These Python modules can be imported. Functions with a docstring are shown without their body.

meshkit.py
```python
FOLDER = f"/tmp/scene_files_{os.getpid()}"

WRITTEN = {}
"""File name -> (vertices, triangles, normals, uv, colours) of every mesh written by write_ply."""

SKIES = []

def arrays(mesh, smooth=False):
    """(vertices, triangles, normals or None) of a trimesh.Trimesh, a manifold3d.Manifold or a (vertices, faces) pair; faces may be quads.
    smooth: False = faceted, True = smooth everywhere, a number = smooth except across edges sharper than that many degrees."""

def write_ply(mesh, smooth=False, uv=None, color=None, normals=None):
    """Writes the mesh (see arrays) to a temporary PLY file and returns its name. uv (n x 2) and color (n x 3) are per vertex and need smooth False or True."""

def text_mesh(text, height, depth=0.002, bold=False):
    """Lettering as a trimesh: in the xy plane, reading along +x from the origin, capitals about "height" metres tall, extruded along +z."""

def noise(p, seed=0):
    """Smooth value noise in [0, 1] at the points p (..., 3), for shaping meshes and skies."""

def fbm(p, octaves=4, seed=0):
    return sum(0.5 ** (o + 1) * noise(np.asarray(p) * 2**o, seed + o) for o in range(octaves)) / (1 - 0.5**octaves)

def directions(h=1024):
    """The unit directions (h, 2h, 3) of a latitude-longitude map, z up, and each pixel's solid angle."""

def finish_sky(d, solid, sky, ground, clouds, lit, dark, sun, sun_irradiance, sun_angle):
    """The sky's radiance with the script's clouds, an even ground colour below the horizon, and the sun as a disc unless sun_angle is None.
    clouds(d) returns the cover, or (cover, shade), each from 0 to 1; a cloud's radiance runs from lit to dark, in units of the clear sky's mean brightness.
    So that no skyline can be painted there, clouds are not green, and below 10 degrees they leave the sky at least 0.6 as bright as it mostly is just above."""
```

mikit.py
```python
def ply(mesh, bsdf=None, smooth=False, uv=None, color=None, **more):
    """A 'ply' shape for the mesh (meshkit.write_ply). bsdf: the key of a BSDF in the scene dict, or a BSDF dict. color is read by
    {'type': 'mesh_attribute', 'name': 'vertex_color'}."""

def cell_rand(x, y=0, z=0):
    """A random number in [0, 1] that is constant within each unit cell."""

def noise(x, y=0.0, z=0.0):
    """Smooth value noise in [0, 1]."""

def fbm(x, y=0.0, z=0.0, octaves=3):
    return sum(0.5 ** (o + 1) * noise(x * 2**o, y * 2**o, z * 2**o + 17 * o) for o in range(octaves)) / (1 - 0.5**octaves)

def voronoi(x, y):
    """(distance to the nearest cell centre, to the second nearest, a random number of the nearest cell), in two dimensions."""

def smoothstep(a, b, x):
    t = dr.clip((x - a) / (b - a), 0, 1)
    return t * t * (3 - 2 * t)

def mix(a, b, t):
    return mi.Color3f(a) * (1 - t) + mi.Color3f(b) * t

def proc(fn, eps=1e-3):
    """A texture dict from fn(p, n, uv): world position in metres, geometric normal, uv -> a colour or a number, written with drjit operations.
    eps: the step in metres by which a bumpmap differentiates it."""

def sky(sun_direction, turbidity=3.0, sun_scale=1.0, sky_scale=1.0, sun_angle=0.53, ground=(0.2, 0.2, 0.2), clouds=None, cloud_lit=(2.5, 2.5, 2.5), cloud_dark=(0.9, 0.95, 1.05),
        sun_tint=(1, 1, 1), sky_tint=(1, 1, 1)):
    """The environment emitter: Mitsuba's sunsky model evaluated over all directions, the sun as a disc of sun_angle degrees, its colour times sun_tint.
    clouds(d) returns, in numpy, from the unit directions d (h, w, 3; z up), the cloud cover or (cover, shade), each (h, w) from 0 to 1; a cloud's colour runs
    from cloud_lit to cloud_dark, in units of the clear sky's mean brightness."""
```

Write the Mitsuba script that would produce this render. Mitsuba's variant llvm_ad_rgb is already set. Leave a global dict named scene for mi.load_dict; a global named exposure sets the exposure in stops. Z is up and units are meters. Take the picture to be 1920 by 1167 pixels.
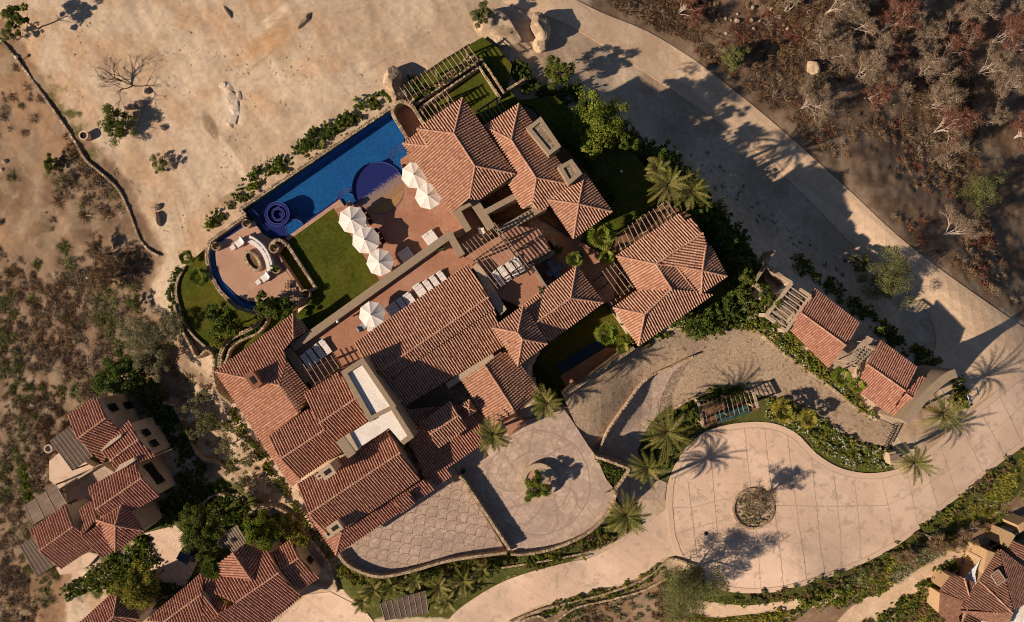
import math, random
import numpy as np, trimesh, shapely
from shapely.geometry import Polygon, LineString, Point, box as sbox
from shapely.ops import unary_union, split
from scipy.interpolate import RBFInterpolator, RegularGridInterpolator
import drjit as dr
import mitsuba as mi
import mikit, meshkit
from mikit import noise, fbm, voronoi, smoothstep, mix, cell_rand

T = mi.ScalarTransform4f
scene, labels = {}, {}
# ---------------------------------------------------------------- camera, sky, exposure
CAM_H = 85.0                      # metres above the pool terrace
PX = 14.0                         # pixels of the photograph per metre at the terrace level
CAM_FOV = 2 * math.degrees(math.atan(960 / PX / CAM_H))
scene['camera'] = {'type': 'perspective', 'fov': CAM_FOV, 'fov_axis': 'x', 'near_clip': 1.0, 'far_clip': 6000.0,
                   'to_world': T().look_at(origin=[0, 0, CAM_H], target=[0, 0, 0], up=[0, 1, 0])}
SUN = np.array([-0.80, -0.345, 0.50])
scene['sky'] = mikit.sky(SUN.tolist(), turbidity=2.6, sun_tint=(1.0, 1.02, 1.12), sky_tint=(1.0, 0.85, 0.80), sky_scale=0.43, sun_angle=0.7)
exposure = 2.25

rnd = random.Random(7)
RG = np.random.default_rng(11)

# ---------------------------------------------------------------- measuring helpers
def P(px, py, z=0.0):
    "the place at height z that the photograph shows at this pixel"
    k = (CAM_H - z) / CAM_H / PX
    return np.array([(px - 960) * k, -(py - 583.5) * k, z])
def P2(px, py, z=0.0): return P(px, py, z)[:2]
def poly(pts, z=0.0): return Polygon([P2(x, y, z) for x, y in pts]).buffer(0)

# ---------------------------------------------------------------- terrain heights (pixel, height)
CTRL = '''0,0,-3 300,0,-2.6 600,0,-2 850,0,-1.6 600,150,-1.5 300,200,-3.5 420,300,-3 150,250,-4.2 0,200,-5.5 0,400,-7 200,420,-4.5 300,470,-3.8 330,560,-3.5
100,600,-7 0,700,-8 200,600,-5.5 330,690,-4.5 440,800,-3.6 500,900,-4 560,985,-4.2 100,760,-7 60,850,-7.5 200,950,-6 60,1000,-8 30,1140,-8 330,1040,-5.6 470,960,-5
610,1110,-5 480,1160,-6 250,1150,-6.5 760,120,-1.2 880,50,-1.3 985,60,-1.8 1060,150,-3 940,120,-1 1050,20,-2.2 1100,60,-3.2 1200,150,-5.2 1350,220,-7.4 1500,330,-9
1650,440,-9.4 1780,560,-8.6 1900,650,-7.5 1150,180,-5 1230,270,-6.8 1400,380,-9 1500,450,-9.6 1600,530,-9.6 1720,620,-8.6 1790,690,-6.6 1130,260,-1.2 1160,340,-1 1240,320,-3.4
1350,430,-3.6 1400,500,-3 1150,500,-.9 1370,560,-2.2 1300,605,-1.9 1250,80,-6 1340,40,-6.5 1480,120,-9.5 1700,250,-15 1900,100,-21 1900,300,-20.5 1880,450,-15.5 1700,60,-14 1560,30,-10.5 1000,900,-.8 800,980,-.8 700,1050,-.9
1080,790,-.4 1070,760,-.5 1115,800,-.6 1150,1005,-3.6 1000,1065,-3.4 850,1085,-3.6 720,1110,-4 1230,960,-4.2 1100,1070,-4.8 950,1120,-5.2 850,1167,-5.5 1400,950,-4.5 1300,850,-4.2 1300,1050,-4.7
1500,1080,-5 1600,950,-5 1750,900,-5.5 1900,760,-6.3 1150,750,-1.1 1250,660,-1.8 1400,640,-2.4 1550,740,-3.4 1660,820,-4.4 1250,715,-3 1215,745,-3.4 1160,850,-4 1230,920,-4.2 1250,800,-3.3
1450,780,-3.6 1600,860,-4.7 1550,600,-3.2 1650,700,-3.9 1480,560,-2.8 1740,770,-5.2 1650,630,-5.2 1350,1120,-6 1500,1135,-6.8 1700,1040,-7 1850,940,-7.6 1600,1100,-7.8 1450,1167,-8
1800,1030,-8.4 1900,960,-8.5 1850,1100,-10 1900,1160,-10 1700,1160,-9.5 1250,1120,-5.8 1100,1150,-6.2 700,600,-1 900,400,-1 600,450,-1 450,520,-1.8 370,600,-2.1 1000,300,-1 850,700,-1 600,850,-2.4
1250,530,-1.2 1100,620,-1 -300,0,-6 -300,600,-12 -300,1167,-12 0,1500,-12 700,1500,-11 1400,1500,-14 2200,1300,-15 2200,700,-18 2200,200,-34 2000,-300,-30 1200,-300,-9 500,-300,-4 0,-300,-6'''
ctrl = np.array([[float(v) for v in c.split(',')] for c in CTRL.split()])
cxy = np.array([P2(a, b, c) for a, b, c in ctrl])
_rbf = RBFInterpolator(cxy, ctrl[:, 2], kernel='thin_plate_spline', smoothing=2.0)
gx, gy = np.arange(-110, 111, 2.0), np.arange(-85, 86, 2.0)
_gz = _rbf(np.stack(np.meshgrid(gx, gy, indexing='ij'), -1).reshape(-1, 2)).reshape(len(gx), len(gy))
_gi = RegularGridInterpolator((gx, gy), _gz, method='cubic')
def hz(x, y):
    p = np.stack([np.clip(x, -109.9, 109.9), np.clip(y, -84.9, 84.9)], -1)
    return _gi(p)
def h1(x, y): return float(hz(np.array([x]), np.array([y]))[0])
def G(px, py, dz=0.0):
    "the place on the terrain that the photograph shows at this pixel"
    z = 0.0
    for _ in range(7):
        q = P(px, py, z); z = h1(q[0], q[1]) + dz
    return P(px, py, z)
def gpoly(pts): return Polygon([G(x, y)[:2] for x, y in pts]).buffer(0)

# ---------------------------------------------------------------- scene helpers
COUNT, USED = {}, set()
def uniq(name):
    if name not in USED:
        USED.add(name); return name
    i = COUNT.get(name, 0)
    while True:
        i += 1
        k = f'{name}_{i:03d}'
        if k not in USED: break
    COUNT[name] = i; USED.add(k); return k
def thing(name, label, cat, group=None):
    k = uniq(name); labels[k] = {'label': label, 'category': cat}
    if group: labels[k]['group'] = group
    return k
def obj(name, mesh, mat, parent=None, smooth=False, color=None, uv=None, stuff=False, label=None):
    k = uniq((parent + '__' + name) if parent else name)
    if isinstance(mesh, MB): mesh, color = mesh.get()
    scene[k] = mikit.ply(mesh, mat, smooth=smooth, color=color, uv=uv)
    if stuff: labels[k] = {**labels.get(k, {}), 'kind': 'stuff'}
    if label: labels.setdefault(k, {})['label'] = label
    return k
def struct(name, label, mesh, mat, kind='structure', **kw):
    k = obj(name, mesh, mat, **kw); labels[k] = {'label': label, 'kind': kind}
    return k

class MB:
    "collects vertices, triangles and (optional) vertex colours"
    def __init__(s): s.v, s.f, s.c, s.n = [], [], [], 0
    def add(s, v, f, c=None):
        v = np.asarray(v, float).reshape(-1, 3); f = np.asarray(f, int)
        if len(v) == 0: return
        if f.ndim == 2 and f.shape[1] == 4: f = np.vstack([f[:, [0, 1, 2]], f[:, [0, 2, 3]]])
        s.v.append(v); s.f.append(f + s.n); s.n += len(v)
        s.c.append(np.broadcast_to(np.asarray((1, 1, 1) if c is None else c, float), (len(v), 3)))
    def get(s):
        v, f, c = np.vstack(s.v), np.vstack(s.f), np.vstack(s.c)
        return (v, f), c
    def box(s, c, size, yaw=0.0, col=None, up=None, fwd=None):
        "box centred at c; size along its x, y, z; yaw in radians, or fwd/up vectors"
        h = np.array(size) / 2
        v = np.array([[a, b, d] for a in (-1, 1) for b in (-1, 1) for d in (-1, 1)], float) * h
        if fwd is None:
            R = np.array([[math.cos(yaw), -math.sin(yaw), 0], [math.sin(yaw), math.cos(yaw), 0], [0, 0, 1]])
        else:
            x = np.asarray(fwd, float); x = x / np.linalg.norm(x)
            u = np.array([0, 0, 1.0]) if up is None else np.asarray(up, float)
            y = np.cross(u, x); y /= np.linalg.norm(y); R = np.stack([x, y, np.cross(x, y)], 1)
        s.add(v @ R.T + c, BOXF, col)
    def pad(s, c, size, x, y, z, bev=.035):
        "a cushion: box with its upper edges cut off at an angle; x, y, z are its unit axes"
        h = np.array(size) / 2; q = np.array([(-1, -1), (1, -1), (1, 1), (-1, 1)], float)
        v = np.vstack([np.c_[q * h[:2], np.full(4, -h[2])], np.c_[q * h[:2], np.full(4, h[2] - bev)], np.c_[q * (h[:2] - bev), np.full(4, h[2])]])
        i = np.arange(4); j = (i + 1) % 4
        f = np.vstack([np.stack([i, j, j + 4, i + 4], 1), np.stack([i + 4, j + 4, j + 8, i + 8], 1), [[8, 9, 10, 11]], [[3, 2, 1, 0]]])
        s.add(v @ np.stack([x, y, z]) + c, f)
    def bar(s, a, b, w, h, col=None):
        a, b = np.asarray(a, float), np.asarray(b, float)
        s.box((a + b) / 2, (np.linalg.norm(b - a), w, h), fwd=b - a, col=col)
    def prism(s, pg, z0, z1, col=None):
        for g in (pg.geoms if hasattr(pg, 'geoms') else [pg]):
            if g.is_empty or g.geom_type != 'Polygon' or g.area < 1e-4: continue
            g = shapely.geometry.polygon.orient(g)
            v2, f = trimesh.creation.triangulate_polygon(g, engine='earcut')
            a = np.c_[v2, np.full(len(v2), z1)]
            s.add(a, f if tri_up(v2, f) else f[:, ::-1], col)
            a = np.c_[v2, np.full(len(v2), z0)]
            s.add(a, f[:, ::-1] if tri_up(v2, f) else f, col)
            for r in (g.exterior, *g.interiors):
                c = np.array(r.coords)[:-1, :2]; n = len(c)
                v = np.vstack([np.c_[c, np.full(n, z0)], np.c_[c, np.full(n, z1)]])
                i = np.arange(n); j = (i + 1) % n
                s.add(v, np.stack([i, j, j + n, i + n], 1), col)
    def solid(s, pts, th=0.16, col=None):
        "a polygon in space, thickened downwards"
        p = np.asarray(pts, float)
        v2, f = trimesh.creation.triangulate_polygon(Polygon(p[:, :2]), engine='earcut')
        n = len(p)
        from scipy.spatial import cKDTree
        idx = cKDTree(p[:, :2]).query(v2)[1]
        f = idx[f]
        if not tri_up(p[:, :2], f): f = f[:, ::-1]
        if Polygon(p[:, :2]).exterior.is_ccw: order = np.arange(n)
        else: order = np.arange(n)[::-1]
        lo = p - [0, 0, th]
        s.add(np.vstack([p, lo]), np.vstack([f, f[:, ::-1] + n]), col)
        i = order; j = np.roll(order, -1)
        s.add(np.vstack([p, lo]), np.stack([i + n, j + n, j, i], 1), col)
    def tube(s, pts, rad, sides=6, col=None, cap=True):
        p = np.asarray(pts, float); n = len(p)
        t = np.gradient(p, axis=0); t /= np.linalg.norm(t, axis=1, keepdims=True) + 1e-12
        a = np.cross(t, np.where(np.abs(t[:, 2:]) < 0.9, [0, 0, 1.0], [1.0, 0, 0])); a /= np.linalg.norm(a, axis=1, keepdims=True) + 1e-12
        b = np.cross(t, a); an = np.arange(sides) * 2 * np.pi / sides
        r = np.broadcast_to(rad, (n,))[:, None, None]
        v = p[:, None] + r * (np.cos(an)[None, :, None] * a[:, None] + np.sin(an)[None, :, None] * b[:, None])
        i, j = np.meshgrid(np.arange(n - 1), np.arange(sides), indexing='ij')
        q = np.stack([i * sides + j, i * sides + (j + 1) % sides, (i + 1) * sides + (j + 1) % sides, (i + 1) * sides + j], -1).reshape(-1, 4)
        s.add(v.reshape(-1, 3), q, col)
        if cap:
            k = np.arange(1, sides - 1)
            s.add(v[-1], np.stack([k * 0, k, k + 1], 1), col)
    def lathe(s, c, prof, sides=24, col=None):
        "profile of (radius, height) turned round the vertical through c"
        pr = np.asarray(prof, float); an = np.arange(sides) * 2 * np.pi / sides
        v = np.stack([pr[:, None, 0] * np.cos(an), pr[:, None, 0] * np.sin(an), np.repeat(pr[:, 1:2], sides, 1)], -1).reshape(-1, 3) + c
        i, j = np.meshgrid(np.arange(len(pr) - 1), np.arange(sides), indexing='ij')
        q = np.stack([i * sides + j, i * sides + (j + 1) % sides, (i + 1) * sides + (j + 1) % sides, (i + 1) * sides + j], -1).reshape(-1, 4)
        s.add(v, q, col)
def tri_up(v2, f):
    a = v2[f]
    return np.sum((a[:, 1, 0] - a[:, 0, 0]) * (a[:, 2, 1] - a[:, 0, 1]) - (a[:, 1, 1] - a[:, 0, 1]) * (a[:, 2, 0] - a[:, 0, 0])) > 0
BOXF = np.array([[0, 1, 3, 2], [4, 6, 7, 5], [0, 4, 5, 1], [2, 3, 7, 6], [0, 2, 6, 4], [1, 5, 7, 3]])

def drape(pg, off=0.05, cell=1.5, skirt=0.0, zf=hz):
    "a sheet that follows the terrain"
    mb = MB()
    for g in (pg.geoms if hasattr(pg, 'geoms') else [pg]):
        if g.geom_type != 'Polygon' or g.area < 1e-3: continue
        x0, y0, x1, y1 = g.bounds
        pr = shapely.prepared.prep(g)
        V, F, n = [], [], 0
        for i in range(math.floor(x0 / cell), math.ceil(x1 / cell)):
            for j in range(math.floor(y0 / cell), math.ceil(y1 / cell)):
                c = sbox(i * cell, j * cell, (i + 1) * cell, (j + 1) * cell)
                if pr.contains(c):
                    v = np.array([[i, j], [i + 1, j], [i + 1, j + 1], [i, j + 1]]) * cell
                    V.append(v); F.append(np.array([[0, 1, 2], [0, 2, 3]]) + n); n += 4
                elif pr.intersects(c):
                    q = g.intersection(c)
                    for h in (q.geoms if hasattr(q, 'geoms') else [q]):
                        if h.geom_type != 'Polygon' or h.area < 1e-4: continue
                        v2, f = trimesh.creation.triangulate_polygon(h, engine='earcut')
                        if not tri_up(v2, f): f = f[:, ::-1]
                        V.append(v2); F.append(f + n); n += len(v2)
        if not V: continue
        V = np.vstack(V); F = np.vstack(F)
        mb.add(np.c_[V, zf(V[:, 0], V[:, 1]) + off], F)
        if skirt:
            for r in (g.exterior, *g.interiors):
                ls = LineString(r.coords); m = max(4, int(ls.length / 1.0))
                c = np.array([ls.interpolate(t, normalized=True).coords[0] for t in np.arange(m) / m]) if ls.length > 6 else np.array(r.coords)[:-1]
                m = len(c); z = zf(c[:, 0], c[:, 1])
                v = np.vstack([np.c_[c, z + off - skirt], np.c_[c, z + off]]); i = np.arange(m); j = (i + 1) % m
                mb.add(v, np.stack([i, j, j + m, i + m], 1))
    return mb

def spline(pts, n=8):
    "a smooth curve through the points (Catmull-Rom)"
    p = np.asarray(pts, float); p = np.vstack([2 * p[0] - p[1], p, 2 * p[-1] - p[-2]])
    out = []
    for i in range(1, len(p) - 2):
        for t in np.arange(n) / n:
            a, b, c, d = p[i - 1:i + 3]
            out.append(0.5 * (2 * b + (c - a) * t + (2 * a - 5 * b + 4 * c - d) * t * t + (3 * b - a - 3 * c + d) * t ** 3))
    return np.vstack(out + [p[-2]])
def cspline(pts, n=6):
    "a smooth closed outline"
    p = list(map(tuple, pts)); q = spline(p[-2:] + p + p[:2], n)
    return [tuple(a) for a in q[2 * n - 0:-2 * n - 1 + n][: len(p) * n]]

# ---------------------------------------------------------------- materials
def col(c): return {'type': 'rgb', 'value': list(c)}
def diffuse(name, c): scene[name] = {'type': 'twosided', 'bsdf': {'type': 'diffuse', 'reflectance': c if isinstance(c, dict) else col(c)}}
def glossy(name, c, rough=0.5, **kw): scene[name] = {'type': 'twosided', 'bsdf': {'type': 'principled', 'base_color': c if isinstance(c, dict) else col(c), 'roughness': rough, **kw}}
VC = {'type': 'mesh_attribute', 'name': 'vertex_color'}
diffuse('m_vertex', VC)
scene['m_leaf'] = {'type': 'principledthin', 'base_color': VC, 'roughness': 0.55, 'diff_trans': 0.7, 'spec_trans': 0.0}

PATCHES = []
for _x, _y, _rx, _ry, _a, _c, _s in ((388, 232, 34, 12, -62, (.20, .14, .10), .8), (545, 207, 26, 18, 0, (.33, .26, .20), .55), (440, 262, 30, 20, 20, (.30, .235, .18), .6), (436, 300, 62, 8, -57, (.60, .49, .39), .85), (428, 190, 44, 22, -70, (.60, .52, .44), .85),
                                 (590, 128, 60, 26, 10, (.47, .29, .16), .6), (500, 78, 55, 22, 30, (.45, .27, .14), .6), (422, 372, 34, 14, 30, (.26, .18, .10), .75), (300, 260, 60, 22, -70, (.48, .30, .19), .5), (250, 330, 30, 90, 20, (.40, .27, .17), .5),
                                 (690, 90, 80, 20, 25, (.42, .31, .21), .5), (510, 35, 60, 10, 40, (.60, .48, .37), .6), (560, 170, 60, 9, 22, (.57, .45, .34), .6),
                                 (250, 110, 150, 3, -38, (.36, .27, .195), .6), (270, 100, 150, 3, -38, (.36, .27, .195), .6), (120, 150, 70, 3, -50, (.36, .27, .195), .5), (330, 420, 90, 3, -75, (.35, .26, .19), .6), (345, 420, 90, 3, -75, (.35, .26, .19), .6), (600, 20, 160, 3, 12, (.37, .28, .2), .5), (610, 32, 160, 3, 12, (.37, .28, .2), .5), (700, 130, 70, 4, 30, (.33, .24, .17), .6), (480, 120, 50, 4, 35, (.33, .23, .15), .7)):
    _q = P2(_x, _y, -2); PATCHES.append((float(_q[0]), float(_q[1]), _rx / PX, _ry / PX, math.cos(math.radians(_a)), math.sin(math.radians(_a)), _c, _s))
def ground_fn(p, n, uv):
    x, y = p.x, p.y
    big = fbm(x * .045 + 3, y * .045, 0.0, 4)
    med = fbm(x * .25, y * .25 + 9, 1.0, 4)
    fine = fbm(x * 2.2, y * 2.2, 2.0, 3)
    ridge = fbm(x * .9 + y * .5, y * .22 - x * .1, 5.0, 3)
    sand = mix((.50, .395, .305), (.42, .315, .235), smoothstep(.35, .65, med))
    sand = mix(sand, (.46, .31, .20), smoothstep(.52, .68, big) * smoothstep(.4, .65, med) * .6)
    sand = mix(sand, (.55, .45, .36), smoothstep(.55, .75, ridge) * .3)
    wob = (fbm(x * .35, y * .35, 11.0, 3) - .5) * 4.5
    for cx, cy, rx, ry, ca, sa, cc, st in PATCHES:
        du, dv_ = (x - cx) * ca + (y - cy) * sa, (y - cy) * ca - (x - cx) * sa
        dd = dr.sqrt(dr.square(du / rx) + dr.square(dv_ / ry)) + wob / max(rx, ry) * .45
        sand = mix(sand, cc, smoothstep(1.15, .55, dd) * st * (.55 + .45 * smoothstep(.3, .6, med)))
    soil = mix((.235, .165, .118), (.16, .108, .076), smoothstep(.35, .65, med))
    soil = mix(soil, (.30, .185, .115), smoothstep(.55, .72, big) * .6)
    soil = mix(soil, (.27, .21, .155), smoothstep(.5, .66, fbm(x * .5, y * .5, 8.0, 3)) * .6)
    w = smoothstep(.32, .68, uv.x + (fbm(x * .6, y * .6, 4.0, 3) - .5) * .55)
    c = mix(sand, soil, w)
    g = mix((.10, .095, .03), (.055, .07, .02), med)
    c = mix(c, g, smoothstep(.45, .7, uv.y + (fbm(x * .9, y * .9, 6.0, 3) - .5) * .6))
    peb = smoothstep(.7, .85, noise(x * 4.1, y * 4.1, 3.0)) * .22 * (1 - w)
    c = c * (.78 + .44 * fine)
    return mix(c, (.52, .42, .33), peb * smoothstep(.5, .7, med))
diffuse('m_ground', mikit.proc(ground_fn))

def road_fn(p, n, uv):
    x, y = p.x, p.y
    t = fbm(x * .3, y * .3, 0.0, 4); f = fbm(x * 3, y * 3, 1.0, 3)
    s = fbm((x * .79 + y * -.61) * .12, (x * .61 + y * .79) * 1.1, 2.0, 3)
    c = mix((.66, .495, .365), (.58, .425, .305), smoothstep(.35, .65, s))
    c = mix(c, (.58, .42, .295), smoothstep(.5, .7, t))
    return c * (.86 + .28 * f)
diffuse('m_dirt_road', mikit.proc(road_fn))

def conc_fn(p, n, uv):
    x, y = p.x, p.y
    t = fbm(x * .22, y * .22, 0.0, 4); f = fbm(x * 5, y * 5, 1.0, 2); s = fbm(x * 1.1, y * 1.1, 7.0, 3)
    c = mix((.65, .49, .395), (.585, .43, .34), smoothstep(.35, .65, t))
    c = mix(c, (.42, .32, .255), smoothstep(.62, .75, s) * .55)
    d1, d2, r = voronoi(x * .11 + fbm(x * .4, y * .4, 3.0, 2) * .6, y * .11 + fbm(x * .4, y * .4, 5.0, 2) * .6)
    c = mix(c, (.30, .225, .175), smoothstep(.012, .003, d2 - d1) * smoothstep(.5, .62, fbm(x * .2, y * .2, 21.0, 2)) * .5)
    c = mix(c, (.24, .17, .13), smoothstep(.80, .9, fbm(x * 2.3, y * 2.3, 31.0, 2)) * smoothstep(.5, .65, fbm(x * .12, y * .12, 13.0, 2)) * .55)
    c = mix(c, (.35, .27, .215), smoothstep(.60, .72, fbm((x * .8 - y * .6) * .15, (x * .6 + y * .8) * 1.6, 17.0, 2)) * .16)
    return c * (.92 + .16 * f)
diffuse('m_concrete', mikit.proc(conc_fn))
diffuse('m_joint', (.44, .325, .255))
diffuse('m_kerb', (.58, .43, .34))
diffuse('m_sett', (.36, .265, .22))

def flag_fn(p, n, uv):
    x, y = p.x, p.y
    d1, d2, r = voronoi(x * 1.25, y * 1.25)
    j = smoothstep(.03, .12, d2 - d1); t = fbm(x * .35, y * .35, 0.0, 4)
    c = mix((.46, .36, .305), (.385, .29, .24), r) * (.8 + .4 * fbm(x * 3.1, y * 3.1, 2.0, 3))
    c = mix(c, (.30, .235, .21), smoothstep(.5, .7, t) * .45)
    return mix((.30, .215, .175), c, j * .75 + .25)
diffuse('m_flagstone', mikit.proc(flag_fn))
PLC = P2(1010, 905, -.3)
def plaza_fn(p, n, uv):
    x, y = p.x - float(PLC[0]), p.y - float(PLC[1])
    r = dr.sqrt(x * x + y * y) + (fbm(x * .5, y * .5, 2.0, 2) - .5) * .5; a = dr.atan2(y, x) + (fbm(x * .35, y * .35, 9.0, 2) - .5) * .5
    d1, d2, q = voronoi(p.x * .95 + (noise(p.x, p.y, 1.0) - .5) * .5, p.y * .95 + (noise(p.x, p.y, 2.0) - .5) * .5)
    t = fbm(p.x * .3, p.y * .3, 0.0, 4); f = fbm(p.x * 2.6, p.y * 2.6, 4.0, 3)
    c = mix((.50, .39, .325), (.40, .30, .25), q) * (.74 + .52 * f)
    c = mix(c, (.33, .255, .23), smoothstep(.48, .68, t) * .5)
    k = a * 9 / (2 * math.pi) + r * .18; sp = dr.abs(k - dr.floor(k) - .5) * r * .7
    line = dr.maximum(smoothstep(.16, .05, dr.abs(r - 7.0)), smoothstep(.16, .05, dr.abs(r - 4.3)) * smoothstep(.45, .55, noise(a * 2, r, 3.0)))
    line = dr.maximum(line, smoothstep(.14, .04, dr.abs(sp - .12)) * smoothstep(2.6, 3.2, r) * smoothstep(7.2, 6.8, r))
    c = mix(c, (.26, .20, .18), line * .6)
    return mix((.32, .24, .20), c, smoothstep(.02, .09, d2 - d1) * .6 + .4)
diffuse('m_plaza', mikit.proc(plaza_fn))
def deckw_fn(p, n, uv):
    t = fbm(p.x * .7, p.y * .7, 0.0, 4); f = fbm(p.x * 3, p.y * 3, 1.0, 2)
    return mix((.78, .72, .69), (.66, .60, .56), smoothstep(.45, .7, t) * .8) * (.95 + .08 * f)
diffuse('m_white_deck', mikit.proc(deckw_fn))
def cob_fn(p, n, uv):
    x, y = p.x, p.y
    d1, d2, r = voronoi(x * 4.2, y * 4.2)
    j = smoothstep(.02, .16, d2 - d1); t = fbm(x * .4, y * .4, 0.0, 3)
    c = mix((.43, .33, .25), (.32, .24, .18), r) * (.85 + .3 * t)
    c = mix(c, (.12, .085, .06), smoothstep(.76, .86, noise(x * 2.6, y * 2.6, 4.0)) * .55)
    return mix((.20, .145, .10), c, j)
diffuse('m_cobble', mikit.proc(cob_fn))
def peb_fn(p, n, uv):
    d1, d2, r = voronoi(p.x * 3.0, p.y * 3.0)
    return mix((.11, .085, .07), mix((.36, .28, .215), (.22, .165, .13), r), smoothstep(.05, .2, d2 - d1))
diffuse('m_pebble', mikit.proc(peb_fn))
def lawn_fn(p, n, uv):
    x, y = p.x, p.y
    t = fbm(x * .22, y * .22, 0.0, 4); f = fbm(x * 4.0, y * 4.0, 1.0, 3); s = fbm((x - y) * .5, (x + y) * 2.2, 3.0, 2)
    c = mix((.062, .075, .013), (.085, .080, .015), smoothstep(.35, .65, t))
    return mix(c, (.07, .085, .01), smoothstep(.4, .7, s) * .4) * (.62 + .76 * f) * (.8 + .4 * fbm(x * .6, y * .6, 12.0, 3))
diffuse('m_lawn', mikit.proc(lawn_fn))
def terra_fn(p, n, uv):
    x, y = p.x, p.y
    t = fbm(x * .5, y * .5, 0.0, 4); f = fbm(x * 4.0, y * 4.0, 1.0, 2)
    return mix((.395, .215, .155), (.345, .175, .12), smoothstep(.35, .65, t)) * (.9 + .2 * f)
diffuse('m_terracotta', mikit.proc(terra_fn))
def pink_fn(p, n, uv):
    t = fbm(p.x * .6, p.y * .6, 0.0, 4)
    return mix((.44, .27, .205), (.40, .24, .18), smoothstep(.3, .7, t)) * (.93 + .14 * noise(p.x * 7, p.y * 7, 1.0))
diffuse('m_pink_paving', mikit.proc(pink_fn))
def stucco_fn(p, n, uv):
    t = fbm(p.x * .8, p.y * .8, p.z * .8, 3)
    return mix((.46, .36, .275), (.40, .31, .235), t) * (.94 + .12 * noise(p.x * 9, p.y * 9, p.z * 9))
diffuse('m_stucco', mikit.proc(stucco_fn))
def cap_fn(p, n, uv):
    t = fbm(p.x * 1.2, p.y * 1.2, p.z, 3)
    return mix((.315, .245, .18), (.275, .215, .16), t) * (.96 + .08 * noise(p.x * 8, p.y * 8, p.z * 8))
diffuse('m_parapet', mikit.proc(cap_fn))
def stone_fn(p, n, uv):
    d1, d2, r = voronoi(p.x * 2.6 + p.z * 1.3, p.y * 2.6 + p.z * 2.2)
    c = mix((.46, .36, .25), (.27, .195, .135), r)
    return mix((.16, .11, .08), c, smoothstep(.03, .14, d2 - d1))
diffuse('m_stone', mikit.proc(stone_fn))
def rock_fn(p, n, uv):
    t = fbm(p.x * .8, p.y * .8, p.z * .8, 4)
    return mix((.50, .385, .28), (.30, .22, .16), smoothstep(.35, .65, t)) * (.8 + .4 * fbm(p.x * 5, p.y * 5, p.z * 5, 2))
diffuse('m_rock', mikit.proc(rock_fn))
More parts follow.
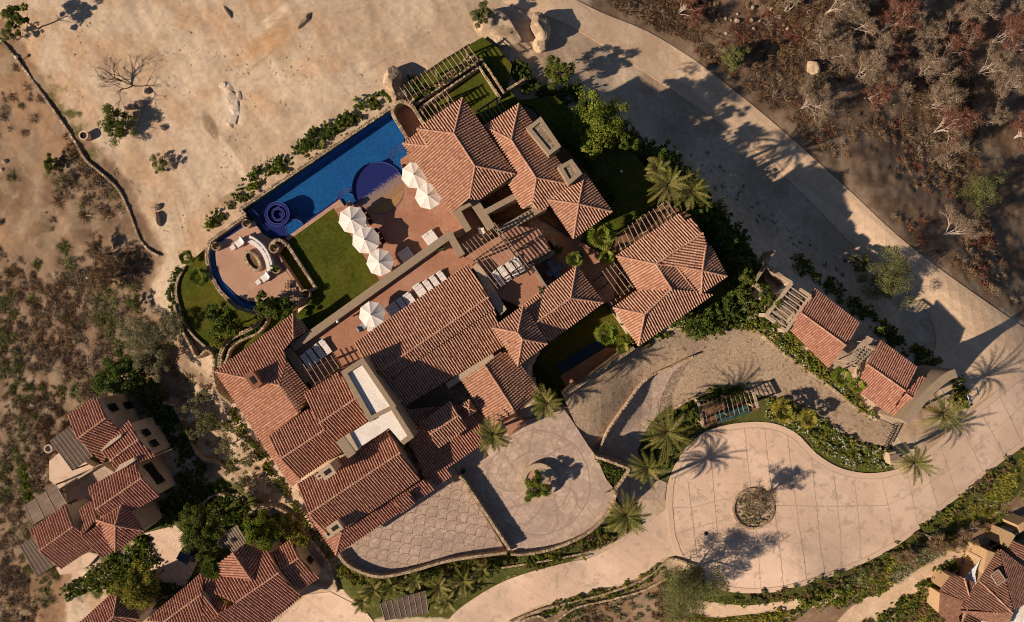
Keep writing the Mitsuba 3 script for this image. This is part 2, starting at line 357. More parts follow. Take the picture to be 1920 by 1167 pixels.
def pool_fn(p, n, uv):
    t = cell_rand(dr.floor(p.x * 6), dr.floor(p.y * 6), dr.floor(p.z * 6))
    u = fbm(p.x * .35, p.y * .35, 0.0, 3)
    return mix((.014, .105, .32), (.012, .082, .27), u) * (.8 + .4 * t)
diffuse('m_pool', mikit.proc(pool_fn))
diffuse('m_pool_violet', (.019, .027, .145))
diffuse('m_pool_line', (.085, .11, .28))
BC, BD = P2(709, 352), np.array([0.574, -0.819])
def beach_fn(p, n, uv):
    d = ((p.x - float(BC[0])) * float(BD[0]) + (p.y - float(BC[1])) * float(BD[1]))
    g = cell_rand(dr.floor(p.x * 9), dr.floor(p.y * 9), 0.0)
    w = smoothstep(-.25, .35, d + (g - .5) * .7)
    k = smoothstep(.2, 2.2, d + (g - .5) * 1.6)
    return mix((.019, .027, .145), mix((.24, .19, .21), (.34, .20, .095), k), w)
diffuse('m_beach', mikit.proc(beach_fn))
scene['m_water'] = {'type': 'thindielectric', 'int_ior': 1.33}
scene['m_glass'] = {'type': 'thindielectric', 'int_ior': 1.5}
glossy('m_pane', (.012, .014, .018), .12)
def wood_fn(p, n, uv):
    return mix((.42, .33, .27), (.31, .235, .185), noise(p.x * 3, p.y * 3, p.z * 3))
diffuse('m_wood', mikit.proc(wood_fn))
diffuse('m_dark_wood', (.055, .032, .022))
diffuse('m_white', (.70, .66, .67))
diffuse('m_cushion', (.72, .70, .72))
diffuse('m_grey_cushion', (.30, .32, .38))
def pale_fn(p, n, uv):
    t = fbm(p.x * 1.4, p.y * 1.4, p.z, 4)
    return mix((.58, .50, .43), (.40, .31, .24), smoothstep(.35, .65, t)) * (.8 + .4 * fbm(p.x * 6, p.y * 6, p.z * 6, 2))
diffuse('m_pale_rock', mikit.proc(pale_fn))
diffuse('m_bark', (.16, .115, .08))
diffuse('m_pale_bark', (.46, .375, .33))
diffuse('m_roof_base', (.24, .115, .08))
diffuse('m_fan_joint', (.27, .20, .165))
glossy('m_metal', (.05, .05, .05), .4, metallic=.6)
diffuse('m_iron', (.03, .026, .024))
def reed_dark_fn(p, n, uv):
    a = noise((p.x * .57 - p.y * .82) * 16, (p.x * .82 + p.y * .57) * .7, 0.0); b = fbm(p.x, p.y, 0.0, 3)
    return mix((.15, .115, .10), (.085, .065, .058), a) * (.75 + .5 * b)
diffuse('m_reed_dark', mikit.proc(reed_dark_fn))
def reed_fn(p, n, uv):
    a = noise((p.x * .57 - p.y * .82) * 16, (p.x * .82 + p.y * .57) * .7, 0.0); b = fbm(p.x, p.y, 0.0, 3)
    return mix((.26, .20, .165), (.15, .115, .095), a) * (.75 + .5 * b)
diffuse('m_reed', mikit.proc(reed_fn))
diffuse('m_batten', (.38, .31, .25))
diffuse('m_cream', (.46, .375, .295))
diffuse('m_ochre', (.44, .30, .18))
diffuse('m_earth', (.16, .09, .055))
glossy('m_teal', (.025, .085, .085), .15)
glossy('m_dark_pool', (.012, .016, .028), .08)
glossy('m_cart', (.035, .05, .075), .3)
diffuse('m_tyre', (.02, .02, .02))
diffuse('m_sail', (.46, .49, .55))
glossy('m_green_glaze', (.015, .06, .05), .25)
# ---------------------------------------------------------------- paved outlines (pixels of the photograph)
LINE = lambda pts, z=0.0: LineString([P2(x, y, z) for x, y in pts])
pool_main = poly([(463, 396), (735, 207), (758, 260), (757, 272), (764, 290), (750, 300), (757, 330), (740, 360), (660, 385), (646, 386), (637, 374), (535, 447), (507, 446), (491, 436), (480, 422), (474, 408)])
BEACH_C, BEACH_R = P2(709, 352), 49 / PX
beach = Point(*BEACH_C).buffer(BEACH_R, 32)
moat = poly([(459, 408), (398, 452), (391, 470), (391, 487), (397, 512), (413, 541), (443, 571), (464, 580), (487, 584), (500, 581), (513, 566), (504, 556), (490, 567), (463, 564), (442, 551), (418, 527), (406, 499), (404, 474), (412, 456), (456, 427)])
deck = poly([(637, 373), (700, 330), (760, 285), (775, 285), (868, 395), (900, 440), (870, 470), (715, 534), (625, 391)]).difference(pool_main.union(beach))
lawn = poly([(541, 451), (625, 391), (713, 530), (560, 640), (545, 600), (578, 570), (592, 541)])
coping = poly([(535, 447), (637, 374), (646, 387), (628, 392), (625, 391), (541, 452)])
fire_terrace = poly([(456, 427), (476, 414), (491, 438), (507, 448), (534, 449), (525, 470), (566, 548), (575, 562), (540, 585), (513, 566), (504, 556), (490, 567), (463, 564), (442, 551), (418, 527), (406, 499), (404, 474), (412, 456)]).difference(pool_main)
lily = poly([(530, 463), (586, 541), (566, 547), (520, 480)])
fire_terrace = fire_terrace.difference(lily.buffer(.2))
low_lawn = poly([(343, 503), (329, 534), (334, 582), (356, 628), (378, 642), (408, 655), (402, 700), (475, 640), (552, 588), (545, 560), (512, 570), (487, 588), (463, 584), (442, 576), (411, 545), (394, 514), (387, 486), (390, 462)], -1.8)
ne_lawn = poly([(770, 205), (905, 95), (915, 110), (960, 175), (985, 200), (915, 260), (800, 250)])
north_lawn = poly([(765, 155), (830, 110), (905, 68), (935, 90), (960, 120), (950, 170), (900, 110), (780, 195)])
east_lawn = poly([(960, 190), (1040, 180), (1130, 260), (1190, 290), (1235, 345), (1230, 380), (1150, 440), (1085, 330), (1000, 200)], -.5)
terrace_up = poly([(531, 658), (843, 439), (868, 480), (890, 500), (720, 645), (650, 712), (590, 732)], 2.5)
east_deck = poly([(872, 482), (912, 456), (968, 424), (1010, 430), (1035, 470), (1000, 490), (1022, 540), (1022, 575), (985, 580), (940, 560)], 3.8)
stair_court = poly([(850, 440), (862, 396), (885, 384), (912, 424), (925, 432), (900, 475), (865, 478), (845, 442)], 1.2)
patio_low = poly([(1000, 470), (1030, 440), (1077, 445), (1112, 468), (1160, 500), (1150, 560), (1132, 570), (1080, 510), (1000, 560)])
sunken = poly([(1000, 690), (1030, 640), (1135, 570), (1200, 645), (1192, 657), (1060, 748), (1020, 742)], -3.5)
plaza_px = [(846, 868), (983, 790), (1058, 768), (1082, 803), (1104, 838), (1118, 856), (1136, 898), (1154, 921), (1144, 952), (1120, 983), (1086, 1007), (1034, 1027), (983, 1037), (955, 1031), (870, 901)]
plaza = poly(plaza_px, -.3)
fan_court = poly([(600, 1000), (640, 1042), (661, 1062), (698, 1077), (729, 1077), (777, 1066), (846, 1047), (949, 1033), (868, 901), (846, 868), (780, 880)], -.3)
villa_pad = poly([(404, 700), (550, 590), (600, 730), (720, 650), (900, 500), (1000, 590), (1130, 560), (1030, 650), (1020, 745), (845, 870), (630, 1040), (540, 915)], 0)
pav_pad = poly([(755, 265), (780, 240), (867, 184), (975, 190), (1100, 320), (1148, 400), (1075, 448), (1000, 400), (870, 430)], 0)
guest_pad = poly([(1120, 520), (1160, 440), (1250, 380), (1300, 405), (1365, 520), (1200, 648)], 0)
FLAT = [(pool_main, -2.2), (beach, -1.2), (moat, -1.4), (deck, -.6), (lawn, -.5), (coping, -.6), (fire_terrace, -.6), (lily, -2.0), (low_lawn, -2.4), (ne_lawn, -.6), (north_lawn, -.6), (east_lawn, -1.0),
        (terrace_up, -.5), (east_deck, -.5), (stair_court, -.5), (patio_low, -.6), (sunken, -4.3), (plaza, -.9), (fan_court, -.9), (villa_pad, -.6), (pav_pad, -.6), (guest_pad, -.9)]
ROUND = gpoly(spline([(1250, 950), (1253, 905), (1268, 868), (1295, 830), (1332, 805), (1388, 793), (1445, 793), (1492, 812), (1530, 850), (1572, 876), (1620, 887), (1668, 883), (1705, 868), (1752, 834), (1800, 790), (1850, 748), (1925, 690)], 4).tolist()
              + spline([(1925, 832), (1870, 872), (1820, 915), (1760, 960), (1700, 1010), (1640, 1046), (1560, 1080), (1480, 1105), (1420, 1112), (1360, 1108), (1305, 1085), (1272, 1048), (1255, 1005)], 4).tolist())
DRIVE = gpoly(spline([(1262, 945), (1243, 959), (1195, 997), (1120, 1041), (1058, 1056), (983, 1076), (931, 1097), (880, 1128), (846, 1156), (835, 1180)], 4).tolist()
              + spline([(950, 1180), (959, 1161), (1010, 1136), (1051, 1124), (1120, 1106), (1188, 1087), (1240, 1049), (1272, 1042)], 4).tolist()).difference(ROUND)
COBBLE = gpoly([(1057, 746), (1192, 653), (1250, 624), (1320, 612), (1413, 619), (1480, 669), (1545, 716), (1615, 771), (1682, 801), (1668, 839), (1615, 828), (1570, 809), (1530, 786), (1490, 755), (1440, 743), (1380, 735), (1330, 735), (1290, 750), (1262, 766), (1260, 744),
                (1272, 713), (1284, 691), (1305, 668), (1300, 666), (1258, 686), (1224, 701), (1203, 718), (1181, 746), (1146, 795), (1124, 845), (1104, 838), (1082, 803)])
PEBBLE = gpoly([(1303, 670), (1284, 691), (1272, 713), (1260, 744), (1261, 757), (1238, 775), (1236, 757), (1240, 744), (1250, 718), (1263, 696)])
RAMP = gpoly([(1302, 670), (1263, 696), (1250, 718), (1240, 744), (1236, 775), (1215, 800), (1195, 845), (1215, 890), (1250, 905), (1246, 940), (1180, 935), (1182, 905), (1165, 872), (1122, 855), (1128, 838), (1150, 795), (1184, 748), (1206, 720), (1226, 704), (1260, 689)])
ROAD = gpoly(spline([(985, -60), (1062, -10), (1130, 25), (1215, 60), (1300, 112), (1370, 165), (1440, 222), (1520, 292), (1600, 365), (1680, 440), (1760, 503), (1840, 560), (1930, 622)], 4).tolist()
             + spline([(1930, 690), (1850, 745), (1795, 775), (1760, 745), (1745, 690), (1755, 640), (1742, 590), (1700, 545), (1610, 470), (1540, 400), (1470, 330), (1390, 262), (1290, 190), (1200, 130), (1120, 80), (1050, 40), (940, 0), (900, -60)], 4).tolist()).difference(ROUND)
PATH_S = gpoly(spline([(1925, 962), (1850, 1000), (1760, 1040), (1680, 1092), (1600, 1135), (1560, 1180)], 4).tolist() + spline([(1650, 1180), (1690, 1140), (1760, 1092), (1830, 1040), (1925, 985)], 4).tolist())
PATH_W = gpoly(spline([(1280, 1120), (1330, 1128), (1400, 1135), (1480, 1125), (1560, 1112), (1600, 1118)], 4).tolist() + spline([(1590, 1130), (1500, 1142), (1400, 1152), (1340, 1158), (1300, 1150), (1270, 1140)], 4).tolist())
APRON = gpoly([(620, 1110), (575, 1115), (520, 1167), (560, 1190), (720, 1190), (680, 1140)])
YARD = gpoly([(270, 1000), (330, 985), (345, 1000), (372, 1050), (350, 1100), (300, 1090), (255, 1035), (290, 1010)])
for g in (ROUND, DRIVE, COBBLE, PEBBLE, RAMP, ROAD): assert g.is_valid
SHEETS = [ROUND, DRIVE, COBBLE, PEBBLE, RAMP, ROAD, PATH_S, PATH_W, APRON, YARD]

# ---------------------------------------------------------------- the ground, one sheet to the horizon
def axis(a, b, s):
    far = []; d, x = s, 0.0
    while x < 2500: d *= 1.28; x += d; far.append(x)
    far = np.array(far)
    return np.concatenate([a - far[::-1], np.arange(a, b + 1e-6, s), b + far])
ax, ay = axis(-84, 84, .5), axis(-54, 54, .5)
X, Y = np.meshgrid(ax, ay, indexing='ij')
Z = hz(X.ravel(), Y.ravel()).reshape(X.shape)
fx, fy = X.ravel(), Y.ravel()
pave = shapely.contains_xy(unary_union(SHEETS).buffer(.6), fx, fy).reshape(X.shape)
flat = np.zeros(X.shape, bool)
BRUSH = [(gpoly([(-150, 60), (0, 60), (60, 145), (120, 235), (165, 290), (225, 355), (255, 430), (285, 480), (260, 560), (290, 600), (330, 640), (340, 720), (250, 760), (190, 900), (130, 1010), (90, 1200), (-150, 1250)]), 1.0),
         (gpoly([(1100, -100), (1130, 10), (1215, 52), (1300, 104), (1380, 160), (1450, 215), (1530, 285), (1610, 358), (1690, 432), (1770, 495), (1850, 552), (2050, 640), (2100, -100)]), 1.0),
         (gpoly([(1240, 1090), (1400, 1125), (1560, 1100), (1700, 1030), (1830, 930), (1960, 840), (2000, 1250), (1100, 1250), (1000, 1167)]), .75),
         (gpoly([(330, 690), (400, 700), (440, 770), (480, 850), (520, 940), (600, 1040), (640, 1120), (560, 1080), (460, 950), (380, 900), (340, 800)]), .45)]
GREEN = [gpoly([(90, 130), (150, 210), (215, 330), (240, 400), (205, 370), (140, 280), (85, 180)]), gpoly([(1290, 1075), (1420, 1112), (1560, 1085), (1700, 1015), (1830, 915), (1930, 840), (1930, 900), (1720, 1045), (1560, 1115), (1400, 1135), (1260, 1110)]),
         gpoly([(640, 1065), (730, 1085), (850, 1060), (960, 1045), (1080, 1020), (1150, 965), (1185, 950), (1190, 975), (1060, 1050), (930, 1090), (850, 1150), (700, 1150), (650, 1100)]),
         gpoly([(1310, 600), (1400, 540), (1420, 615)]), gpoly([(1090, 220), (1180, 260), (1320, 380), (1400, 470), (1440, 560), (1300, 610), (1100, 480)]), gpoly([(250, 960), (420, 900), (560, 1000), (480, 1060), (300, 1100), (150, 1120)]),
         gpoly([(1190, 820), (1260, 750), (1400, 740), (1560, 800), (1665, 840), (1665, 885), (1560, 872), (1440, 800), (1300, 810), (1240, 900)])]
GS = [.5, 1, 1, 1, 1, .7, 1]
uvw = np.zeros((X.size, 2))
inner = (abs(fx) < 100) & (abs(fy) < 70)
ii = np.nonzero(inner)[0]; pts = shapely.points(fx[ii], fy[ii])
for g, w in BRUSH:
    d = shapely.distance(g, pts); uvw[ii, 0] = np.maximum(uvw[ii, 0], w * np.clip(1 - d / 3.5, 0, 1))
for g in GREEN:
    d = shapely.distance(g, pts); uvw[ii, 1] = np.maximum(uvw[ii, 1], GS[GREEN.index(g)] * np.clip(1 - d / 2.0, 0, 1))
uvw[~inner, 0] = 1.0
pts3 = np.stack([X, Y, X * 0], -1)
rough = (meshkit.fbm(pts3 * .35, 4, 3) - .5) * .55 + (meshkit.fbm(pts3 * 1.1, 3, 9) - .5) * .25
rut = (meshkit.fbm(np.stack([X * .9 + Y * .5, Y * .3 - X * .15, X * 0], -1), 3, 5) - .5) * .22
soft = np.where(pave, 0.0, 1.0)
from scipy.ndimage import gaussian_filter
soft = np.clip(gaussian_filter(soft, 2.0) * 2 - 1, 0, 1)
bw = uvw[:, 0].reshape(X.shape)
Z = Z + soft * ((rough * (.45 + .75 * bw)) + rut * 1.1 * (1 - bw))
for g, z in FLAT:
    m = shapely.contains_xy(g.buffer(.45), fx, fy).reshape(X.shape)
    Z = np.where(m, np.minimum(Z, z), Z)
Z = np.where(pave, Z - .04, Z)
n0, n1 = X.shape
i, j = np.meshgrid(np.arange(n0 - 1), np.arange(n1 - 1), indexing='ij')
quad = np.stack([i * n1 + j, (i + 1) * n1 + j, (i + 1) * n1 + j + 1, i * n1 + j + 1], -1).reshape(-1, 4)
struct('ground', 'tan sandy ground and brown scrub soil around the resort', (np.stack([X, Y, Z], -1).reshape(-1, 3), quad), 'm_ground', smooth=True, uv=uvw)

# ---------------------------------------------------------------- roads and pavements
struct('dirt_road', 'wide graded dirt road running down the right side', drape(ROAD, .05, 1.5, .3), 'm_dirt_road')
struct('driveway', 'pale concrete driveway at the bottom of the photo', drape(DRIVE, .05, 1.5, .3), 'm_concrete')
struct('cobble_drive', 'brown cobbled drive curving up to the courtyard', drape(COBBLE, .05, 1.5, .3), 'm_cobble')
struct('pebble_strip', 'coarse grey pebble strip inside the curve of the cobbled drive', drape(PEBBLE, .06, 1.2, .3), 'm_pebble')
struct('ramp', 'shaded concrete ramp below the curved kerb wall', drape(RAMP, .045, 1.5, .3), 'm_flagstone')
struct('lower_path', 'pale gravel path at the lower right below the roundabout', drape(PATH_S, .05, 1.5, .3), 'm_dirt_road')
struct('footpath', 'pale sandy footpath below the roundabout', drape(PATH_W, .06, 1.5, .3), 'm_dirt_road')
struct('parking_apron', 'pale concrete apron at the bottom left of centre', drape(APRON, .05, 1.5, .3), 'm_concrete')
struct('yard_paving', 'paved yard with a parked cart between the two neighbouring houses', drape(YARD, .05, 1.5, .3), 'm_concrete')

rb = struct('roundabout', 'large pale concrete roundabout and drive at the lower right', drape(ROUND, .05, 1.5, .4), 'm_joint')
def gline(pts): return LineString([G(x, y)[:2] for x, y in pts])
kerb_w = .8
inner_r = ROUND.buffer(-kerb_w)
joints = [[(1290, 905), (1306, 1040)], [(1330, 800), (1337, 905), (1350, 1090)], [(1394, 785), (1409, 925), (1425, 1120)], [(1432, 785), (1466, 1072), (1470, 1120)], [(1475, 800), (1500, 1000), (1512, 1110)], [(1520, 830), (1537, 1020), (1548, 1090)],
          [(1560, 860), (1577, 1055), (1582, 1085)], [(1597, 870), (1613, 1035), (1618, 1070)], [(1648, 875), (1676, 1010), (1690, 1040)], [(1696, 865), (1720, 985), (1740, 1000)], [(1722, 840), (1757, 945), (1775, 970)], [(1752, 810), (1790, 920), (1800, 945)],
          [(1790, 780), (1840, 880), (1850, 905)], [(1825, 755), (1880, 850), (1890, 870)], [(1862, 725), (1910, 820), (1925, 845)],
          [(1240, 951), (1300, 951), (1360, 935), (1400, 946)], [(1400, 949), (1470, 948), (1560, 949), (1660, 948), (1720, 920), (1780, 880), (1860, 810), (1935, 740)], [(1250, 1005), (1320, 985), (1390, 965)]]
cut = unary_union([gline(j).buffer(.035) for j in joints])
isl_c = G(1411, 953)[:2]
ISLAND_R = 37 / PX * 1.055
slabs = inner_r.buffer(-.08).difference(cut).difference(Point(*isl_c).buffer(ISLAND_R + .05))
for g in slabs.geoms:
    if g.area > 1.5: obj('concrete_panel', drape(g, .085, 1.5), 'm_concrete', rb)
band = ROUND.difference(inner_r)
obj('kerb_band', drape(band, .10, 1.2, .12), 'm_kerb', rb)
isl = Point(*isl_c).buffer(ISLAND_R, 48)
mb = MB(); R = np.array(isl.exterior.coords)[:-1]
for k in range(0, len(R), 4):
    a, b = R[k], R[(k + 4) % len(R)]
    mb.bar([*(a + (b - a) * .03), h1(*a) + .16], [*(b - (b - a) * .03), h1(*b) + .16], .3, .3)
obj('kerb_stone', mb, 'm_stone', rb, stuff=True)
drain = P2(0, 0)
mb = MB(); q = G(1411, 990); q2 = G(1425, 1085)
mb.bar(q + [0, 0, .09], q2 + [0, 0, .09], .42, .04); obj('drain_grate', mb, 'm_joint', rb)
mb = MB(); mb.lathe(G(1324, 1000) + [0, 0, .07], [(0, .04), (.3, .04), (.32, 0)], 20); obj('manhole_cover', mb, 'm_iron', rb)

# ---------------------------------------------------------------- flat slabs of the villa grounds
def slab(name, label, pg, top, bot, mat, **kw):
    mb = MB(); mb.prism(pg, bot, top)
    return struct(name, label, mb, mat, **kw)
slab('pool_deck', 'terracotta paved pool deck with white parasols', deck, 0, -2.6, 'm_terracotta')
slab('pool_coping', 'pink paved edge between pool and lawn', coping, .02, -2.4, 'm_pink_paving')
slab('lawn', 'mown green lawn between the pool and the terrace wall', lawn, .03, -2.5, 'm_lawn')
slab('fire_terrace', 'pink paved round terrace with the oval fire pit', fire_terrace, .05, -2.5, 'm_pink_paving')
slab('lower_lawn', 'lower green lawn below the curved infinity edge', low_lawn, -1.8, -5, 'm_lawn')
slab('garden_lawn', 'small lawn enclosed by the planted walls north of the pavilion', ne_lawn, -.05, -2.4, 'm_lawn')
slab('north_lawn', 'strip of lawn beside the long pergola at the top', north_lawn, -.3, -2.8, 'm_lawn')
slab('east_lawn', 'shaded lawn east of the pavilions', east_lawn, -.5, -3.5, 'm_lawn')
slab('upper_terrace', 'long raised terracotta terrace with the row of loungers', terrace_up, 2.5, -2.5, 'm_terracotta')
slab('east_terrace', 'terracotta terrace below the middle pergola', east_deck, 3.8, -2.5, 'm_terracotta')
slab('stair_court', 'shaded terracotta court inside the rounded parapet', stair_court, 1.2, -2.5, 'm_terracotta')
slab('low_patio', 'shaded lower patio with the grey chairs', patio_low, .1, -6, 'm_terracotta')
slab('sunken_garden', 'dark shaded sunken garden behind the long stone wall', sunken, -3.5, -6, 'm_lawn')
slab('sunken_paving', 'terracotta paving beside the dark narrow pool', poly([(1050, 705), (1136, 652), (1165, 655), (1160, 668), (1066, 737)], -3.45), -3.45, -3.8, 'm_terracotta')
slab('narrow_pool', 'dark narrow pool in the sunken garden', poly([(1042, 684), (1126, 634), (1137, 650), (1053, 703)], -3.4), -3.4, -3.8, 'm_dark_pool')
slab('plaza', 'stone paved round courtyard with the circular planter', plaza, -.3, -4.5, 'm_plaza')
fc = slab('fan_court', 'courtyard paved in fish scale fans', fan_court, -.31, -5, 'm_fan_joint')
slab('pavilion_base', 'ground slab under the poolside pavilions', pav_pad.difference(pool_main.union(beach).buffer(.1)).difference(unary_union([deck, ne_lawn, stair_court, east_deck])), -.08, -2.5, 'm_earth')
slab('guest_base', 'ground slab under the guest house', guest_pad, -.1, -4, 'm_earth')
# fish-scale fans, each a stone of its own
ux, vx = np.array([.819, .574]), np.array([.574, -.819])     # along and across the villa (world)
fo = P2(690, 1000, -.3); fr, du, dv = 1.08, 1.94, 1.0
rows = {}
for r in range(-12, 13):
    for c in range(-14, 16):
        ctr = fo + ux * (c + .5 * (r % 2)) * du + vx * r * dv
        if fan_court.distance(Point(*ctr)) < 1.2: rows.setdefault(r, []).append(ctr)
for r, cs in rows.items():
    nxt = unary_union([Point(*c).buffer(fr, 12) for c in rows.get(r + 1, []) + rows.get(r + 2, [])])
    for c in cs:
        g = Point(*c).buffer(fr, 12).difference(nxt).buffer(-.055).intersection(fan_court.buffer(-.1))
        for h in (g.geoms if hasattr(g, 'geoms') else [g]):
            if h.geom_type == 'Polygon' and h.area > .25:
                mb = MB(); mb.prism(h, -.31, -.285 + rnd.uniform(-.006, .006)); obj('fan_stone', mb, 'm_flagstone', fc)
# ---------------------------------------------------------------- pool
WATER_Z = -.07
basin = MB()
deep = pool_main.difference(beach)
basin.prism(deep.buffer(.02), -1.75, -1.6)
for g in [deep]:
    for r in (g.exterior, *g.interiors):
        c = np.array(r.coords)[:-1]; n = len(c); i = np.arange(n); j = (i + 1) % n
        v = np.vstack([np.c_[c, np.full(n, -1.6)], np.c_[c, np.full(n, -.0)]])
        basin.add(v, np.stack([i, i + n, j + n, j], 1))
sp = thing('swimming_pool', 'long deep blue infinity pool with a shallow round beach end', 'swimming pool')
obj('basin', basin, 'm_pool', sp)
# beach: a disc that slopes from the water up to the deck
an = np.linspace(0, 2 * np.pi, 65)[:-1]; ring = [BEACH_C]
for q in np.linspace(.12, 1, 9): ring += [BEACH_C + BEACH_R * q * np.array([math.cos(a), math.sin(a)]) for a in an]
ring = np.array(ring); d = (ring - BEACH_C) @ BD / BEACH_R
bz = np.clip(-.20 + .22 * d, -.42, .0)
f = [[0, 1 + k, 1 + (k + 1) % 64] for k in range(64)]
tri = [np.array(f)]
for q in range(8):
    a, b = 1 + q * 64, 1 + (q + 1) * 64; k = np.arange(64); l = (k + 1) % 64
    tri.append(np.vstack([np.stack([a + k, b + k, b + l], 1), np.stack([a + k, b + l, a + l], 1)]))
mb = MB(); mb.add(np.c_[ring, bz], np.vstack(tri))
edge = np.c_[ring[-64:], bz[-64:]]; k = np.arange(64); l = (k + 1) % 64
lo = edge.copy(); lo[:, 2] = -1.6
mb.add(np.vstack([lo, edge]), np.stack([k, l, l + 64, k + 64], 1))
up = edge.copy(); up[:, 2] = .0
obj('beach_floor', mb, 'm_beach', sp)
mb = MB(); e = np.vstack([edge, edge[:1]]) + [0, 0, .015]; mb.tube(e, .045, 5, cap=False); obj('beach_rim', mb, 'm_pool_line', sp)
def disc(px, py, r, z0, z1, keep=None):
    g = Point(*P2(px, py)).buffer(r / PX, 24)
    if keep is not None: g = g.intersection(keep)
    m = MB(); m.prism(g, z0, z1); return m
for cx, cy, r0, st in ((652, 376, 14, 4.2), (757, 302, 20, 5), (552, 428, 17, 4)):
    for k in range(4):
        keep = deep.buffer(-.02)
        obj('step', disc(cx, cy, r0 + st * k, -1.6, -.25 - .3 * k, keep), 'm_pool', sp)
        g = Point(*P2(cx, cy)).buffer((r0 + st * k) / PX, 32).exterior.intersection(keep.buffer(-.05))
        for h in (g.geoms if hasattr(g, 'geoms') else [g]):
            if h.geom_type == 'LineString' and h.length > .3:
                m = MB(); c = np.array(h.coords); m.tube(np.c_[c, np.full(len(c), -.24 - .3 * k)], .05, 4, cap=False); obj('step_nosing', m, 'm_pool_line', sp)
shelf = poly([(490, 412), (505, 400), (550, 396), (561, 424), (520, 446), (507, 440)]).intersection(deep.buffer(-.03))
mb = MB(); mb.prism(shelf, -1.6, -.45); obj('shelf', mb, 'm_pool_violet', sp)
ledge = deep.intersection(LINE([(463, 396), (474, 408), (480, 422), (491, 436), (507, 446), (535, 447)]).buffer(.75)).buffer(-.02)
ledge = ledge.difference(LINE([(463, 396), (474, 408), (480, 422), (491, 436), (507, 446), (535, 447)]).buffer(.35)).difference(shelf)
mb = MB(); mb.prism(ledge, -1.6, -.35); obj('bench_ledge', mb, 'm_pool_violet', sp)
ledge = deep.intersection(LINE([(535, 447), (637, 374)]).buffer(.42)).difference(shelf).buffer(-.02)
mb = MB(); mb.prism(ledge, -1.6, -.5); obj('long_ledge', mb, 'm_pool_violet', sp)
sc = P2(520.5, 402)
mb = MB()
mb.lathe([*sc, 0], [(23 / PX, -1.5), (23 / PX, .12), (18 / PX, .12), (18 / PX, -.35), (12.5 / PX, -.35), (12.5 / PX, -.1), (9 / PX, -.1), (9 / PX, -.9), (0, -.9)], 40)
obj('spa_ring', mb, 'm_pool_violet', sp)
for r, z in ((23, .13), (18, .13), (12.5, -.09), (9, -.09)):
    m = MB(); q = np.linspace(0, 2 * np.pi, 41); m.tube(np.stack([sc[0] + r / PX * np.cos(q), sc[1] + r / PX * np.sin(q), q * 0 + z], 1), .035, 4, cap=False); obj('spa_trim', m, 'm_pool_line', sp)
def sheet(pg, z):
    v, f = trimesh.creation.triangulate_polygon(pg, engine='earcut')
    if not tri_up(v, f): f = f[:, ::-1]
    return (np.c_[v, np.full(len(v), z)], f)
wet = pool_main.union(beach)
wet = max(wet.geoms, key=lambda g: g.area) if hasattr(wet, 'geoms') else wet
struct('pool_water', 'still blue water of the long pool', sheet(wet.difference(Point(*sc).buffer(23 / PX)), WATER_Z), 'm_water')
mb = MB(); mb.prism(moat.buffer(.02), -1.0, -.75)
c = np.array(moat.exterior.coords)[:-1]; n = len(c); i = np.arange(n); j = (i + 1) % n
mb.add(np.vstack([np.c_[c, np.full(n, -.75)], np.c_[c, np.full(n, .04)]]), np.stack([i, i + n, j + n, j], 1))
ch = thing('infinity_channel', 'curved violet blue water channel round the fire terrace', 'water channel'); obj('basin', mb, 'm_pool_violet', ch)
mb = MB(); mb.prism(poly([(392, 470), (392, 487), (398, 512), (414, 540), (444, 570), (464, 579), (487, 583), (489, 577), (464, 572), (446, 562), (420, 533), (404, 505), (398, 487), (397, 470)]), -.75, -.3); obj('spill_ledge', mb, 'm_pool', ch)
struct('channel_water', 'still water in the curved channel', sheet(moat, -.12), 'm_water')
struct('lily_water', 'dark green water of the narrow walled basin', sheet(lily, -1.1), 'm_lawn')

# ---------------------------------------------------------------- stone walls
STONE_COLS = np.array([(.46, .36, .25), (.38, .28, .19), (.30, .22, .155), (.50, .40, .29), (.34, .25, .18)])
def stones_along(path3, width, rng, size=.34, hgt=.12):
    "small uneven cap stones along a 3-D path: one mesh"
    mb = MB(); p = np.asarray(path3, float)
    seg = np.linalg.norm(np.diff(p[:, :2], axis=0), axis=1); L = np.r_[0, np.cumsum(seg)]
    rows = max(1, int(round(width / size)))
    for r in range(rows):
        s = rng.uniform(0, size)
        while s < L[-1] - .05:
            l = size * rng.uniform(.75, 1.35)
            t = min(s + l / 2, L[-1]); k = min(np.searchsorted(L, t, 'right') - 1, len(seg) - 1)
            f = (t - L[k]) / max(seg[k], 1e-6); q = p[k] * (1 - f) + p[k + 1] * f
            d = (p[k + 1] - p[k]) / max(seg[k], 1e-6); nrm = np.array([-d[1], d[0], 0])
            w = width / rows
            c = q + nrm * ((r + .5) * w - width / 2 + rng.uniform(-.03, .03))
            cc = STONE_COLS[rng.integers(5)] * rng.uniform(.75, 1.15)
            h = np.array([l * .47, w * .47, hgt * rng.uniform(.7, 1.2)])
            v = np.array([[a, b, e] for a in (-1, 1) for b in (-1, 1) for e in (0, 1)], float) * h
            v[1::2, :2] *= rng.uniform(.72, .92, (4, 2)); v[:, :2] += rng.uniform(-.02, .02, (8, 2))
            ang = math.atan2(d[1], d[0]) + rng.uniform(-.12, .12); ca, sa = math.cos(ang), math.sin(ang)
            v = np.c_[v[:, 0] * ca - v[:, 1] * sa, v[:, 0] * sa + v[:, 1] * ca, v[:, 2]]
            mb.add(v + c - [0, 0, .02], BOXF, cc)
            s += l
    return mb
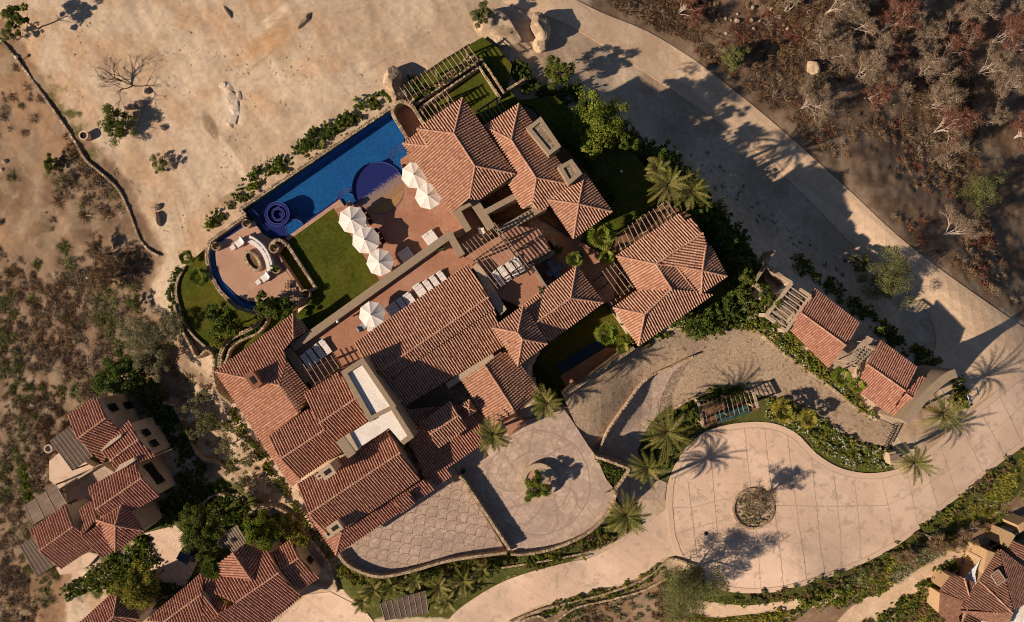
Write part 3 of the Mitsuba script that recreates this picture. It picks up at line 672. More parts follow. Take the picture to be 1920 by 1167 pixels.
def wall_core(path3, width, depth):
    p = np.asarray(path3, float); d = np.gradient(p[:, :2], axis=0); d /= np.linalg.norm(d, axis=1, keepdims=True) + 1e-9
    n = np.c_[-d[:, 1], d[:, 0], d[:, 0] * 0] * width / 2
    dep = np.broadcast_to(np.asarray(depth, float), (len(p),))[:, None] * [0, 0, 1.0]
    m = len(p); v = np.vstack([p + n, p - n, p - n - dep, p + n - dep])
    i = np.arange(m - 1); q = []
    for a, b in ((0, 1), (1, 2), (2, 3), (3, 0)): q.append(np.stack([a * m + i, a * m + i + 1, b * m + i + 1, b * m + i], 1))
    q.append(np.array([[0, m, 2 * m, 3 * m], [m - 1, 4 * m - 1, 3 * m - 1, 2 * m - 1]]))
    mb = MB(); mb.add(v, np.vstack(q)[:, ::-1]); return mb
def stone_wall(label, px, ztop, width=.55, depth=2.5, rel=False, smooth=0, size=.34, name='stone_wall', core='m_stone', group=None, cat='wall', caps=True):
    if smooth: px = spline(px, smooth)
    p = np.array([(G(x, y, ztop) if rel else P(x, y, ztop if np.isscalar(ztop) else ztop[min(k, len(ztop) - 1)])) for k, (x, y) in enumerate(px)])
    t = thing(name, label, cat, group)
    obj('core', wall_core(p, width * .94, depth), core, t)
    if caps: obj('cap_stone', stones_along(p, width, np.random.default_rng(len(USED)), size), 'm_vertex', t, stuff=True)
    return t
stone_wall('long rubble infinity edge wall along the pool and round the fire terrace', [(740, 197), (449, 393), (461, 404), (394, 452), (388, 470), (388, 487), (394, 514), (411, 545), (442, 575), (463, 583), (487, 588), (497, 586)], .0, .55, 3.2)
stone_wall('U shaped rubble wall at the top end of the pool', spline([(764, 260), (750, 238), (737, 216), (737, 203), (743, 194), (755, 190), (768, 194), (777, 204), (785, 218), (795, 233)], 3), 1.5, .48, 2.5, name='arched_stone_wall')
slab('arch_floor', 'shaded floor inside the U shaped wall', poly([(764, 258), (740, 216), (740, 200), (755, 192), (772, 200), (795, 233), (783, 248)]), .02, -2, 'm_terracotta')
stone_wall('wide curved rubble wall of the S shaped planter', spline([(490, 593), (484, 607), (466, 619), (448, 627), (431, 637), (419, 651), (413, 667), (411, 688)], 4), -.7, .55, 2.0, name='curved_stone_wall')
stone_wall('narrow curved rubble wall on the house side of the S shaped planter', spline([(503, 594), (498, 608), (483, 625), (462, 634), (445, 643), (431, 656), (425, 673), (422, 680)], 4), -.9, .32, 1.6, name='curved_stone_wall')
stone_wall('rubble garden wall winding along the lower left of the villa', spline([(326, 571), (334, 598), (343, 623), (356, 648), (370, 671), (387, 657), (400, 673), (400, 708), (408, 736), (432, 757)], 4), -1.3, .35, 4.0, name='garden_wall')
stone_wall('outer rubble wall of the lower lawn', spline([(345, 500), (331, 530), (331, 560), (345, 605), (362, 630), (384, 650)], 4), -1.5, .3, 3.5, name='garden_wall', caps=False)
stone_wall('right rubble wall of the narrow lily basin', [(536, 455), (592, 541)], .55, .42, 2.8, name='basin_wall')
stone_wall('left pink wall of the narrow lily basin', [(520, 478), (565, 547)], .35, .3, 2.6, name='basin_wall', core='m_pink_paving', caps=False)
stone_wall('short rubble wall closing the lily basin at the lower end', [(590, 541), (572, 550)], .5, .4, 2.6, name='basin_wall')
stone_wall('rounded rubble wall at the top of the lily basin', spline([(506, 462), (512, 454), (520, 450), (529, 452), (535, 459)], 3), .7, .45, 2.6, name='basin_wall')
stone_wall('low winding boundary wall along the left hillside', spline([(-20, 60), (0, 75), (27, 107), (60, 150), (92, 196), (120, 236), (140, 266), (160, 300), (195, 330), (222, 357), (241, 396), (250, 420), (262, 450), (280, 470), (296, 479)], 3), .28, .34, 1.0, rel=True, name='boundary_wall', size=.4)
stone_wall('outer rubble wall of the L shaped planter north of the pavilion', [(780, 195), (903, 111), (945, 174)], .9, .3, 1.5, name='planter_wall')
stone_wall('inner rubble wall of the L shaped planter north of the pavilion', [(787, 203), (898, 125), (938, 184)], .8, .32, 1.5, name='planter_wall')
stone_wall('short rubble wall at the right end of the L shaped planter', [(944, 173), (984, 148)], .6, .35, 1.5, name='planter_wall')
stone_wall('straight dividing wall between the fan courtyard and the round plaza', [(862, 893), (870, 902), (956, 1032)], 1.0, .42, 1.6, name='courtyard_wall')
stone_wall('curved rubble wall round the far edge of the plaza', spline([(1156, 921), (1146, 953), (1121, 985), (1087, 1009), (1035, 1030), (984, 1040), (958, 1040)], 4), .3, .4, 4.5, name='courtyard_wall')
stone_wall('curved wall below the fan courtyard', spline([(634, 1040), (648, 1058), (668, 1070), (700, 1081), (730, 1081), (778, 1070), (847, 1051), (950, 1037)], 4), .6, .4, 4.5, name='courtyard_wall', caps=False)
stone_wall('rubble wall of the wedge planter beside the plaza', [(1114, 856), (1139, 864), (1181, 880), (1152, 922)], .4, .38, 4.0, name='wedge_planter_wall')
stone_wall('long straight rubble wall beside the cobbled drive', [(1056, 743), (1188, 653)], .9, .5, 6.0, name='drive_wall', size=.3)
stone_wall('low curved kerb wall between the cobbled drive and the ramp', spline([(1303, 668), (1280, 677), (1258, 688), (1225, 703), (1204, 720), (1182, 749), (1147, 798), (1130, 830), (1124, 848)], 4), .9, .24, 4.5, rel=True, name='kerb_wall', core='m_kerb')
stone_wall('low stone kerb below the gate houses', [(1418, 621), (1480, 670), (1545, 717), (1615, 772), (1640, 786)], .25, .4, .8, rel=True, name='kerb_wall', size=.6)
stone_wall('low stone kerb along the planted bank', spline([(1262, 768), (1292, 750), (1332, 735)], 3), .3, .35, .8, rel=True, name='kerb_wall', size=.5)
stone_wall('winding retaining wall above the lower driveway', spline([(880, 1082), (925, 1068), (985, 1058), (1055, 1046), (1120, 1030), (1160, 1010), (1200, 985)], 4), .3, .3, 1.5, rel=True, name='retaining_wall')
stone_wall('low winding wall on the lower side of the driveway', spline([(955, 1167), (1010, 1145), (1060, 1132), (1130, 1115), (1200, 1090), (1240, 1062), (1262, 1048), (1300, 1060)], 4), .35, .32, 1.2, rel=True, name='retaining_wall')
stone_wall('curved double wall at the foot of the slope', spline([(1040, 1167), (1080, 1140), (1130, 1128), (1200, 1110), (1250, 1085)], 4), .4, .3, 1.2, rel=True, name='retaining_wall')
stone_wall('small looping garden wall below the driveway', spline([(975, 1167), (990, 1160), (1010, 1156), (1022, 1162)], 4), .4, .3, 1.2, rel=True, name='retaining_wall')
stone_wall('narrow wall along the lower gravel path', spline([(1928, 990), (1832, 1043), (1762, 1095), (1690, 1143), (1640, 1185)], 4), .4, .3, 1.2, rel=True, name='retaining_wall', core='m_kerb', caps=False)
stone_wall('winding garden wall between the villa and the neighbouring house', spline([(305, 755), (330, 768), (370, 852), (405, 868), (428, 888)], 4), .7, .4, 1.6, rel=True, name='garden_wall')
stone_wall('pale wall beside the lower neighbouring house', spline([(475, 948), (505, 950), (530, 958), (552, 975), (575, 1005), (600, 1035), (615, 1055), (625, 1085), (632, 1110)], 4), .6, .35, 1.6, rel=True, name='garden_wall')
stone_wall('rounded terrace wall behind the neighbouring house', spline([(380, 945), (395, 932), (415, 927), (422, 932)], 3), .8, .35, 1.6, rel=True, name='garden_wall')
# ---------------------------------------------------------------- clay tile roofs
TILE_A = np.array([(.48, .285, .205), (.45, .255, .18), (.51, .32, .235), (.40, .21, .145), (.49, .29, .21)])
TILE_L = np.array([(.46, .25, .18), (.43, .22, .155), (.49, .28, .205), (.38, .18, .125), (.47, .255, .185)])
TILE_B = np.array([(.44, .225, .17), (.41, .20, .15), (.47, .26, .20), (.37, .17, .125), (.45, .235, .18)])
RIDGE = np.array([(.44, .245, .18), (.40, .215, .155), (.48, .285, .21)])
TILE_C = np.array([(.22, .125, .10), (.20, .11, .085), (.25, .15, .12), (.18, .10, .08)])
_a = np.linspace(0, np.pi, 5)
TF = []
for k in range(4): TF += [[k, k + 1, k + 6], [k, k + 6, k + 5]]
TF += [[0, 2, 1], [0, 4, 2], [4, 3, 2]]
TF = np.array(TF)[:, ::-1]
def tiles(org, U, V, N, L, r1, r2, lift, cols):
    "half-round tiles: org lower end centre, V up the slope, U across, N out"
    m = len(org)
    cu, cn = np.array([-1, -.76, 0, .76, 1.0]), np.array([0, .74, 1.16, .74, 0])
    lo = org[:, None] + r1 * cu[None, :, None] * U[:, None] + (r1 * .92 * cn[None, :, None] + lift) * N[:, None]
    hi = org[:, None] + L[:, None, None] * V[:, None] + r2 * cu[None, :, None] * U[:, None] + (r2 * .92 * cn[None, :, None]) * N[:, None]
    v = np.concatenate([lo, hi], 1).reshape(-1, 3)
    f = (TF[None] + (np.arange(m) * 10)[:, None, None]).reshape(-1, 3)
    return v, f, np.repeat(cols, 10, 0)

def roof(t, faces, pitch=.34, tl=.44, pal=TILE_A, seed=1, base='m_roof_base', walls=None, wall_mat='m_stucco', wall_in=.55, wall_floor=-3.0, caps=True, name='roof', eave_mark=None):
    """faces: lists of (px, py, z); the first two corners of each are its eave. One part 'roof' with its tiles and ridge tiles as sub-parts."""
    rng = np.random.default_rng(seed)
    F3 = [np.array([P(*c) for c in f]) for f in faces]
    for p in F3:                      # each face is one true plane
        q = p - p.mean(0); sl = np.linalg.lstsq(np.c_[q[:, :2], np.ones(len(q))], q[:, 2], rcond=None)[0]
        p[:, 2] = p[:, 2].mean() + np.c_[q[:, :2], np.ones(len(q))] @ sl
    mb = MB()
    for p in F3: mb.solid(p, .14)
    key = obj(name, mb, base, t)
    O, UU, VV, NN, LL, CC = [], [], [], [], [], []
    for p in F3:
        c = p.mean(0); q = p - c
        A = np.c_[q[:, :2], np.ones(len(q))]
        s = np.linalg.lstsq(A, q[:, 2], rcond=None)[0]
        n = np.array([-s[0], -s[1], 1.0]); n /= np.linalg.norm(n)
        u = p[1] - p[0]; u -= n * (u @ n); u /= np.linalg.norm(u); v = np.cross(n, u)
        if (q @ v).max() * 0 + ((p[2:] - p[0]) @ v).mean() < 0: u, v = -u, -v
        pg = Polygon(np.c_[q @ u, q @ v]).buffer(0)
        x0, y0, x1, y1 = pg.bounds
        for x in np.arange(x0 + pitch * .5, x1, pitch):
            seg = pg.intersection(LineString([(x, y0 - 1), (x, y1 + 1)]))
            for g in (seg.geoms if hasattr(seg, 'geoms') else [seg]):
                if g.is_empty or g.geom_type != 'LineString': continue
                ys = sorted(k[1] for k in g.coords); a, b = ys[0] - .06, ys[-1]
                if b - a < .12: continue
                st = np.arange(a, b - .08, tl * .86); ln = np.minimum(tl, b - st)
                m = len(st)
                O.append(c + u * (x + rng.normal(0, .008, m))[:, None] + v * st[:, None] + n * .005)
                ang = rng.normal(0, .01, m)
                UU.append(u * np.cos(ang)[:, None] + v * np.sin(ang)[:, None]); VV.append(v * np.cos(ang)[:, None] - u * np.sin(ang)[:, None])
                NN.append(np.repeat(n[None], m, 0)); LL.append(ln)
                cc = pal[rng.integers(len(pal), size=m)] * np.clip(rng.normal(1, .055, (m, 1)), .8, 1.16) * rng.uniform(.95, 1.04)
                odd = rng.random(m) < .05; cc[odd] *= rng.uniform(.62, 1.22, (odd.sum(), 1))
                CC.append(cc)
    if O:
        O, UU, VV, NN, LL, CC = (np.concatenate(k) for k in (O, UU, VV, NN, LL, CC))
        v, f, cc = tiles(O, UU, VV, NN, LL, pitch * .32, pitch * .28, .03, CC)
        obj('roof_tile', (v, f), 'm_vertex', key, color=cc, stuff=True)
    # ridge tiles along the edges that two faces share and that stand out
    if caps:
        E = {}
        for fi, f in enumerate(faces):
            for k in range(len(f)):
                a, b = f[k], f[(k + 1) % len(f)]
                E.setdefault(frozenset([tuple(a[:2]), tuple(b[:2])]), []).append((fi, a, b))
        O, UU, VV, NN, LL, CC = [], [], [], [], [], []
        for e in E.values():
            if len(e) != 2: continue
            a, b = P(*e[0][1]), P(*e[0][2])
            if a[2] > b[2]: a, b = b, a
            ca, cb = F3[e[0][0]].mean(0), F3[e[1][0]].mean(0)
            mid = (a + b) / 2
            if ca[2] > mid[2] + .35 and cb[2] > mid[2] + .35: continue
            d = b - a; L = np.linalg.norm(d)
            if L < .3: continue
            d /= L; n = np.array([0, 0, 1.0]) - d * d[2]; n /= np.linalg.norm(n); u = np.cross(d, n)
            st = np.arange(0, L - .1, .40); m = len(st)
            O.append(a + d * st[:, None] + n * .05); UU.append(np.repeat(u[None], m, 0)); VV.append(np.repeat(d[None], m, 0)); NN.append(np.repeat(n[None], m, 0))
            LL.append(np.minimum(.46, L - st)); CC.append(RIDGE[rng.integers(len(RIDGE), size=m)] * rng.uniform(.85, 1.1, (m, 1)))
        if O:
            O, UU, VV, NN, LL, CC = (np.concatenate(k) for k in (O, UU, VV, NN, LL, CC))
            v, f, cc = tiles(O, UU, VV, NN, LL, .135, .115, .03, CC)
            obj('ridge_tile', (v, f), 'm_vertex', key, color=cc, stuff=True)
    if walls is not None:
        fp = unary_union([Polygon(p[:, :2]).buffer(.02) for p in F3]).buffer(-wall_in)
        mb = MB()
        for p in F3:
            c = p.mean(0); q = p - c
            s = np.linalg.lstsq(np.c_[q[:, :2], np.ones(len(q))], q[:, 2], rcond=None)[0]
            g = Polygon(p[:, :2]).buffer(.03).intersection(fp)
            for h in (g.geoms if hasattr(g, 'geoms') else [g]):
                if h.geom_type != 'Polygon' or h.area < .05: continue
                m2 = MB(); m2.prism(h, 0, 1); (v, f), cc = m2.get()
                top = v[:, 2] > .5
                v[:, 2] = np.where(top, c[2] + (v[:, :2] - c[:2]) @ s[:2] + s[2] - .2, walls)
                mb.add(v, f)
        obj('wall', mb, wall_mat, t)
    return key

def parapet(t, px, z, th, depth, mat='m_parapet', closed=False, name='parapet'):
    p = np.array([P(x, y, z) for x, y in px])
    ls = LineString(p[:, :2]) if not closed else shapely.LinearRing(p[:, :2])
    mb = MB(); mb.prism(ls.buffer(th / 2, cap_style='flat', join_style='mitre'), z - depth, z)
    return obj(name, mb, mat, t)

# ---- the two pavilions by the pool
pa = thing('pool_pavilion', 'hip roofed pavilion with terracotta tiles at the upper end of the pool', 'house')
d = .6
NL, NT, R1, R2, SE, Sc, Sh, Wb, Wt, mm, tt = ((781.7, 242.3, 5.4 + d), (867.4, 184, 5.4 + d), (851.1, 250.8, 6.6 + d), (890.6, 311.7, 6.6 + d), (965.1, 326.3, 5.2 + d), (898, 374, 5.2 + d), (880.5, 372, 5.4 + d), (848, 399.7, 4.3 + d),
                                              (755.1, 269.7, 4.3 + d), (803, 274.5, 5.2 + d), (784.8, 247.4, 5.2 + d))
roof(pa, [[NL, NT, R1], [NT, SE, R2, R1], [SE, Sc, Sh, R2], [Wt, Wb, Sh, R2, R1, NL, tt, mm], [Wt, tt, mm]], seed=1, walls=-2.0)
pb = thing('garden_pavilion', 'hip roofed pavilion with two gravel roof wells right of the pool pavilion', 'house')
roof(pb, [[(908, 237, 5.0), (973, 195, 5.4), (958.6, 262.8, 6.7)], [(973, 195, 5.4), (1078, 348, 5.4), (1005.4, 334, 6.7), (958.6, 262.8, 6.7)],
          [(1078, 348, 5.4), (1014, 396, 5.2), (998, 384, 5.3), (1005.4, 334, 6.7)], [(906, 258, 4.9), (979, 391, 4.9), (998, 384, 5.3), (1005.4, 334, 6.7), (958.6, 262.8, 6.7), (908, 237, 5.0)]], seed=2, walls=-2.0)
roof(pb, [[(1096, 326, 5.35), (1147, 397, 5.35), (1085, 383, 6.5)], [(1147, 397, 5.35), (1075, 448, 5.35), (1085, 383, 6.5)], [(1075, 448, 5.35), (1026, 375, 5.35), (1085, 383, 6.5)], [(1026, 375, 5.35), (1096, 326, 5.35), (1085, 383, 6.5)]], seed=3, walls=-2.0)
for a in ([(992, 241), (1013, 224), (1047, 274), (1030, 287)], [(1051, 314), (1071, 303), (1087, 325), (1067, 342)]):
    parapet(pb, a, 6.9, .5, 2.6, closed=True, name='roof_well')
    mb = MB(); mb.prism(poly(a, 6.0), 3.5, 6.68); obj('gravel_bed', mb, 'm_pebble', pb)
# ---- main house
vi = thing('villa', 'large terracotta roofed main villa with white roof decks', 'house')
H = dict(a=(662, 645, 4.7), b=(878, 496, 4.7), c=(916, 557.7, 6.25), d=(701, 704.3, 6.25))
roof(vi, [[H['a'], H['b'], H['c'], H['d']], [(712.5, 720.5, 5.8), (928, 577.4, 5.8), H['c'], H['d']]], seed=4, walls=-1.0, pitch=.345)
roof(vi, [[(745, 769, 4.1), (945, 648, 4.1), (927, 579, 5.5), (712, 722, 5.5)]], seed=5, walls=-1.0, pitch=.345)
parapet(vi, [(838, 724), (925, 667)], 3.9, .8, 4, mat='m_stucco', name='ledge')
te, tr = 5.9, 7.1
tw = [(981, 574, te), (1026, 644.7, te), (970.8, 685.4, te), (924, 615, te), (970.8, 623.7, tr), (979.4, 636.6, tr)]
roof(vi, [[tw[0], tw[1], tw[5], tw[4]], [tw[1], tw[2], tw[5]], [tw[2], tw[3], tw[4], tw[5]], [tw[3], tw[0], tw[4]]], seed=6, walls=-1.0)
E1 = dict(a=(984, 570, 4.2), b=(1080.5, 499.4, 4.2), r=(1070, 559.4, 5.6), l=(1000, 609, 5.6), c=(1130, 568, 4.2), d=(1030, 640, 4.2))
roof(vi, [[E1['a'], E1['b'], E1['r'], E1['l']], [E1['b'], E1['c'], E1['r']], [E1['c'], E1['d'], E1['l'], E1['r']]], seed=7, walls=-1.0)
# left wing
roof(vi, [[(404, 697, 3.6), (549.7, 588.6, 3.6), (551, 636, 4.6), (531, 658, 4.85), (537.7, 677, 5.2), (525.7, 723, 5.9)], [(549.7, 588.6, 3.6), (572.8, 623.7, 3.6), (551, 636, 4.6)],
          [(538, 678, 5.15), (580, 735, 5.1), (573, 750, 5.3), (561, 776, 5.9), (525.7, 723, 5.9)], [(404, 697, 3.6), (547, 913, 3.6), (563, 901, 4.1), (504, 818.6, 4.0), (560.6, 775.7, 5.85), (525.7, 723, 5.9)]], seed=8, pal=TILE_L, walls=-5.0)
roof(vi, [[(569, 740, 5.9), (634, 699, 5.9), (673, 743, 7.5), (598.3, 794.6, 7.5)], [(633, 826, 6.2), (695, 784, 6.2), (673, 743, 7.5), (598.3, 794.6, 7.5), (612, 806, 7.2)]], seed=9, pal=TILE_L, walls=-1.0)
roof(vi, [[(504, 818.6, 5.7), (580, 767, 5.7), (609.4, 805.7, 6.95), (525.4, 861.4, 6.95)], [(561, 899, 5.6), (645, 843.4, 5.6), (633, 826, 6.2), (609.4, 805.7, 6.95), (525.4, 861.4, 6.95)]], seed=10, pal=TILE_L, walls=-3.0)
roof(vi, [[(556, 909, 5.5), (726, 807, 5.5), (750.8, 848.6, 6.9), (579, 963.7, 6.9)], [(618, 1009, 5.3), (788.5, 897.5, 5.3), (750.8, 848.6, 6.9), (579, 963.7, 6.9)]], seed=11, pal=TILE_L, walls=-3.0)
roof(vi, [[(630, 1040, 3.2), (815, 916.6, 3.2), (795, 898, 3.8), (705, 956, 3.9), (641, 997, 3.9)], [(577, 962, 3.2), (630, 1040, 3.2), (641, 997, 3.9), (612, 990, 3.9)]], seed=12, walls=-3.0, pal=TILE_B)
roof(vi, [[(751.4, 963, 3.9), (779, 942.5, 3.9), (766, 922, 4.5), (738, 942, 4.5)]], seed=13, name='canopy', pal=TILE_B)
def skirt(p): return (p[0], p[1], 4.2 - .15 * ((p[0] - 748) * .574 + (p[1] - 772) * .819) / 14)
roof(vi, [[skirt(p) for p in [(838, 878), (908, 829), (900, 800), (868, 758), (748, 770), (795, 895), (820, 911), (846, 893)]]], seed=14, walls=-2.0, pal=TILE_B)
roof(vi, [[(789, 793, 5.0), (845, 753, 5.0), (860.6, 779, 5.7), (805.7, 815, 5.7)], [(822, 840, 5.0), (877, 801, 5.0), (860.6, 779, 5.7), (805.7, 815, 5.7)]], seed=15, walls=2.0)
roof(vi, [[(866.6, 760, 4.6), (880, 750, 4.6), (880, 766, 5.2)], [(880, 750, 4.6), (892, 769.5, 4.6), (880, 766, 5.2)], [(892, 769.5, 4.6), (880, 779, 4.6), (880, 766, 5.2)], [(880, 779, 4.6), (866.6, 760, 4.6), (880, 766, 5.2)]], seed=16, walls=2.0, wall_in=.15, name='lantern_roof', pitch=.3)
roof(vi, [[(866, 714, 3.8), (924, 801, 3.8), (967, 774, 5.1), (909, 684.5, 5.1)], [(958, 662, 3.7), (1015, 738, 3.7), (967, 774, 5.1), (909, 684.5, 5.1), (938, 662, 4.2)]], seed=17, walls=-2.0)
mb = MB(); mb.prism(poly([(944, 793), (968, 780), (988, 796), (955, 821)], 2.6), -1, 2.6); obj('porch', mb, 'm_terracotta', vi)
parapet(vi, [(548, 652), (843, 441)], 3.55, 1.0, 4.2, name='terrace_parapet')
parapet(vi, [(843 - 2.5, 437), (866, 480)], 3.55, .95, 4.2, name='terrace_parapet')
parapet(vi, [(538, 655), (578, 716)], 3.56, 1.0, 4.2, name='terrace_parapet')
parapet(vi, [(575, 704), (591, 729)], 3.0, .5, 3.4, name='terrace_parapet')
# rounded stair parapet
out = poly([(847.4, 394.6), (877, 376), (884, 373.5), (893.7, 374), (899, 378), (929, 425), (916, 434.5), (883.5, 385.5), (864.6, 396), (884, 429.7), (873.5, 436.5)], 3.2)
mb = MB(); mb.prism(out, -1, 3.2); obj('stair_parapet', mb, 'm_parapet', vi)
mb = MB(); mb.prism(poly([(849, 441), (870, 427), (876, 436), (853, 450)], 2.0), -1, 2.0); obj('step_block', mb, 'm_parapet', vi)
mb = MB(); mb.prism(poly([(905, 505), (938, 560), (950, 580), (938, 592), (922, 566), (914, 552), (886, 500), (893, 493)], 4.9), 0, 4.9); obj('side_block', mb, 'm_stucco', vi)
parapet(vi, [(910, 398), (1000, 350)], 3.6, .75, 4.2, name='court_parapet')
parapet(vi, [(935, 436), (1022, 385)], 3.6, 1.0, 4.0, name='court_parapet')
parapet(vi, [(997, 498), (1034, 555)], 4.3, .4, 4.5, name='terrace_parapet')
parapet(vi, [(1003, 495), (1048, 468), (1033, 447)], 2.6, .5, 2.8, name='patio_parapet')
# white roof decks with parapets
zf, zp = 8.1, 8.45
deck1 = poly([(642, 699), (682, 676), (743, 765), (698, 791)], zp)
deck2 = poly([(634, 826), (692, 789), (737, 766), (774, 818), (752, 834), (728, 806), (672, 843), (655, 858)], zp)
mb = MB(); mb.prism(deck1.buffer(-.1).union(deck2.buffer(-.1)), 2.0, zf); obj('white_deck', mb, 'm_white_deck', vi)
for pts, th in (([(697, 790), (645, 699), (679, 677), (739, 765)], .62), ([(692, 786), (738, 763)], .5), ([(737, 766), (770, 819), (754, 831)], .6), ([(637, 824), (660, 855)], 1.2)):
    parapet(vi, pts, zp, th, 6.6, name='deck_parapet')
mb = MB(); mb.prism(poly([(640, 822), (655, 812), (672, 843), (662, 850)], 8.4), 5, 8.4); obj('deck_step', mb, 'm_stucco', vi)
def chimney(t, px, py, z, w, l, base, yaw=-.61, cap=True, pots=0, mat='m_stucco'):
    c = P(px, py, z); mb = MB(); mb.box([c[0], c[1], (z + base) / 2], (l, w, z - base), yaw=-yaw); 
    k = obj('chimney', mb, mat, t)
    m = MB(); m.box([c[0], c[1], z + .06], (l + .22, w + .22, .12), yaw=-yaw); m.box([c[0], c[1], z + .14], (l * .55, w * .5, .06), yaw=-yaw)
    obj('cap', m, 'm_stucco' if cap else 'm_roof_base', k)
    m = MB(); m.box([c[0], c[1], z + .19], (l * .5, w * .45, .03), yaw=-yaw); obj('flue', m, 'm_iron', k)
chimney(vi, 475, 713, 6.6, 1.1, 1.9, 4, yaw=.95, mat='m_roof_base', cap=False)
chimney(vi, 614, 885, 9.0, 1.2, 1.5, 5)
chimney(vi, 600, 892, 6.8, .5, .8, 5)
chimney(vi, 628, 990, 7.0, 1.1, 1.5, 3); chimney(vi, 617, 1000, 5.5, .9, .9, 3)
# dark window on the gable wall of the lower left wing
def ray(px, py): 
    o = np.array([0, 0, CAM_H]); d = P(px, py, 0) - o; return o, d
def wall_window(t, A, B, px, w, hgt, off=.55, name='window', yshift=0):
    "a window on the upright plane through A and B (places), where the photograph shows it"
    A, B = np.asarray(A[:2], float), np.asarray(B[:2], float); u = (B - A) / np.linalg.norm(B - A); n = np.array([-u[1], u[0]])
    o, d = ray(*px); s = ((A - o[:2]) @ n) / (d[:2] @ n); q = o + d * s
    if n @ (-q[:2]) < 0: n = -n
    q[:2] += n * .02
    m = MB(); U3 = np.r_[u, 0]
    m.box(q, (w + .16, .10, hgt + .16), fwd=U3)
    k = obj(name, m, 'm_dark_wood', t)
    m = MB(); q2 = q.copy(); q2[:2] += n * .055; m.box(q2, (w, .03, hgt), fwd=U3); obj('pane', m, 'm_pane', k)
    return q
# ---- guest house
gh = thing('guest_house', 'hip roofed guest house with terracotta tiles on the right of the compound', 'house')
F = dict(a=(1155.4, 480.3, 4.4), b=(1277, 399.7, 4.4), n1=(1287, 415, 4.75), n2=(1296, 410, 4.75), n3=(1318, 437.4, 6.3), r0=(1229, 495.7, 6.3), r1=(1259, 542, 6.3), w=(1193, 540, 4.4), w2=(1197, 545, 4.5), p2=(1316.5, 507.7, 6.1),
         g=(1267, 499, 5.75), g2=(1303, 546, 5.1), k=(1323.4, 459.7, 6.0), k1=(1331, 463, 5.0), k2=(1362, 518, 4.9), s1=(1315, 550, 4.9))
roof(gh, [[F['a'], F['b'], F['n1'], F['n2'], F['n3'], F['r0']], [F['a'], F['w'], F['w2'], F['r1'], F['r0']], [F['g2'], F['g'], F['r0'], F['r1']], [F['g'], F['g2'], F['s1'], F['p2']],
          [F['k'], F['p2'], F['g'], F['r0'], F['n3']], [F['k1'], F['k2'], F['p2'], F['k']], [F['k2'], F['s1'], F['p2']]], seed=20, walls=-4.0)
roof(gh, [[(1150, 577.4, 4.3), (1193, 546, 4.3), (1259, 542, 6.3), (1208.6, 589.4, 6.3)], [(1150, 577.4, 4.3), (1197, 648, 4.3), (1208.6, 589.4, 6.3)], [(1197, 648, 4.3), (1337, 552, 4.3), (1305, 546, 5.1), (1259, 542, 6.3), (1208.6, 589.4, 6.3)]], seed=21, walls=-4.0)
# ---- gate houses
g1 = thing('gate_house', 'upper gate house with a simple gabled tile roof beside the white trellis', 'house')
roof(g1, [[(1527, 541, -.3), (1612, 607, -.3), (1586, 648, .9), (1501, 586, .9)], [(1478, 616, -.3), (1554, 690, -.3), (1586, 648, .9), (1501, 586, .9)]], seed=22, walls=-6, pitch=.31, pal=TILE_B)
g2 = thing('gate_house', 'lower gate house with a gabled tile roof ending at the curved parapet', 'house')
roof(g2, [[(1651, 639, -.6), (1720, 690, -.6), (1697, 733, .5), (1626, 683, .5)], [(1605, 731, -.6), (1668, 777, -.6), (1697, 733, .5), (1626, 683, .5)]], seed=23, walls=-7, pitch=.31, pal=TILE_B)
roof(g2, [[(1727, 705, -1.0), (1745, 718, -1.0), (1718, 752, 0.05), (1698, 738, .05)], [(1671, 776, -1.0), (1694, 791, -1.0), (1718, 752, .05), (1698, 738, .05)]], seed=24, walls=-7, pitch=.31, pal=TILE_B)
cp = thing('curved_parapet_wall', 'tall curved stucco parapet wall at the right end of the lower gate house', 'wall')
ptsT = spline([(1698, 792), (1716, 768), (1735, 744), (1757, 722), (1778, 706), (1793, 700)], 4)
p = np.array([P(x, y, 1.2) for x, y in ptsT])
obj('core', wall_core(p, 1.15, 8.0), 'm_parapet', cp)
# ---- neighbouring house, lower left
nh = thing('neighbour_house', 'cream two storey neighbouring house with stepped red tile roofs at the left edge', 'house')
K = dict(pitch=.37, tl=.5, pal=TILE_B, walls=-9, wall_mat='m_cream', wall_in=.3)
roof(nh, [[(127, 780, .3), (180, 743, .3), (199.5, 784, 1.5), (146, 823, 1.5)], [(192, 868, .1), (226, 808, .3), (199.5, 784, 1.5), (146, 823, 1.5)]], seed=30, **K)
roof(nh, [[(189, 846, .5), (243, 788, .5), (260, 824, 1.5), (206, 865, 1.5)], [(218, 880, .4), (291, 855, .4), (260, 824, 1.5), (206, 865, 1.5)]], seed=31, **K)
roof(nh, [[(165, 915, .3), (254, 866, .3), (266, 896, 1.5), (180, 955.5, 1.5)], [(200, 985, .2), (298, 930, .3), (266, 896, 1.5), (180, 955.5, 1.5)]], seed=32, **K)
roof(nh, [[(150, 955, .1), (172, 941, .1), (182, 972, 1.0), (152, 1008, 1.0)], [(192, 1046, 0), (216, 1030, 0), (190, 980, 1.0), (152, 1008, 1.0)]], seed=33, **K)
roof(nh, [[(231, 938, .6), (270, 995, .6), (216.7, 985.5, 1.9)], [(270, 995, .6), (216.7, 1035, .6), (216.7, 985.5, 1.9)], [(216.7, 1035, .6), (175, 973, .6), (216.7, 985.5, 1.9)], [(175, 973, .6), (231, 938, .6), (216.7, 985.5, 1.9)]], seed=34, **K)
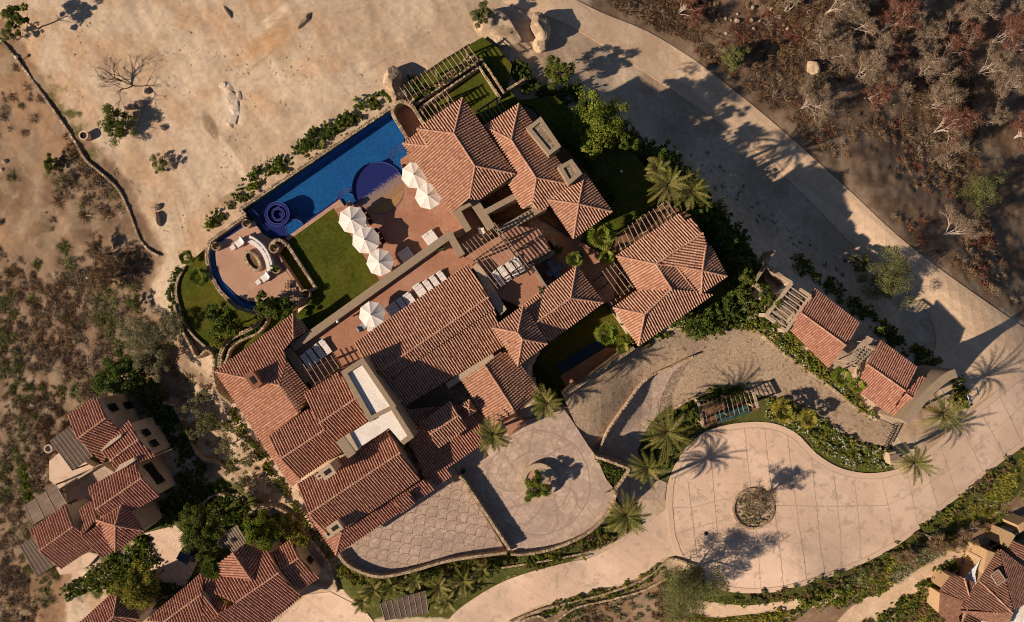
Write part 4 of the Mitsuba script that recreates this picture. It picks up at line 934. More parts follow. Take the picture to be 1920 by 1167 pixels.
roof(nh, [[(58, 994, .0), (123, 946, .0), (138, 987, 1.2), (74, 1033, 1.2)], [(114, 1067, -.2), (172, 1028, -.2), (152, 995, .9), (138, 987, 1.2), (74, 1033, 1.2)]], seed=35, **K)
for pts, z in (([(189, 845), (206, 827), (228, 813), (226, 820), (205, 836), (190, 847)], 1.4), ([(215, 886), (224, 872), (251, 858), (253, 864), (235, 876), (217, 886)], 1.4)):
    mb = MB(); mb.prism(poly(pts, z), -5, z); obj('gable_wall', mb, 'm_cream', nh)
A, B = P(180, 743, .5), P(226, 808, .5)
wall_window(nh, A, B, (213, 764), 1.0, 1.3); wall_window(nh, A, B, (241, 760), 1.0, 1.3)
A, B = P(243, 788, .6), P(291, 853, .6)
wall_window(nh, A, B, (275, 811), .9, 1.1); wall_window(nh, A, B, (290, 831), .9, 1.1)
A, B = P(254, 865, .4), P(298, 930, .4)
for q in ((281, 876), (290, 888), (299, 899)): wall_window(nh, A, B, q, .95, 1.5)
mb = MB(); mb.prism(poly([(92, 865), (110, 850), (118, 842), (196, 888), (150, 925), (112, 918), (92, 900)], -4.6), -9, -4.6); obj('terrace', mb, 'm_concrete', nh)
mb = MB(); mb.prism(poly([(120, 900), (190, 870), (220, 890), (160, 950), (125, 940)], -4.3), -9, -4.3); obj('terrace', mb, 'm_flagstone', nh)
mb = MB(); mb.prism(poly([(105, 1065), (165, 1035), (185, 1040), (165, 1062), (140, 1075), (112, 1078)], -6), -9, -6); obj('terrace', mb, 'm_concrete', nh)
parapet(nh, [(112, 918), (174, 880)], -3.4, .25, 3, name='parapet', mat='m_cream')
mb = MB(); mb.lathe([*P2(90, 842, -3.6), -4.8], [(.5, 0), (.62, 1.2), (.42, 1.2), (.4, .9), (0, .9)], 20); obj('terrace_pot', mb, 'm_cream', nh)
nk = thing('neighbour_house', 'second neighbouring house with red hip and gable roofs at the bottom edge', 'house')
roof(nk, [[(385, 1104, -.6), (411, 1079, -.6), (473, 1089, .9), (490, 1033, -.6), (503, 1031, -.5), (523, 1074, 1.2), (442, 1130, 1.2)], [(500, 1172, -.6), (566, 1118, -.6), (523, 1074, 1.2), (442, 1130, 1.2), (400, 1160, 1.2), (420, 1185, .4)]], seed=40, **{**K, 'caps': True})
roof(nk, [[(408, 1058, -.5), (411, 1079, -.5), (473, 1089, .95), (437, 1036, .95)], [(463, 1017, -.4), (489, 1036, -.4), (473, 1089, .95), (437, 1036, .95)]], seed=41, **K)
roof(nk, [[(508, 1037, -.9), (545, 1012, -.9), (560.5, 1046, .1), (527, 1068, .1)], [(563, 1106, -.9), (599, 1083, -.9), (560.5, 1046, .1), (527, 1068, .1)]], seed=42, **K)
roof(nk, [[(274, 1164, -.8), (382, 1072, -.8), (380, 1113, .6), (305, 1168, .6)], [(290, 1205, -.8), (380, 1190, -.4), (380, 1113, .6), (305, 1168, .6)], [(380, 1195, -.4), (425, 1170, -.4), (380, 1113, .6)], [(386, 1074, -.8), (406, 1083, -.8), (442, 1140, -.6), (425, 1170, -.4), (380, 1113, .6)]], seed=43, **K)
roof(nk, [[(147, 1170, -.9), (222, 1103, -.9), (214, 1155, .3), (190, 1180, .3)], [(222, 1103, -.9), (250, 1136, -.9), (262, 1160, -.8), (214, 1155, .3)], [(262, 1160, -.8), (235, 1200, -.8), (190, 1180, .3), (214, 1155, .3)]], seed=44, **K)
A, B = P(545, 1012, -1), P(599, 1083, -1)
wall_window(nk, A, B, (582, 1049), .8, 1.0)
# ---- house at the lower right corner
nr = thing('corner_house', 'dark red roofed ochre house in the lower right corner', 'house')
K = dict(pitch=.32, pal=TILE_C, walls=-13, wall_mat='m_ochre', wall_in=.35)
roof(nr, [[(1835, 1089, -4.4), (1873, 1030, -4.4), (1899, 1150, -2.6), (1858, 1110, -3.6)], [(1875, 1030, -4.4), (1940, 1080, -4.4), (1935, 1120, -4.0), (1899, 1150, -2.6)], [(1800, 1140, -4.4), (1835, 1089, -4.4), (1858, 1110, -3.6), (1899, 1150, -2.6)], [(1890, 1180, -4.2), (1800, 1145, -4.4), (1899, 1150, -2.6)]], seed=50, **K)
roof(nr, [[(1763, 1108, -5.4), (1782, 1078, -5.4), (1807, 1083, -4.6), (1821, 1132, -4.4)], [(1807, 1083, -4.9), (1840, 1100, -4.9), (1862, 1130, -4.6), (1821, 1132, -4.4)], [(1800, 1185, -5), (1760, 1150, -5.6), (1763, 1110, -5.4), (1821, 1132, -4.4), (1803, 1158, -4.2)], [(1855, 1140, -4.8), (1830, 1180, -5), (1803, 1175, -4.2), (1821, 1132, -4.4)]], seed=51, **K)
roof(nr, [[(1890, 1030, -5), (1898, 1012, -5), (1940, 1032, -4.3), (1940, 1065, -4.3)]], seed=52, **K)
for pts, z in (([(1844, 1072), (1851, 1032), (1866, 1037), (1846, 1078)], -4.6), ([(1884, 1024), (1898, 1000), (1904, 1005), (1890, 1028)], -4.9), ([(1820, 1052), (1832, 1050), (1833, 1054), (1822, 1060)], -7), ([(1758, 1094), (1763, 1087), (1767, 1090), (1762, 1097)], -7), ([(1908, 985), (1928, 974), (1936, 984), (1913, 999)], -5.4)):
    mb = MB(); mb.prism(poly(pts, z), -12, z); obj('ochre_wall', mb, 'm_ochre', nr)
mb = MB(); mb.prism(poly([(1850, 1170), (1870, 1152), (1930, 1130), (1940, 1180), (1840, 1190)], -5.2), -9, -5.2); obj('terrace', mb, 'm_white_deck', nr)
c = P(1871, 1083, -3.35); mb = MB()
for a in (-.65, .65): mb.box(c + [a * .82, a * .57, 0], (.12, 1.7, .16), yaw=.6)
for a in (-.85, .85): mb.box(c + [-a * .57, a * .82, 0.0], (1.42, .12, .18), yaw=.6)
k = obj('skylight', mb, 'm_batten', nr); m = MB(); m.box(c - [0, 0, .02], (1.2, 1.6, .06), yaw=.6); obj('pane', m, 'm_roof_base', k)
for b_ in range(4):
    m = MB(); m.bar(c + [.5 * .82 - (b_ - 1.5) * .36 * .57, .5 * .57 + (b_ - 1.5) * .36 * .82, .06], c + [-.5 * .82 - (b_ - 1.5) * .36 * .57, -.5 * .57 + (b_ - 1.5) * .36 * .82, .06], .07, .05); obj('bar', m, 'm_batten', k)
sa = thing('shade_sail', 'pale blue grey triangular shade sail at the lower right house', 'shade sail')
u_, w_ = np.linspace(0, 1, 9), np.linspace(0, 1, 9)
A, B, C = P(1838, 1050, -5.0), P(1805, 1086, -5.6), P(1832, 1100, -4.6)
v, f = [], []
for i in range(9):
    for j in range(9 - i):
        a, b = i / 8, j / 8; c = 1 - a - b
        q = A * a + B * b + C * c; cen = (A + B + C) / 3
        q = q + (cen - q) * (a * b + b * c + a * c) * 0 + (cen - q) * .38 * (4 * max(a * b * (1 - c), b * c * (1 - a), a * c * (1 - b)) if min(a, b, c) < 1e-9 else 0) - [0, 0, (a * b + b * c + c * a) * 1.0]
        v.append(q)
idx = {}; n = 0
for i in range(9):
    for j in range(9 - i): idx[i, j] = n; n += 1
for i in range(8):
    for j in range(8 - i):
        f.append([idx[i, j], idx[i + 1, j], idx[i, j + 1]])
        if j < 7 - i: f.append([idx[i + 1, j], idx[i + 1, j + 1], idx[i, j + 1]])
obj('cloth', (np.array(v), np.array(f)), 'm_sail', sa, smooth=True)
mb = MB()
for q in (A, B): mb.tube([[q[0], q[1], h1(q[0], q[1])], q], [.05, .05], 6)
obj('pole', mb, 'm_white', sa)

# ---------------------------------------------------------------- pergolas, reed roofs, trellises
def pergola(label, s0, s1, e0, e1, n, z, beams=((.12, .12), (.88, .88)), w=.07, hgt=.10, mat='m_wood', over=0, base=0.0, posts=True, name='pergola', group=None):
    "rafters run from the line s0-s1 to the line e0-e1"
    t = thing(name, label, 'pergola', group)
    S0, S1, E0, E1_ = (P(*q, z) for q in (s0, s1, e0, e1))
    for k in range(n):
        f = k / (n - 1) if n > 1 else 0
        a, b = S0 + (S1 - S0) * f, E0 + (E1_ - E0) * f
        j = rnd.uniform(-.05, .05); d = (b - a) / np.linalg.norm(b - a)
        m = MB(); m.bar(a + d * j, b + d * j, w, hgt); obj('rafter', m, mat, t)
    for fa, fb in beams:
        a = S0 + (E0 - S0) * fa - [0, 0, hgt]; b = S1 + (E1_ - S1) * fb - [0, 0, hgt]; d = (b - a) / np.linalg.norm(b - a)
        m = MB(); m.bar(a - d * .3, b + d * .3, .16, .2); obj('beam', m, 'm_dark_wood', t)
        if posts:
            for g in (.03, .5, .97):
                q = a + (b - a) * g; m = MB(); bz_ = base if base is not None else h1(q[0], q[1])
                m.box([q[0], q[1], (q[2] - .1 + bz_) / 2], (.22, .22, q[2] - .1 - bz_)); obj('post', m, 'm_stucco', t)
    return t
pergola('long pergola of thin pale rafters over the stone path at the top of the garden', (749.7, 164.6), (874, 81.4), (767, 190), (896, 112), 17, 2.7, base=-1.2)
pergola('short pergola against the upper left roof edge of the pool pavilion', (786.6, 204), (836, 171), (803, 227), (852, 194), 8, 2.7, base=-1)
pergola('short pergola in the gap between the two pavilions', (895, 204), (930.5, 180), (914, 232), (950, 210), 6, 2.7, base=-1)
pergola('wide pergola over the white loungers on the middle terrace', (867, 457), (926, 417), (934, 542), (991, 502.6), 10, 6.4, beams=((.08, .08), (.36, .36), (.9, .9)), base=3.8)
pergola('dark pergola with spaced rafters right of the middle terrace', (964, 467), (1005, 441), (994, 499), (1030, 471), 7, 5.0, base=3.0)
pergola('pergola along the upper left side of the guest house', (1153.7, 439), (1248, 375.7), (1166, 472), (1268, 402.5), 13, 2.9, base=-1)
pergola('pergola between the villa and the guest house', (1115, 519), (1151, 493), (1148, 571), (1188, 541), 6, 2.9, beams=((.1, .1), (.4, .4), (.9, .9)), base=0)
pergola('small pergola over the loungers on the left terrace', (568.6, 683), (620, 667), (592.5, 722), (636, 691), 6, 5.0, beams=((.3, .3), (.95, .95)), base=2.5)
tq = pergola('dark timber pergola over the teal water basin above the roundabout', (1310, 752), (1411, 735), (1318, 800), (1421, 764), 13, -.7, w=.05, hgt=.09, mat='m_wood', base=None, beams=((.06, .06), (.94, .94)))
for a, b in (((1309, 752), (1319, 801)), ((1412, 735), (1421, 765))):
    m = MB(); m.bar(P(*a, -.6), P(*b, -.6), .35, .3); obj('end_beam', m, 'm_wood', tq)
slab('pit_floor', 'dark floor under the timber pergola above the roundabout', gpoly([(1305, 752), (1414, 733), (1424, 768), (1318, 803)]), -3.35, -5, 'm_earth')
tb = thing('teal_basin', 'teal green water basin under the dark timber pergola', 'basin')
m = MB(); m.prism(poly([(1344, 777), (1403, 760), (1407, 774), (1349, 794)], -3), -4, -3.1); obj('water', m, 'm_teal', tb)
# white trellis by the gate house
tl_ = thing('trellis', 'whitewashed stucco trellis with grey slats at the upper end of the gate house', 'trellis')
z = .2
for pts in ([(1436, 592), (1484, 531)], [(1472, 621), (1519, 556)], [(1484, 531), (1466, 520)], [(1519, 556), (1499, 543)], [(1436, 592), (1453, 604)], [(1472, 621), (1464, 615)]):
    m = MB(); a, b = P(*pts[0], z), P(*pts[1], z); m.bar(a, b, .42, .5); obj('beam', m, 'm_stucco', tl_)
for k in range(8):
    f = (k + .4) / 8
    m = MB(); m.bar(P(1438 + 46 * f, 592 - 59 * f, z + .05), P(1472 + 45 * f, 616 - 60 * f, z + .05), .14, .22); obj('slat', m, 'm_batten', tl_)
m = MB()
for k in range(15):
    f = (k + .5) / 15
    m.bar(P(1441 + 43 * f, 592 - 57 * f, z - .5), P(1466 + 43 * f, 612 - 57 * f, z - .5), .26, .05)
obj('board', m, 'm_reed', tl_, stuff=True)
for q in ((1437, 591), (1483, 532), (1472, 620), (1518, 557)):
    c = P(*q, z); m = MB(); m.box([c[0], c[1], (z - 4) / 2], (.5, .5, z + 4)); obj('post', m, 'm_stucco', tl_)
wt = thing('walled_court', 'dark walled service court beside the white trellis', 'wall')
for pts, w in (([(1415.5, 530), (1437.7, 497.4)], .25), ([(1437.7, 497.4), (1484, 531)], .4), ([(1415.5, 530), (1438, 550)], .3), ([(1436, 495), (1453, 470)], .3)):
    parapet(wt, pts, .0, w, 3.6, mat='m_parapet', name='side_wall')
m = MB(); m.prism(poly([(1403, 543), (1415, 531), (1440, 552), (1430, 563)], -.6), -3.5, -.6); obj('lean_to', m, 'm_stucco', wt)
for q in ((1412, 546), (1420, 553)):
    m = MB(); c = P(*q, -.55); m.box(c, (.8, .8, .06), yaw=-.65); obj('hatch', m, 'm_iron', wt)
lt = thing('lattice', 'small white lattice canopy between the two gate houses', 'trellis')
z = -.4
for k in range(4):
    f = k / 3; a, b = P(1616 + 22 * f, 640 + 13 * f, z), P(1588 + 16 * f, 678 + 10 * f, z); m = MB(); m.bar(a, b, .1, .12); obj('rail', m, 'm_batten', lt)
for k in range(8):
    f = k / 7; a, b = P(1614 - 24 * f, 644 + 32 * f, z + .07), P(1637 - 28 * f, 657 + 30 * f, z + .07); m = MB(); m.bar(a, b, .07, .08); obj('lath', m, 'm_batten', lt)
m = MB(); m.bar(P(1614, 642, z + .1), P(1640, 656, z + .1), .3, .2); obj('beam', m, 'm_wood', lt)
for q in ((1588, 678), (1604, 688), (1616, 641), (1639, 655)):
    c = P(*q, z); m = MB(); m.box([c[0], c[1], (z + h1(c[0], c[1])) / 2], (.12, .12, z - h1(c[0], c[1]))); obj('post', m, 'm_wood', lt)
slab('gate_passage', 'shaded paved passage between the gate houses', poly([(1590, 650), (1622, 628), (1655, 645), (1625, 700), (1600, 712)], -3.6), -3.5, -6, 'm_flagstone')
def reed_roof(label, corners, z, n, along=0, floor=None, mat='m_reed_dark'):
    t = thing('reed_roof', label, 'pergola', None)
    C = [P(x, y, z) for x, y in corners]
    m = MB(); m.solid(C, .09); obj('reed_mat', m, mat, t)
    a0, a1, b0, b1 = (C[0], C[1], C[3], C[2]) if along == 0 else (C[1], C[2], C[0], C[3])
    for k in range(n):
        f = k / (n - 1); m = MB(); m.bar(a0 + (a1 - a0) * f + [0, 0, .03], b0 + (b1 - b0) * f + [0, 0, .03], .07, .05); obj('batten', m, 'm_batten', t)
    for c in C:
        q = c * .96 + np.mean(C, 0) * .04; zg = floor if floor is not None else h1(q[0], q[1]); m = MB(); m.box([q[0], q[1], (q[2] - .1 + zg) / 2], (.16, .16, q[2] - .1 - zg)); obj('post', m, 'm_dark_wood', t)
reed_roof('grey reed shade roof over the upper terrace of the left neighbour house', [(94, 826), (130, 800), (174, 856), (136, 883)], -1.8, 7)
reed_roof('pale grey reed shade roof on the left edge of the neighbour house', [(46, 948), (104, 908), (126, 946), (62, 984)], -2.2, 4, mat='m_reed')
reed_roof('grey reed shade roof with six pale battens at the lower end of the neighbour house', [(36, 1022), (62, 1010), (104, 1060), (70, 1082)], -2.5, 6)
reed_roof('pale reed shade roof tucked against the second neighbour house', [(411, 1005), (444, 985), (463, 1017), (437, 1037)], -1.2, 8, mat='m_reed')
reed_roof('grey slatted shade roof among the palms at the bottom centre', [(712, 1130), (797, 1108), (803, 1150), (722, 1164)], -2.0, 9)
# ---------------------------------------------------------------- vegetation
def norm(a): return a / (np.linalg.norm(a, axis=-1, keepdims=True) + 1e-12)
def leaf_mesh(c, n, size, cols, rng, aspect=.6):
    "c (m,3) leaf centres, n (m,3) facing, size (m,), cols (m,3): a folded pair of triangles for each leaf"
    m = len(c); n = norm(n)
    a = norm(np.cross(n, rng.normal(size=(m, 3)))); b = np.cross(n, a)
    s = size[:, None] / 2
    v = np.stack([c - a * s - n * s * .1, c - b * s * aspect + n * s * .18, c + a * s - n * s * .1, c + b * s * aspect + n * s * .18], 1).reshape(-1, 3)
    f = (np.array([[0, 1, 2], [0, 2, 3]])[None] + (np.arange(m) * 4)[:, None, None]).reshape(-1, 3)
    return v, f, np.repeat(cols, 4, 0)
def pick(pal, m, rng, jit=.3):
    pal = np.asarray(pal); c = pal[rng.integers(len(pal), size=m)] * rng.uniform(1 - jit, 1 + jit, (m, 1))
    return np.clip(c * rng.uniform(.9, 1.1, (m, 3)), .004, .9)
PAL = dict(bright=[(.10, .13, .018), (.13, .155, .025), (.075, .105, .015), (.16, .17, .04)],
           dark=[(.035, .060, .014), (.05, .075, .016), (.028, .045, .012), (.07, .085, .02)],
           mid=[(.065, .09, .018), (.085, .105, .02), (.05, .07, .015), (.10, .11, .03)],
           olive=[(.125, .13, .05), (.10, .11, .045), (.15, .15, .065), (.085, .09, .035)],
           grey=[(.15, .145, .085), (.12, .12, .065), (.18, .165, .10), (.10, .095, .055)],
           yellow=[(.17, .16, .03), (.13, .13, .025), (.20, .165, .04), (.10, .11, .02)],
           dry=[(.20, .135, .075), (.16, .10, .06), (.25, .17, .10), (.13, .085, .05)],
           red=[(.19, .075, .055), (.15, .06, .045), (.22, .095, .065), (.13, .07, .05)],
           brown=[(.135, .085, .055), (.10, .065, .045), (.17, .11, .07), (.08, .052, .036)],
           palm=[(.12, .125, .03), (.16, .15, .045), (.09, .10, .025), (.20, .18, .07)])
PAL = {k: [tuple(x * {'dark': 2.0, 'palm': 1.55, 'brown': 1.25, 'dry': 1.15, 'red': 1.0}.get(k, 1.6) for x in q) for q in v] for k, v in PAL.items()}
PAL['haze'] = [(.25, .185, .135), (.21, .155, .11), (.28, .21, .155), (.18, .135, .10)]
def crown(c, R, h, pal, rng, n=None, leaf=.24, clumps=None, hollow=.35, flat=1.0):
    "a crown of leaf clumps: c centre, R radius, h half height"
    clumps = clumps or int(14 + R * R * 4.2)
    n = int(n * 1.7) if n else int(min(9000, 1.7 * 220 * R * R * (.24 / leaf) ** 1.5 + 150))
    d = norm(rng.normal(size=(clumps, 3))); d[:, 2] = np.abs(d[:, 2]) * rng.choice([1, 1, 1, -.6], clumps)
    rr = (rng.uniform(hollow ** 2, .92, clumps) ** .5)[:, None]
    wob = (1 + .22 * np.sin(np.arctan2(d[:, 1], d[:, 0]) * 3 + rng.uniform(0, 6)) + .12 * np.sin(np.arctan2(d[:, 1], d[:, 0]) * 5 + rng.uniform(0, 6)))[:, None]
    cc = d * rr * wob * [R, R, h]
    cr = np.maximum(R * rng.uniform(.16, .32, clumps), .12)
    k = rng.integers(clumps, size=n)
    u = norm(rng.normal(size=(n, 3))); u[:, 2] = np.where(u[:, 2] < -.3, -u[:, 2], u[:, 2])
    p = cc[k] + u * (cr[k] * rng.uniform(.45, 1.05, n))[:, None] * [1, 1, .75]
    nn = u * .7 + rng.normal(size=(n, 3)) * .5 + [0, 0, .35]
    tone = rng.uniform(.82, 1.2, clumps)[k][:, None]
    cols = pick(PAL[pal] if isinstance(pal, str) else pal, n, rng) * tone
    return leaf_mesh(p + c, nn, leaf * .92 * rng.uniform(.6, 1.35, n), cols, rng)
def trunk_mesh(base, top, r, rng, limbs=5, R=1.0, col=None):
    mb = MB(); base, top = np.asarray(base, float), np.asarray(top, float)
    n = 6; f = np.linspace(0, 1, n)[:, None]
    p = base * (1 - f) + top * f + np.r_[[np.zeros(3)], rng.normal(0, .06, (n - 1, 3)) * [1, 1, 0]]
    mb.tube(p, np.linspace(r, r * .5, n), 7)
    for k in range(limbs):
        a = 2 * np.pi * (k + rng.uniform(-.3, .3)) / limbs; s = p[rng.integers(2, n)]
        e = s + np.array([math.cos(a) * R * .65, math.sin(a) * R * .65, R * rng.uniform(.3, .6)])
        mid = (s + e) / 2 + rng.normal(0, .1, 3) + [0, 0, .1]
        mb.tube([s, mid, e], [r * .45, r * .3, r * .12], 5)
    return mb
def tree(label, px, py, Rpx, hc, pal, cat='tree', name='tree', group=None, leaf=.24, seed=None, trunk=True, squash=.75, n=None, bark='m_bark', hollow=.35, clumps=None, zabs=None):
    "hc: crown centre above the ground"
    rng = np.random.default_rng(seed if seed is not None else int(px * 7 + py))
    c = G(px, py, hc) if zabs is None else P(px, py, zabs)
    k = (CAM_H - c[2]) / CAM_H / PX; R = Rpx * k
    g = h1(c[0], c[1])
    t = thing(name, label, cat, group)
    if trunk: obj('trunk', trunk_mesh([c[0], c[1], g - .2], c + [0, 0, -R * squash * .3], max(.06, R * .06), rng, R=R), bark, t)
    v, f, cc = crown(c, R, R * squash, pal, rng, leaf=leaf, n=n, hollow=hollow, clumps=clumps)
    obj('crown' if cat == 'tree' else 'foliage', (v, f), 'm_leaf', t, color=cc)
    return t
def strip_points(path, width, n, rng, closed=False):
    ls = gline(path); m = []
    for k in range(n):
        s = rng.uniform(0, ls.length); q = np.array(ls.interpolate(s).coords[0]); q2 = np.array(ls.interpolate(min(s + .2, ls.length)).coords[0]); q1 = np.array(ls.interpolate(max(0, s - .2)).coords[0])
        d = norm(q2 - q1); m.append(q + np.array([-d[1], d[0]]) * rng.uniform(-.5, .5) * width)
    return np.array(m)
def planting(name, label, where, n, rad, pal, seed, leaf=.2, hgt=.7, width=None, per=None, z=None, flowers=0, kind='stuff'):
    "low shrubs and ground cover as one mass: where = a polygon (world) or a pixel path with a width in metres"
    rng = np.random.default_rng(seed); mb = MB()
    if width: q = strip_points(where, width, n, rng)
    else:
        x0, y0, x1, y1 = where.bounds; q = np.zeros((0, 2))
        while len(q) < n:
            a = rng.uniform([x0, y0], [x1, y1], (n * 2, 2)); q = np.vstack([q, a[shapely.contains_xy(where, a[:, 0], a[:, 1])]])
        q = q[:n]
    zz = hz(q[:, 0], q[:, 1]) if z is None else np.full(len(q), z)
    pals = pal if isinstance(pal, (list, tuple)) else [pal]
    for (x, y), g in zip(q, zz):
        R = rng.uniform(*rad); pk = pals[rng.integers(len(pals))]
        v, f, c = crown(np.array([x, y, g + R * hgt * .5]), R, R * hgt, pk, rng, n=int((per or 130) * R * R / leaf ** 2 * .045) + 25, leaf=leaf, clumps=int(5 + 5 * R), hollow=.2)
        mb.add(v, f, c)
        if flowers and rng.random() < flowers:
            m = 5; p = np.array([x, y, g + R * hgt * 1.2]) + rng.normal(0, R * .35, (m, 3)) * [1, 1, .2]
            v, f, c = leaf_mesh(p, rng.normal(size=(m, 3)) * .4 + [0, 0, 1], np.full(m, .28), np.full((m, 3), .62) * rng.uniform(.8, 1.1, (m, 1)), rng); mb.add(v, f, c)
    return struct(name, label, mb, 'm_leaf', kind=kind)
def twigs(c, R, h, n, cols, rng, w=.035):
    "fine dry twigs fanning out of one foot"
    d = norm(rng.normal(size=(n, 3)) * [1, 1, .7] + [0, 0, .35]); d[:, 2] = np.abs(d[:, 2])
    e = c + d * [R, R, h] * rng.uniform(.6, 1.1, (n, 1)); s = c + d * [R, R, h] * rng.uniform(.0, .45, (n, 1)) + rng.normal(0, R * .06, (n, 3))
    side = norm(np.cross(d, rng.normal(size=(n, 3)))) * w * rng.uniform(.6, 1.5, (n, 1))
    v = np.stack([s - side, s + side, e], 1).reshape(-1, 3)
    return v, np.arange(3 * n).reshape(-1, 3), np.repeat(cols, 3, 0)
def frond(base, yaw, pitch, L, droop, rng, nl=20, lw=.055, ll=.5, pal='palm'):
    "one feather frond: a bent midrib with two ranks of leaflets"
    m = 9; s = np.linspace(0, 1, m); ang = pitch - droop * s ** 1.3
    dx = np.cumsum(np.r_[0, np.cos(ang[:-1])]) * L / (m - 1); dz = np.cumsum(np.r_[0, np.sin(ang[:-1])]) * L / (m - 1)
    cy, sy = math.cos(yaw), math.sin(yaw); tw = rng.normal(0, .12)
    lat = np.array([-sy, cy, 0]); p = base + np.stack([dx * cy, dx * sy, dz], 1) + lat * (tw * L * s ** 2)[:, None]
    mb = MB(); c0 = np.array(PAL[pal])[rng.integers(len(PAL[pal]))] * rng.uniform(.8, 1.15)
    mb.tube(p, np.linspace(.05, .015, m), 3, np.array([.22, .20, .09]), cap=False)
    t = np.linspace(.12, .99, nl); q = np.stack([np.interp(t, s, p[:, k]) for k in range(3)], 1)
    d = norm(np.gradient(p, axis=0)); dd = norm(np.stack([np.interp(t, s, d[:, k]) for k in range(3)], 1))
    up = norm(np.cross(lat[None], dd)); up *= np.sign(up[:, 2:] + 1e-9)
    size = ll * np.sin(np.pi * np.clip(t * .92 + .1, 0, 1)) ** .6
    for sgn in (-1, 1):
        o = norm(lat * sgn * .8 + dd * .75 + up * .28 + rng.normal(0, .08, (nl, 3)))
        e = q + o * size[:, None] - [0, 0, .06]
        w = dd * lw
        v = np.stack([q - w, q + w, e], 1).reshape(-1, 3)
        mb.add(v, np.arange(3 * nl).reshape(-1, 3), np.repeat(np.clip(c0 * rng.uniform(.75, 1.25, (nl, 1)), 0, 1), 3, 0))
    return mb
def date_palm(label, px, py, Rpx, hc, n=34, group=None, seed=None, pal='palm', parts=True, zbase=None, cat='palm tree'):
    rng = np.random.default_rng(seed if seed is not None else int(px * 3 + py * 5))
    c = G(px, py, hc); L = Rpx * (CAM_H - c[2]) / CAM_H / PX * 1.12
    t = thing('date_palm', label, cat, group)
    g = h1(c[0], c[1]); m = 10; f = np.linspace(0, 1, m)
    mb = MB(); pts = np.array([c[0], c[1], g - .2]) * (1 - f[:, None]) + (c - [0, 0, .1]) * f[:, None]
    mb.tube(pts, .20 + .05 * (np.arange(m) % 2) + .04 * (f > .85), 8); obj('trunk', mb, 'm_bark', t)
    whole = MB()
    for k in range(n):
        lev = (k / n) ** .8; yaw = k * 2.39996 + rng.normal(0, .12); pitch = 1.3 - 1.45 * lev + rng.normal(0, .14)
        fr = frond(c + np.array([math.cos(yaw), math.sin(yaw), 0]) * .12, yaw, pitch, L * rng.uniform(.68, 1.12), .8 + .6 * lev * rng.uniform(.5, 1.4), rng, pal=pal)
        if parts: obj('frond', fr, 'm_leaf', t)
        else:
            (v, f2), cc = fr.get(); whole.add(v, f2, cc)
    sk = MB()
    for k in range(max(4, n // 5)):
        fr = frond(c - [0, 0, .25], rng.uniform(0, 6.28), rng.uniform(-.9, -.4), L * rng.uniform(.45, .75), .7, rng, pal='dry')
        (v, f2), cc = fr.get(); sk.add(v, f2, cc)
    obj('dead_frond', sk, 'm_leaf', t, stuff=True)
    if not parts: obj('crown', whole, 'm_leaf', t)
    return t
def fan_palm(label, px, py, Rpx, hc, n=22, group=None, pal='bright', name='fan_palm', trunk=True, cat='palm tree', zabs=None):
    rng = np.random.default_rng(int(px * 3 + py * 5)); c = G(px, py, hc) if zabs is None else P(px, py, zabs); R = Rpx * (CAM_H - c[2]) / CAM_H / PX
    t = thing(name, label, cat, group); g = h1(c[0], c[1])
    if trunk:
        mb = MB(); mb.tube([[c[0], c[1], g - .2], [c[0] + .05, c[1], (g + c[2]) / 2], c], [.17, .14, .15], 8); obj('trunk', mb, 'm_bark', t)
    whole = MB()
    for k in range(n):
        yaw = k * 2.39996 + rng.normal(0, .1); pitch = 1.1 - 1.3 * (k / n) + rng.normal(0, .1)
        d = np.array([math.cos(yaw) * math.cos(pitch), math.sin(yaw) * math.cos(pitch), math.sin(pitch)])
        hub = c + d * R * rng.uniform(.42, .6); side = norm(np.cross([0, 0, 1.0], d)); nrm = norm(np.cross(d, side)); nrm = nrm * np.sign(nrm[2] + 1e-9)
        mb = MB(); c0 = np.array(PAL[pal])[rng.integers(4)] * rng.uniform(.8, 1.2); mb.tube([c, hub], [.03, .02], 3, c0, cap=False)
        m = 13; a = np.linspace(-1.75, 1.75, m); l = R * .55 * (1 - .25 * (np.abs(a) / 1.75) ** 2) * rng.uniform(.85, 1.1, m)
        dirs = d * np.cos(a)[:, None] + side * np.sin(a)[:, None]; e = hub + dirs * l[:, None] - np.array([0, 0, 1.0]) * (l ** 2 * .22)[:, None]
        w = norm(np.cross(dirs, nrm)) * (l * .13)[:, None]; mid = hub + dirs * (l * .55)[:, None] - np.array([0, 0, .03])
        v = np.stack([np.repeat(hub[None], m, 0), mid - w, e, mid + w], 1).reshape(-1, 3)
        mb.add(v, (np.array([[0, 1, 2], [0, 2, 3]])[None] + (np.arange(m) * 4)[:, None, None]).reshape(-1, 3), np.repeat(np.clip(c0 * rng.uniform(.7, 1.3, (m, 1)), 0, 1), 4, 0))
        if Rpx >= 20: obj('frond', mb, 'm_leaf', t)
        else:
            (v, f2), cc = mb.get(); whole.add(v, f2, cc)
    if Rpx < 20: obj('crown', whole, 'm_leaf', t)
    return t
